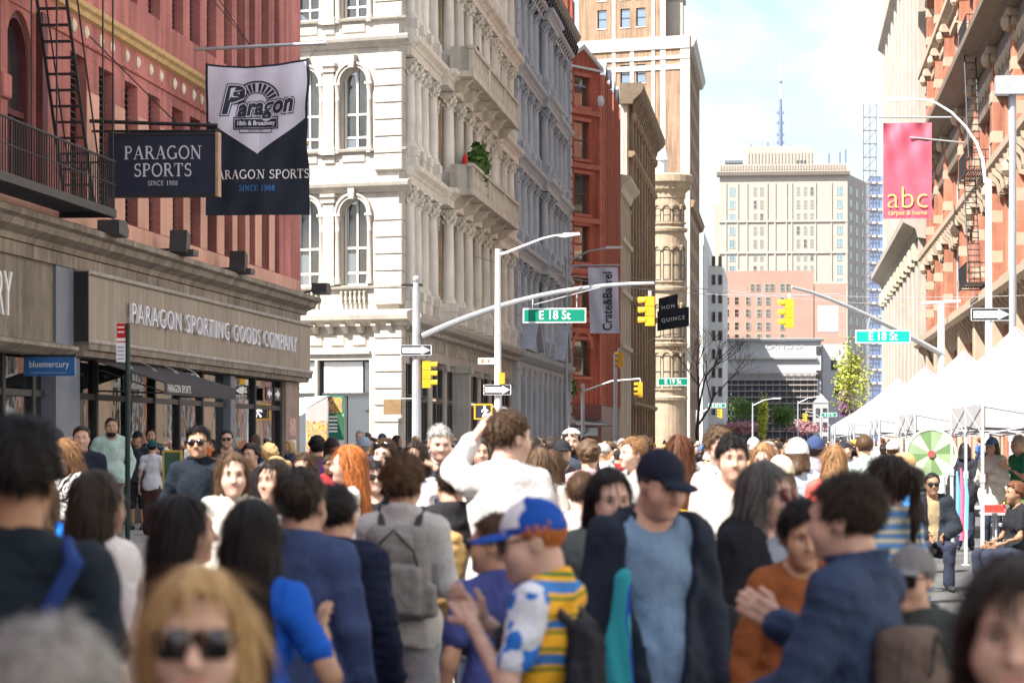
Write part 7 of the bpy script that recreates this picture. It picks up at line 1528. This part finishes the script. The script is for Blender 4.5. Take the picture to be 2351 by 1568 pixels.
# window display figures
def mannequin(x, y, col, lab):
    parts = build_person(dict(sex='m', H=1.85, seed=3, hair='bald', tops=[('long', col)], skin='d'), .02, False); t = thing('mannequin', (x, y, .16), lab, 'mannequin')
    for nm, (pp, mm) in parts.items(): o = put(nm, np_mesh(nm, pp, mm), t); o.matrix_parent_inverse = Matrix.Identity(4); o.rotation_euler = (0, 0, math.radians(70))
# ------------------------------------------------------------------ the cast (head-top position in the 2351 px picture, px per metre, heading)
BLK, NVY, WHT, GRY, CRM = (.018, .019, .023), (.025, .038, .085), (.72, .72, .71), (.30, .30, .31), (.62, .56, .46)
jeans = (.10, .14, .22)
jersey = stripe_mat('jersey_print', [(0, (.80, .42, .03)), (.34, (.02, .17, .05)), (.58, (.80, .45, .03)), (.84, (.05, .2, .55))], (2, 2, 2.6), 5.)
_n = jersey.node_tree.nodes; _l = jersey.node_tree.links; _s = _n.new('ShaderNodeSeparateXYZ'); _l.new(next(x for x in _n if x.type == 'TEX_COORD').outputs['Object'], _s.inputs[0])
_q = stripe_mat('jersey_front', [(0, (.04, .20, .62)), (.47, (.66, .72, .80)), (.58, (.05, .24, .66))], (9, 9, 11), 1.5, 'noise'); _nn = _n.new('ShaderNodeTexNoise'); _nn.inputs['Scale'].default_value = 9; _l.new(next(x for x in _n if x.type == 'TEX_COORD').outputs['Object'], _nn.inputs['Vector'])
_r = _n.new('ShaderNodeValToRGB'); _r.color_ramp.interpolation = 'CONSTANT'; _r.color_ramp.elements[0].color = (.03, .17, .6, 1); _r.color_ramp.elements[1].position = .5; _r.color_ramp.elements[1].color = (.66, .72, .82, 1); _l.new(_nn.outputs[0], _r.inputs[0])
_a = _n.new('ShaderNodeMath'); _a.operation = 'ABSOLUTE'; _l.new(_s.outputs[0], _a.inputs[0]); _g = _n.new('ShaderNodeMath'); _g.operation = 'GREATER_THAN'; _g.inputs[1].default_value = .165; _l.new(_a.outputs[0], _g.inputs[0]); _g2 = _n.new('ShaderNodeMath'); _g2.operation = 'LESS_THAN'; _g2.inputs[1].default_value = -.03; _l.new(_s.outputs[1], _g2.inputs[0])
_m = _n.new('ShaderNodeMath'); _m.operation = 'MAXIMUM'; _l.new(_g.outputs[0], _m.inputs[0]); _l.new(_g2.outputs[0], _m.inputs[1]); _x = _n.new('ShaderNodeMix'); _x.data_type = 'RGBA'; _l.new(_m.outputs[0], _x.inputs[0]); _l.new(next(x for x in _n if x.type == 'VALTORGB' and x != _r).outputs[0], _x.inputs[6]); _l.new(_r.outputs[0], _x.inputs[7]); _l.new(_x.outputs[2], _n['Principled BSDF'].inputs['Base Color'])
zebra = stripe_mat('black_white_knit', [(0, (.012, .012, .014)), (.46, (.6, .6, .6)), (.6, (.012, .012, .014))], (9, 9, 7), 3., 'noise')
folk = stripe_mat('blue_yellow_knit', [(0, (.08, .22, .5)), (.4, (.6, .45, .06)), (.55, (.1, .28, .5)), (.8, (.55, .5, .4))], (1, 1, 6), 3.)
band = stripe_mat('bandana_print', [(0, (.02, .02, .025)), (.5, (.4, .42, .45)), (.62, (.02, .02, .025))], (50, 50, 50), 1., 'noise')
plaid = stripe_mat('dark_print_shirt', [(0, (.02, .028, .05)), (.58, (.2, .24, .3)), (.66, (.02, .028, .05))], (16, 16, 16), 1., 'noise')
mottl = stripe_mat('grey_fleece', [(0, (.16, .16, .17)), (.45, (.34, .34, .35)), (.6, (.24, .24, .25))], (40, 40, 40), .5, 'noise')
for _c in (zebra, folk, plaid, mottl, jersey): crease(_c)
P = person
# ---- front rows
p1 = P(32, 985, 930, 190, 'man with dark curly top and faded neck in black t-shirt at left edge', sex='m', hair='fade', hairc='black', skin='b', tops=[('tee', (.012, .02, .03))], build=1.08, hs=1.1)
worn('sling_strap', p1, [('c', (-.16, .16, 1.52), (.10, .165, 1.02), .022, .022), ('c', (-.16, .16, 1.52), (-.13, .02, 1.56), .02, .02), ('c', (-.13, .02, 1.56), (-.05, -.14, 1.38), .02, .02)], (.02, .05, .20), 'royal blue bag strap across the back of the black t-shirt', 'strap', .01, .008)
P(110, 1452, 1900, 200, 'blurred grey-haired person in grey fleece at the bottom left corner', sex='m', hair='short', hairc='grey', tops=[('jacket', mottl)], hs=1.1)
P(455, 1316, 1390, 8, 'blond woman in dark sunglasses facing us at bottom left', sex='f', hair='long', hlen=.42, hairc='blond', skin='p', glasses='big', lens=lensM, tops=[('long', (.05, .045, .05))], hs=1.06, hp=-3)
P(215, 1086, 590, 165, 'woman with long dark brown hair and white blouse seen from behind', sex='f', hair='long', hlen=.42, hairc='dark', tops=[('long', (.70, .68, .68))], hy=-25)
P(415, 1142, 640, 140, 'woman with very long straight black hair turned right in cream top', sex='f', hair='long', hlen=.48, hairc='black', tops=[('long', CRM)], hy=-28)
P(578, 1152, 720, 172, 'woman with long black hair and bright blue t-shirt, elbow raised', sex='f', hair='long', hlen=.46, hairc='black', tops=[('tee', (.012, .10, .52))], arml='elbow_low', armr='elbow_low', skin='m')
P(688, 1088, 600, 175, 'person with dark hair knot and navy jacket seen from behind', sex='m', hair='bun', hairc='dark', tops=[('jacket', (.045, .07, .17))], build=.98, hs=1.16, arml='chest')
P(772, 1118, 545, 170, 'person with short black hair in shiny navy quilted jacket', sex='m', hair='short', hairc='black', tops=[('puffer', (.012, .018, .045))])
p9 = P(925, 1052, 480, 178, 'curly-haired person in pale grey shirt and grey jeans with backpack', sex='m', hair='curly', hairc='brown', tops=[('shirt', (.45, .45, .46))], bottom=(.26, .27, .30), wide=.03, arml='phone', armr='phone', stride=.08)
p10 = P(1155, 946, 420, 205, 'tall man in white long-sleeved top shading his eyes with one hand', sex='m', hair='short', hairc='brown', skin='p', tops=[('long', (.66, .66, .66))], armr='down', arml='shade', build=1.12, hy=-70, bottom=(.2, .2, .22))
P(1038, 1062, 410, 200, 'person in black jacket half hidden behind the tall man in white', sex='m', hair='short', hairc='dark', tops=[('jacket', (.02, .02, .023))])
P(1150, 1182, 610, 200, 'person in indigo shirt behind the blue-capped cyclist', sex='m', hair='short', hairc='brown', skin='m', glasses='sun', tops=[('tee', (.06, .08, .26))], hy=60, bottom=(.07, .09, .2))
p13 = P(1250, 1140, 740, -104, 'red-haired person in blue and white cap and colourful jersey clapping hands', sex='m', hair='short', hairc='red', skin='p', beard=False, hat=('cap', (.012, .075, .38), (.62, .64, .70)), tops=[('tee', jersey)], arml='clap', armr='clap', bottom=(.5, .5, .6), hp=12, hy=22, glasses='sun')
P(1395, 1078, 560, 22, 'girl with long centre-parted black hair in grey-green jacket', sex='f', hair='long', hlen=.36, hairc='black', skin='p', tops=[('jacket', (.10, .12, .125))], hp=5)
p16 = P(1498, 1022, 600, 25, 'man in dark navy cap and pale blue t-shirt looking down', sex='m', hair='short', hairc='dgrey', skin='l', hat=('cap', (.012, .016, .032)), tops=[('tee', (.17, .27, .42), {'neck': .095}), ('jacket', (.02, .028, .046), {'open': .135})], arml='down', armr='down', hp=16, hy=12, hs=1.0, build=.98, stride=.1)
P(1752, 1066, 560, 48, 'woman with grey-black bob and red-tinted glasses in black hoodie', sex='f', hair='bob', hlen=.16, hairc='dgrey', skin='p', glasses='big', lens=M('red_lens', (.12, .02, .02), .1, 0), tops=[('tee', (.2, .23, .3)), ('hoodie', (.014, .015, .022), {'open': .06})], hy=15)
P(1838, 1152, 640, 14, 'person with short black hair in rust-coloured sweater looking down', sex='f', hair='short', hairc='black', skin='m', tops=[('sweater', (.26, .085, .03))], hp=8)
p19 = P(1958, 1092, 790, -112, 'man with dark brown hair in navy field jacket seen from the side', sex='m', hair='short', hairc='dark', skin='p', tops=[('jacket', (.03, .05, .105))], armr='fwd', arml='fwd_low', build=1.14, hp=4, hs=1.05)
P(2040, 1052, 480, -128, 'woman with high ponytail and blue-yellow knit seen from behind', sex='f', hair='pony', hlen=.34, hairc='dark', tops=[('sweater', folk)], hs=1.1)
P(2098, 1252, 690, -10, 'person in grey flat cap and dark sunglasses low at the right', sex='m', hair='short', hairc='dgrey', hat=('cap', (.16, .165, .18)), glasses='big', tops=[('jacket', (.05, .06, .065))], hy=-15, skin='l')
P(2332, 1296, 1400, -6, 'dark-haired woman looking at us at the bottom right edge', sex='f', hair='long', hlen=.3, hairc='dark', skin='p', tops=[('long', (.03, .03, .04))], hs=1.06)
# ---- left pavement
SWZ = .154
P(255, 960, 145, 20, 'bearded man in mint green hooded top by the shop door', ground=SWZ, sex='m', hair='short', hairc='dark', beard=True, skin='m', tops=[('hoodie', (.42, .56, .52))], build=1.18, bottom=(.2, .2, .2), arml='pocket', armr='pocket')
P(158, 1008, 285, -35, 'woman with ginger hair and sunglasses in black and white knit', sex='f', hair='bob', hlen=.14, hairc='strawb', skin='p', glasses='sun', tops=[('sweater', zebra)], arml='phone', armr='phone', hp=14)
P(187, 979, 205, 14, 'man with moustache and black jacket behind the ginger woman', sex='m', hair='short', hairc='dark', skin='l', tops=[('jacket', (.016, .02, .035))], build=1.05)
P(128, 986, 190, 190, 'person in patterned bandana near the shop pillar', sex='m', hair='short', hairc='black', hat=('beanie', (.05, .05, .06)), tops=[('jacket', BLK)])
P(316, 990, 125, -8, 'person in black cap and dark vest raising one hand by shop window', ground=SWZ, sex='m', hair='short', hairc='black', hat=('cap', BLK), tops=[('tee', (.04, .045, .06))], arml='hair', bottom=BLK, skin='m', leg_end=.6)
P(346, 984, 124, 12, 'man in dark printed shirt standing by the framed board', ground=SWZ, sex='m', hair='short', hairc='black', tops=[('half', plaid)], skin='m', bottom=BLK)
P(350, 1010, 132, 184, 'man in white t-shirt and teal beanie walking away in brown trousers', ground=SWZ, sex='m', hair='short', hairc='black', hat=('beanie', (.02, .10, .10)), tops=[('tee', (.60, .60, .66))], bottom=(.075, .04, .035), wide=.04, stride=.10, skin='l')
P(455, 980, 262, 4, 'man in sunglasses and black buttoned shirt walking towards us', sex='m', hair='short', hairc='black', skin='m', glasses='sun', tops=[('shirt', (.012, .018, .028))], bottom=BLK, arml='pocket', armr='pocket', build=1.02)
P(521, 988, 158, 8, 'man in sunglasses and black tank top at the store corner', ground=SWZ, sex='m', hair='short', hairc='black', skin='l', glasses='sun', tops=[('tank', BLK)])
P(578, 1020, 200, -20, 'boy with mop of dark hair near the store corner', sex='m', hair='curly', hairc='black', tops=[('tee', (.1, .1, .12))], skin='l')
P(98, 1100, 420, 175, 'woman with light brown hair half hidden behind the man at left edge', sex='f', hair='long', hlen=.25, hairc='lbrown', tops=[('tee', (.01, .14, .55))])
# ---- middle of the street, lit rows
P(535, 1042, 400, 14, 'woman with wavy brown hair and cream coat squinting in sunlight', sex='f', hair='long', hlen=.24, hairc='lbrown', skin='p', tops=[('coat', (.62, .58, .52))])
P(632, 1058, 380, -28, 'dark-haired woman facing left behind the bright blue t-shirt', sex='f', hair='long', hlen=.26, hairc='dark', skin='l', tops=[('tee', (.5, .48, .46))])
P(702, 1042, 270, -22, 'woman in sunglasses with red and white scarf', sex='f', hair='bob', hlen=.14, hairc='brown', skin='l', glasses='sun', tops=[('tee', (.60, .25, .25))])
P(803, 1026, 330, -82, 'woman with long copper hair in white tank top in profile', sex='f', hair='long', hlen=.36, hairc='red', skin='p', tops=[('tank', (.62, .6, .58))], arml='fwd_low', bottom=(.3, .14, .09))
P(858, 1060, 300, 18, 'woman in sunglasses and black tank behind the curly backpacker', sex='f', hair='bob', hlen=.15, hairc='black', skin='p', glasses='sun', tops=[('tank', BLK)])
P(884, 1009, 275, -10, 'smiling woman in green jacket with sunglasses pushed up', sex='f', hair='bun', hairc='brown', skin='p', glasses='top', tops=[('tee', WHT), ('jacket', (.04, .36, .16), {'open': .07})])
P(955, 1016, 300, -15, 'woman with long dark hair and sunglasses in white printed shirt', sex='f', hair='long', hlen=.4, hairc='dark', skin='l', glasses='sun', tops=[('tee', (.62, .6, .68))], arml='hair')
P(1008, 976, 265, 16, 'grey-haired man in light grey hooded jacket holding his hands together', sex='m', hair='short', hairc='grey', skin='p', tops=[('tee', (.06, .07, .1)), ('hoodie', (.42, .41, .42), {'open': .07})], arml='chest', armr='chest', hp=14)
P(836, 1004, 165, 186, 'person in blue denim shirt and grey hat seen from behind', sex='m', hair='short', hairc='grey', hat=('beanie', (.25, .32, .42)), tops=[('shirt', (.09, .16, .32))])
P(762, 1006, 180, 200, 'person in purple top with shoulder strap seen from behind', sex='f', hair='bob', hlen=.12, hairc='black', tops=[('long', (.16, .03, .33))])
P(728, 1004, 175, 190, 'person in olive top with dark curls seen from behind', sex='m', hair='curly', hairc='black', tops=[('tee', (.10, .09, .05))])
P(1312, 985, 190, 6, 'man in white cycling helmet above the crowd', sex='m', hair='short', hairc='dark', beard=True, hat=('helmet', WHT), tops=[('jacket', (.04, .05, .07))])
P(1291, 1010, 225, 10, 'man in black cap with blue bag strap', sex='m', hair='short', hairc='brown', skin='l', hat=('cap', BLK), tops=[('tee', (.08, .08, .1))], beard=True)
P(1352, 1014, 260, 182, 'person with sandy tousled hair seen from behind', sex='m', hair='curly', hairc='lbrown', tops=[('tee', (.6, .4, .42))])
P(1335, 1085, 400, 176, 'short-haired man in pale pink top seen from behind', sex='m', hair='short', hairc='brown', skin='p', tops=[('tee', (.62, .5, .5))])
P(1240, 1032, 300, 185, 'person with ash brown hair seen from behind beside tall man', sex='f', hair='bob', hlen=.14, hairc='lbrown', tops=[('tee', (.5, .45, .42))])
P(1268, 1036, 280, 170, 'woman with dark brown waves walking away past the tall man', sex='f', hair='long', hlen=.2, hairc='brown', tops=[('tee', (.55, .5, .48))])
P(1456, 1006, 270, -60, 'person with short fair hair just left of the navy cap', sex='m', hair='short', hairc='strawb', skin='p', tops=[('tee', (.5, .5, .5))])
p22 = P(1560, 1002, 330, 178, 'woman with long wavy auburn hair carrying a yellow backpack', sex='f', hair='long', hlen=.42, hairc='auburn', tops=[('tee', (.6, .5, .4))])
P(1652, 986, 330, 20, 'balding man in loose white shirt behind the man in cream tee', sex='m', hair='fade', hairc='lbrown', skin='p', tops=[('shirt', (.64, .63, .6))], build=1.15)
P(1680, 1002, 400, 10, 'man with black hair in cream t-shirt with bag strap', sex='m', hair='short', hairc='black', skin='l', tops=[('tee', (.60, .56, .52))], fringe=.02)
P(1755, 1020, 300, -12, 'blond woman with wind-blown hair facing us in the middle crowd', sex='f', hair='bob', hlen=.14, hairc='strawb', skin='p', tops=[('tee', (.55, .5, .5))])
P(1792, 1048, 330, 200, 'person in cream knitted hat', sex='f', hair='bob', hlen=.1, hairc='brown', hat=('beanie', (.60, .54, .42)), tops=[('jacket', (.2, .2, .22))])
P(1830, 1008, 270, 190, 'person in white knit hat and pale blue puffer jacket', sex='f', hair='bob', hlen=.1, hairc='brown', hat=('beanie', (.72, .70, .68)), tops=[('puffer', (.42, .48, .60))])
P(1872, 1002, 250, 170, 'person in navy cap and lilac-grey hooded top', sex='m', hair='short', hairc='dark', hat=('cap', (.04, .06, .14)), tops=[('hoodie', (.26, .25, .32))])
P(1916, 1024, 290, 176, 'woman with ginger waves in coral jacket seen from behind', sex='f', hair='long', hlen=.2, hairc='strawb', tops=[('jacket', (.62, .12, .10))])
P(1985, 1000, 210, 185, 'person in pale mint shirt left of the first tent', sex='m', hair='short', hairc='brown', tops=[('shirt', (.5, .6, .56))])
P(2075, 1040, 260, -90, 'fair-haired person in blue top beside the ponytail woman', sex='m', hair='short', hairc='blond', skin='p', tops=[('tee', (.05, .2, .5))])
P(1100, 1008, 240, 20, 'person with dark hair under the raised arm of the tall man', sex='f', hair='bob', hlen=.12, hairc='dark', tops=[('tee', (.1, .1, .12))])
# ---- under the tents
P(2140, 1082, 190, 6, 'man in sunglasses and dark coat sitting at a stall table', sex='m', sit=True, hair='short', hairc='black', skin='b', glasses='sun', tops=[('long', (.3, .24, .14)), ('coat', (.02, .025, .035), {'open': .07, 'hem': .8})], arml='lap', armr='lap')
P(2278, 1004, 150, -30, 'woman in long white dress and blue cap at the stall', sex='f', hair='bob', hlen=.14, hairc='brown', hat=('cap', (.12, .2, .4)), tops=[('coat', (.66, .64, .60), {'hem': .35, 'open': 0})], arml='phone', armr='phone')
P(2340, 1000, 150, -60, 'person in green t-shirt at right edge of the stalls', sex='m', hair='short', hairc='grey', tops=[('tee', (.04, .22, .13))], arml='fwd')
P(2333, 1108, 200, -70, 'seated person with dark red hair and black top by the stall', sex='f', sit=True, hair='curly', hairc='auburn', skin='b', tops=[('tee', BLK)], arml='lap', armr='lap')
P(2215, 1018, 140, 170, 'person in dark dress beyond the stall tables', sex='f', hair='bob', hlen=.12, hairc='black', tops=[('coat', (.03, .03, .04))])
P(2050, 1012, 170, 170, 'person in khaki shirt browsing by the prize wheel', sex='m', hair='short', hairc='brown', hat=('cap', (.6, .6, .58)), tops=[('shirt', (.3, .28, .2))])
# ---- bags and things they carry
def pack(who, H, col, label, w=.15, dpt=.10, zlo=1.02, zhi=1.42, ridge=True):
    s = H/1.75
    def sc(q): return tuple(x*s for x in q)
    yb = .10
    def rb(X, Y, Z, c, hx, hy, hz, r):
        x, y, z = np.abs(X-c[0]*s)-(hx-r)*s, np.abs(Y-c[1]*s)-(hy-r)*s, np.abs(Z-c[2]*s)-(hz-r)*s
        return np.sqrt(np.maximum(x, 0)**2+np.maximum(y, 0)**2+np.maximum(z, 0)**2)+np.minimum(np.maximum.reduce([x, y, z]), 0)-r*s
    zm = (zlo+zhi)/2; pr = [('e', sc((0, yb+dpt*.8, zm)), sc((w*1.25, dpt*1.5, (zhi-zlo)*.58)))]
    def fn(X, Y, Z):
        tp = 1+.35*np.clip((Z/s-zm)/(zhi-zlo), 0, 1); Xt = X*tp
        d = rb(Xt, Y, Z, (0, yb+dpt*.62, zm), w, dpt*.62, (zhi-zlo)/2, .055); d = smin(d, rb(Xt, Y, Z, (0, yb+dpt*1.28, zlo+.15), w*.8, dpt*.30, .125, .03), .012); d = smin(d, rb(Xt, Y, Z, (0, yb+dpt*1.2, zhi-.11), w*.62, dpt*.18, .07, .02), .012)
        for x in (-1, 1): d = smin(d, rb(X, Y, Z, (x*w*1.02, yb+dpt*.7, zlo+.1), .03, dpt*.4, .08, .02), .012)
        return d+folds(X, Y, Z, np.random.RandomState(3), .0025)
    st = MB()
    for x in (-1, 1): st.tube([sc((x*.085, yb+.03, zhi-.03)), sc((x*.10, .02, zhi+.075)), sc((x*.11, -.13, zhi-.06)), sc((x*.14, -.10, zhi-.28)), sc((x*.15, yb, zlo+.08))], .018*s, 6)
    zp = MB(); zp.tube([sc((-w*.8, yb+dpt*1.2, zlo+.2)), sc((-w*.6, yb+dpt*1.5, zhi-.12)), sc((0, yb+dpt*1.35, zhi-.02)), sc((w*.6, yb+dpt*1.5, zhi-.12)), sc((w*.8, yb+dpt*1.2, zlo+.2))], .006*s, 5)
    return worn('backpack', who, pr, col, label, 'backpack', .04, .009, fn, [('shoulder_strap', st, cmat((.05, .05, .055))), ('zip', zp, cmat((.04, .04, .045)))])
pack(p9, 1.72, (.20, .195, .195), 'grey backpack worn by the curly-haired person', .165, .12, .98, 1.44)
pack(p22, 1.72, (.60, .36, .02), 'mustard yellow backpack worn by the auburn-haired woman', .15, .11, 1.0, 1.36)
b16 = worn('shoulder_bag', p16, [('e', (.33, .05, .98), (.10, .09, .20)), ('e', (.32, .06, .86), (.11, .1, .13))], (.015, .016, .02), 'black shoulder bag hanging beside the man in navy cap', 'bag', .03)
wrp = stripe_mat('teal_blue_print', [(0, (.03, .30, .36)), (.5, (.02, .07, .40)), (.6, (.05, .38, .42))], (9, 9, 2.2), .6, 'noise')
WR = [('c', (-.19, -.16, 1.30), (-.23, -.19, .62), .035, .075)]
worn('printed_wrap', p16, WR, wrp, 'teal and blue printed wrap hanging between cyclist and man in cap', 'wrap', .03, .011, lambda X, Y, Z: sd(WR, X, Y, Z, .02)+.008*np.sin(X*85+2*np.sin(Z*7)))
CJ = [('c', (.30, .0, 1.26), (.38, .0, .98), .06, .09), ('c', (.26, -.04, 1.2), (.31, -.06, .86), .06, .08)]
worn('carried_jacket', p10, CJ, (.33, .21, .085), 'tan quilted jacket held at the side of the tall man in white', 'jacket', .03, .009, lambda X, Y, Z: sd(CJ, X, Y, Z, .03)-.012*np.abs(np.sin((Z+.2*X)*48)))
pack(p13, 1.62, (.02, .022, .03), 'slim black cycling pack worn over the colourful jersey', .12, .06, 1.05, 1.38)
pack(p19, 1.70, (.10, .075, .065), 'brown canvas backpack on the man in navy field jacket', .16, .12, .92, 1.32)

# ================================================================== the crowd further off
random.seed(21); TPL = []; LBS = set()
tspec = [dict(sex='f', hair='long', hlen=.28, tops=[('tee', GRY)]), dict(sex='m', hair='short', tops=[('tee', GRY)], stride=.1), dict(sex='m', hair='short', tops=[('jacket', GRY)], stride=-.08), dict(sex='f', hair='bob', hlen=.14, tops=[('long', GRY)], arml='phone', armr='phone'),
         dict(sex='f', hair='pony', hlen=.25, tops=[('jacket', GRY)], stride=.1), dict(sex='m', hair='curly', tops=[('hoodie', GRY)]), dict(sex='m', hair='short', hat=('cap', GRY), tops=[('tee', GRY)], stride=.06), dict(sex='f', hair='bun', tops=[('tee', GRY)], armr='hip'),
         dict(sex='m', hair='fade', tops=[('shirt', GRY)], build=1.15), dict(sex='m', hair='short', hat=('beanie', GRY), tops=[('coat', GRY)], stride=.08)]
for i, s in enumerate(tspec):
    s = dict(s); s.update(H=1.72, seed=40+i, skin='l'); parts = build_person(s, .028, 0); ml = []; pl = []
    for nm, (pp, mm) in parts.items():
        slot = 0 if nm == 'body' else 3 if nm in ('hair', 'beard') else 2 if nm in ('trousers', 'shorts') else 4 if nm in ('cap', 'beanie') else 1
        for v, q, mi in pp:
            if nm == 'body': mi = np.where(np.isin(np.full(len(q), mi) if np.isscalar(mi) else mi, (3, 4, 5)), 3, 0)
            else: mi = slot
            pl.append((v, q, mi))
    TPL.append(np_mesh('pedestrian', pl, [skinm('l'), cmat(GRY), cmat(NVY), hairm('dark'), cmat(BLK)]))
CN = [('black', (.02, .022, .03), 5), ('navy', (.03, .05, .11), 3), ('white', (.62, .61, .59), 4), ('grey', (.30, .30, .31), 1), ('beige', (.45, .42, .38), 1), ('charcoal', (.10, .105, .12), 1), ('blue', (.06, .13, .34), 1), ('dark red', (.26, .03, .035), 1), ('pink', (.52, .30, .34), 1), ('green', (.06, .18, .09), 1), ('mustard', (.5, .34, .06), 1), ('pale blue', (.33, .42, .55), 1), ('orange', (.5, .15, .05), 1), ('brown', (.14, .07, .035), 1)]
CL = [c for c in CN for _ in range(c[2])]; KND = ['t-shirt', 't-shirt', 'jacket', 'long-sleeved top', 'jacket', 'hooded top', 't-shirt', 't-shirt', 'shirt', 'long coat']; HST = ['long {} hair', 'short {} hair', 'short {} hair', '{} bob', '{} ponytail', '{} curls', '', 'tied-up {} hair', 'cropped {} hair', '']
HN = [('black', 'black'), ('black', 'black'), ('dark', 'dark brown'), ('dark', 'dark brown'), ('brown', 'brown'), ('brown', 'brown'), ('lbrown', 'light brown'), ('blond', 'blond'), ('grey', 'grey'), ('auburn', 'auburn')]
def crowd_person(X, Y, ground, lab, grp, s=None):
    ti = random.randrange(len(TPL)); o = put('person', TPL[ti]); k = s or random.uniform(.92, 1.07); a = random.choice((0, 180, 180, 160, 20, -30, 210, 90, -90))+random.uniform(-25, 25); o.location = (X, Y, ground); o.rotation_euler = (0, 0, math.radians(a)); o.scale = (k, k, k)
    c = math.cos(math.radians(a)); fc = 'facing us' if c > .5 else 'back turned' if c < -.5 else 'facing right' if math.sin(math.radians(a)) > 0 else 'facing left'
    for _ in range(40):
        tcol, hcol, hat = random.choice(CL), random.choice(HN), random.choice(CL); hd = HST[ti].format(hcol[1]) if HST[ti] else '%s %s' % (hat[0], 'cap' if ti == 6 else 'knit hat'); lb = 'person in %s %s with %s, %s, %s' % (tcol[0], KND[ti], hd, fc, lab)
        if lb not in LBS: break
    LBS.add(lb); mats = [skinm(random.choice('lllpmmbd')), cmat(tcol[1]), cmat(random.choice([NVY, BLK, jeans, (.2, .2, .2), (.35, .3, .22)])), hairm(hcol[0]), cmat(hat[1])]
    for i, m in enumerate(mats): o.material_slots[i].link = 'OBJECT'; o.material_slots[i].material = m
    return tag(o, lb, 'person', grp)
taken = [(o.location.x, o.location.y) for o in PEOPLE]
def free(x, y, r=.5):
    for a, b in taken:
        if (a-x)**2+(b-y)**2 < r*r: return False
    return True
zones = [((28, 45), (-6.3, .5), 56, 'before the crossing', 'crowd before the crossing'), ((45, 70), (-9.5, 1.8), 80, 'at the crossing', 'crowd at the crossing'),
         ((70, 120), (-11, 3.5), 95, 'beyond the crossing', 'crowd beyond the crossing'), ((120, 260), (-11, 9), 70, 'far down the avenue', 'distant crowd')]
for (ya, yb), (xa, xb), n_, lab, grp in zones:
    k = 0; tries = 0
    while k < n_ and tries < 4000:
        tries += 1; y = random.uniform(ya, yb); x = random.uniform(xa, xb); z = 0 if x > WS else .154
        if not free(x, y): continue
        taken.append((x, y)); crowd_person(x, y, z, lab, grp); k += 1
# shoppers between the tents
k = 0
while k < 20:
    y = random.uniform(44, 100); x = random.uniform(6.4, 10.5)
    if free(x, y): taken.append((x, y)); crowd_person(x, y, .154, 'behind the white tents', 'shoppers behind the tents'); k += 1
mannequin(PX-1.0, 51.0, (.42, .16, .02), 'dark mannequin in an orange jacket inside the shop window')
tag(MB(W).box(50.9, 51.8, -2.2, -2.15, 1.3, 2.7).build('shop_poster', M('teal_poster', (.03, .2, .33), .6, .3, 2)), 'teal poster behind the orange mannequin in the shop', 'poster')
tag(MB(W).box(53.4, 53.9, -1.2, -1.1, 2.0, 2.5).build('shop_card', M('amber_card', (.6, .38, .1), .6)), 'amber card hanging in the shop window', 'card')
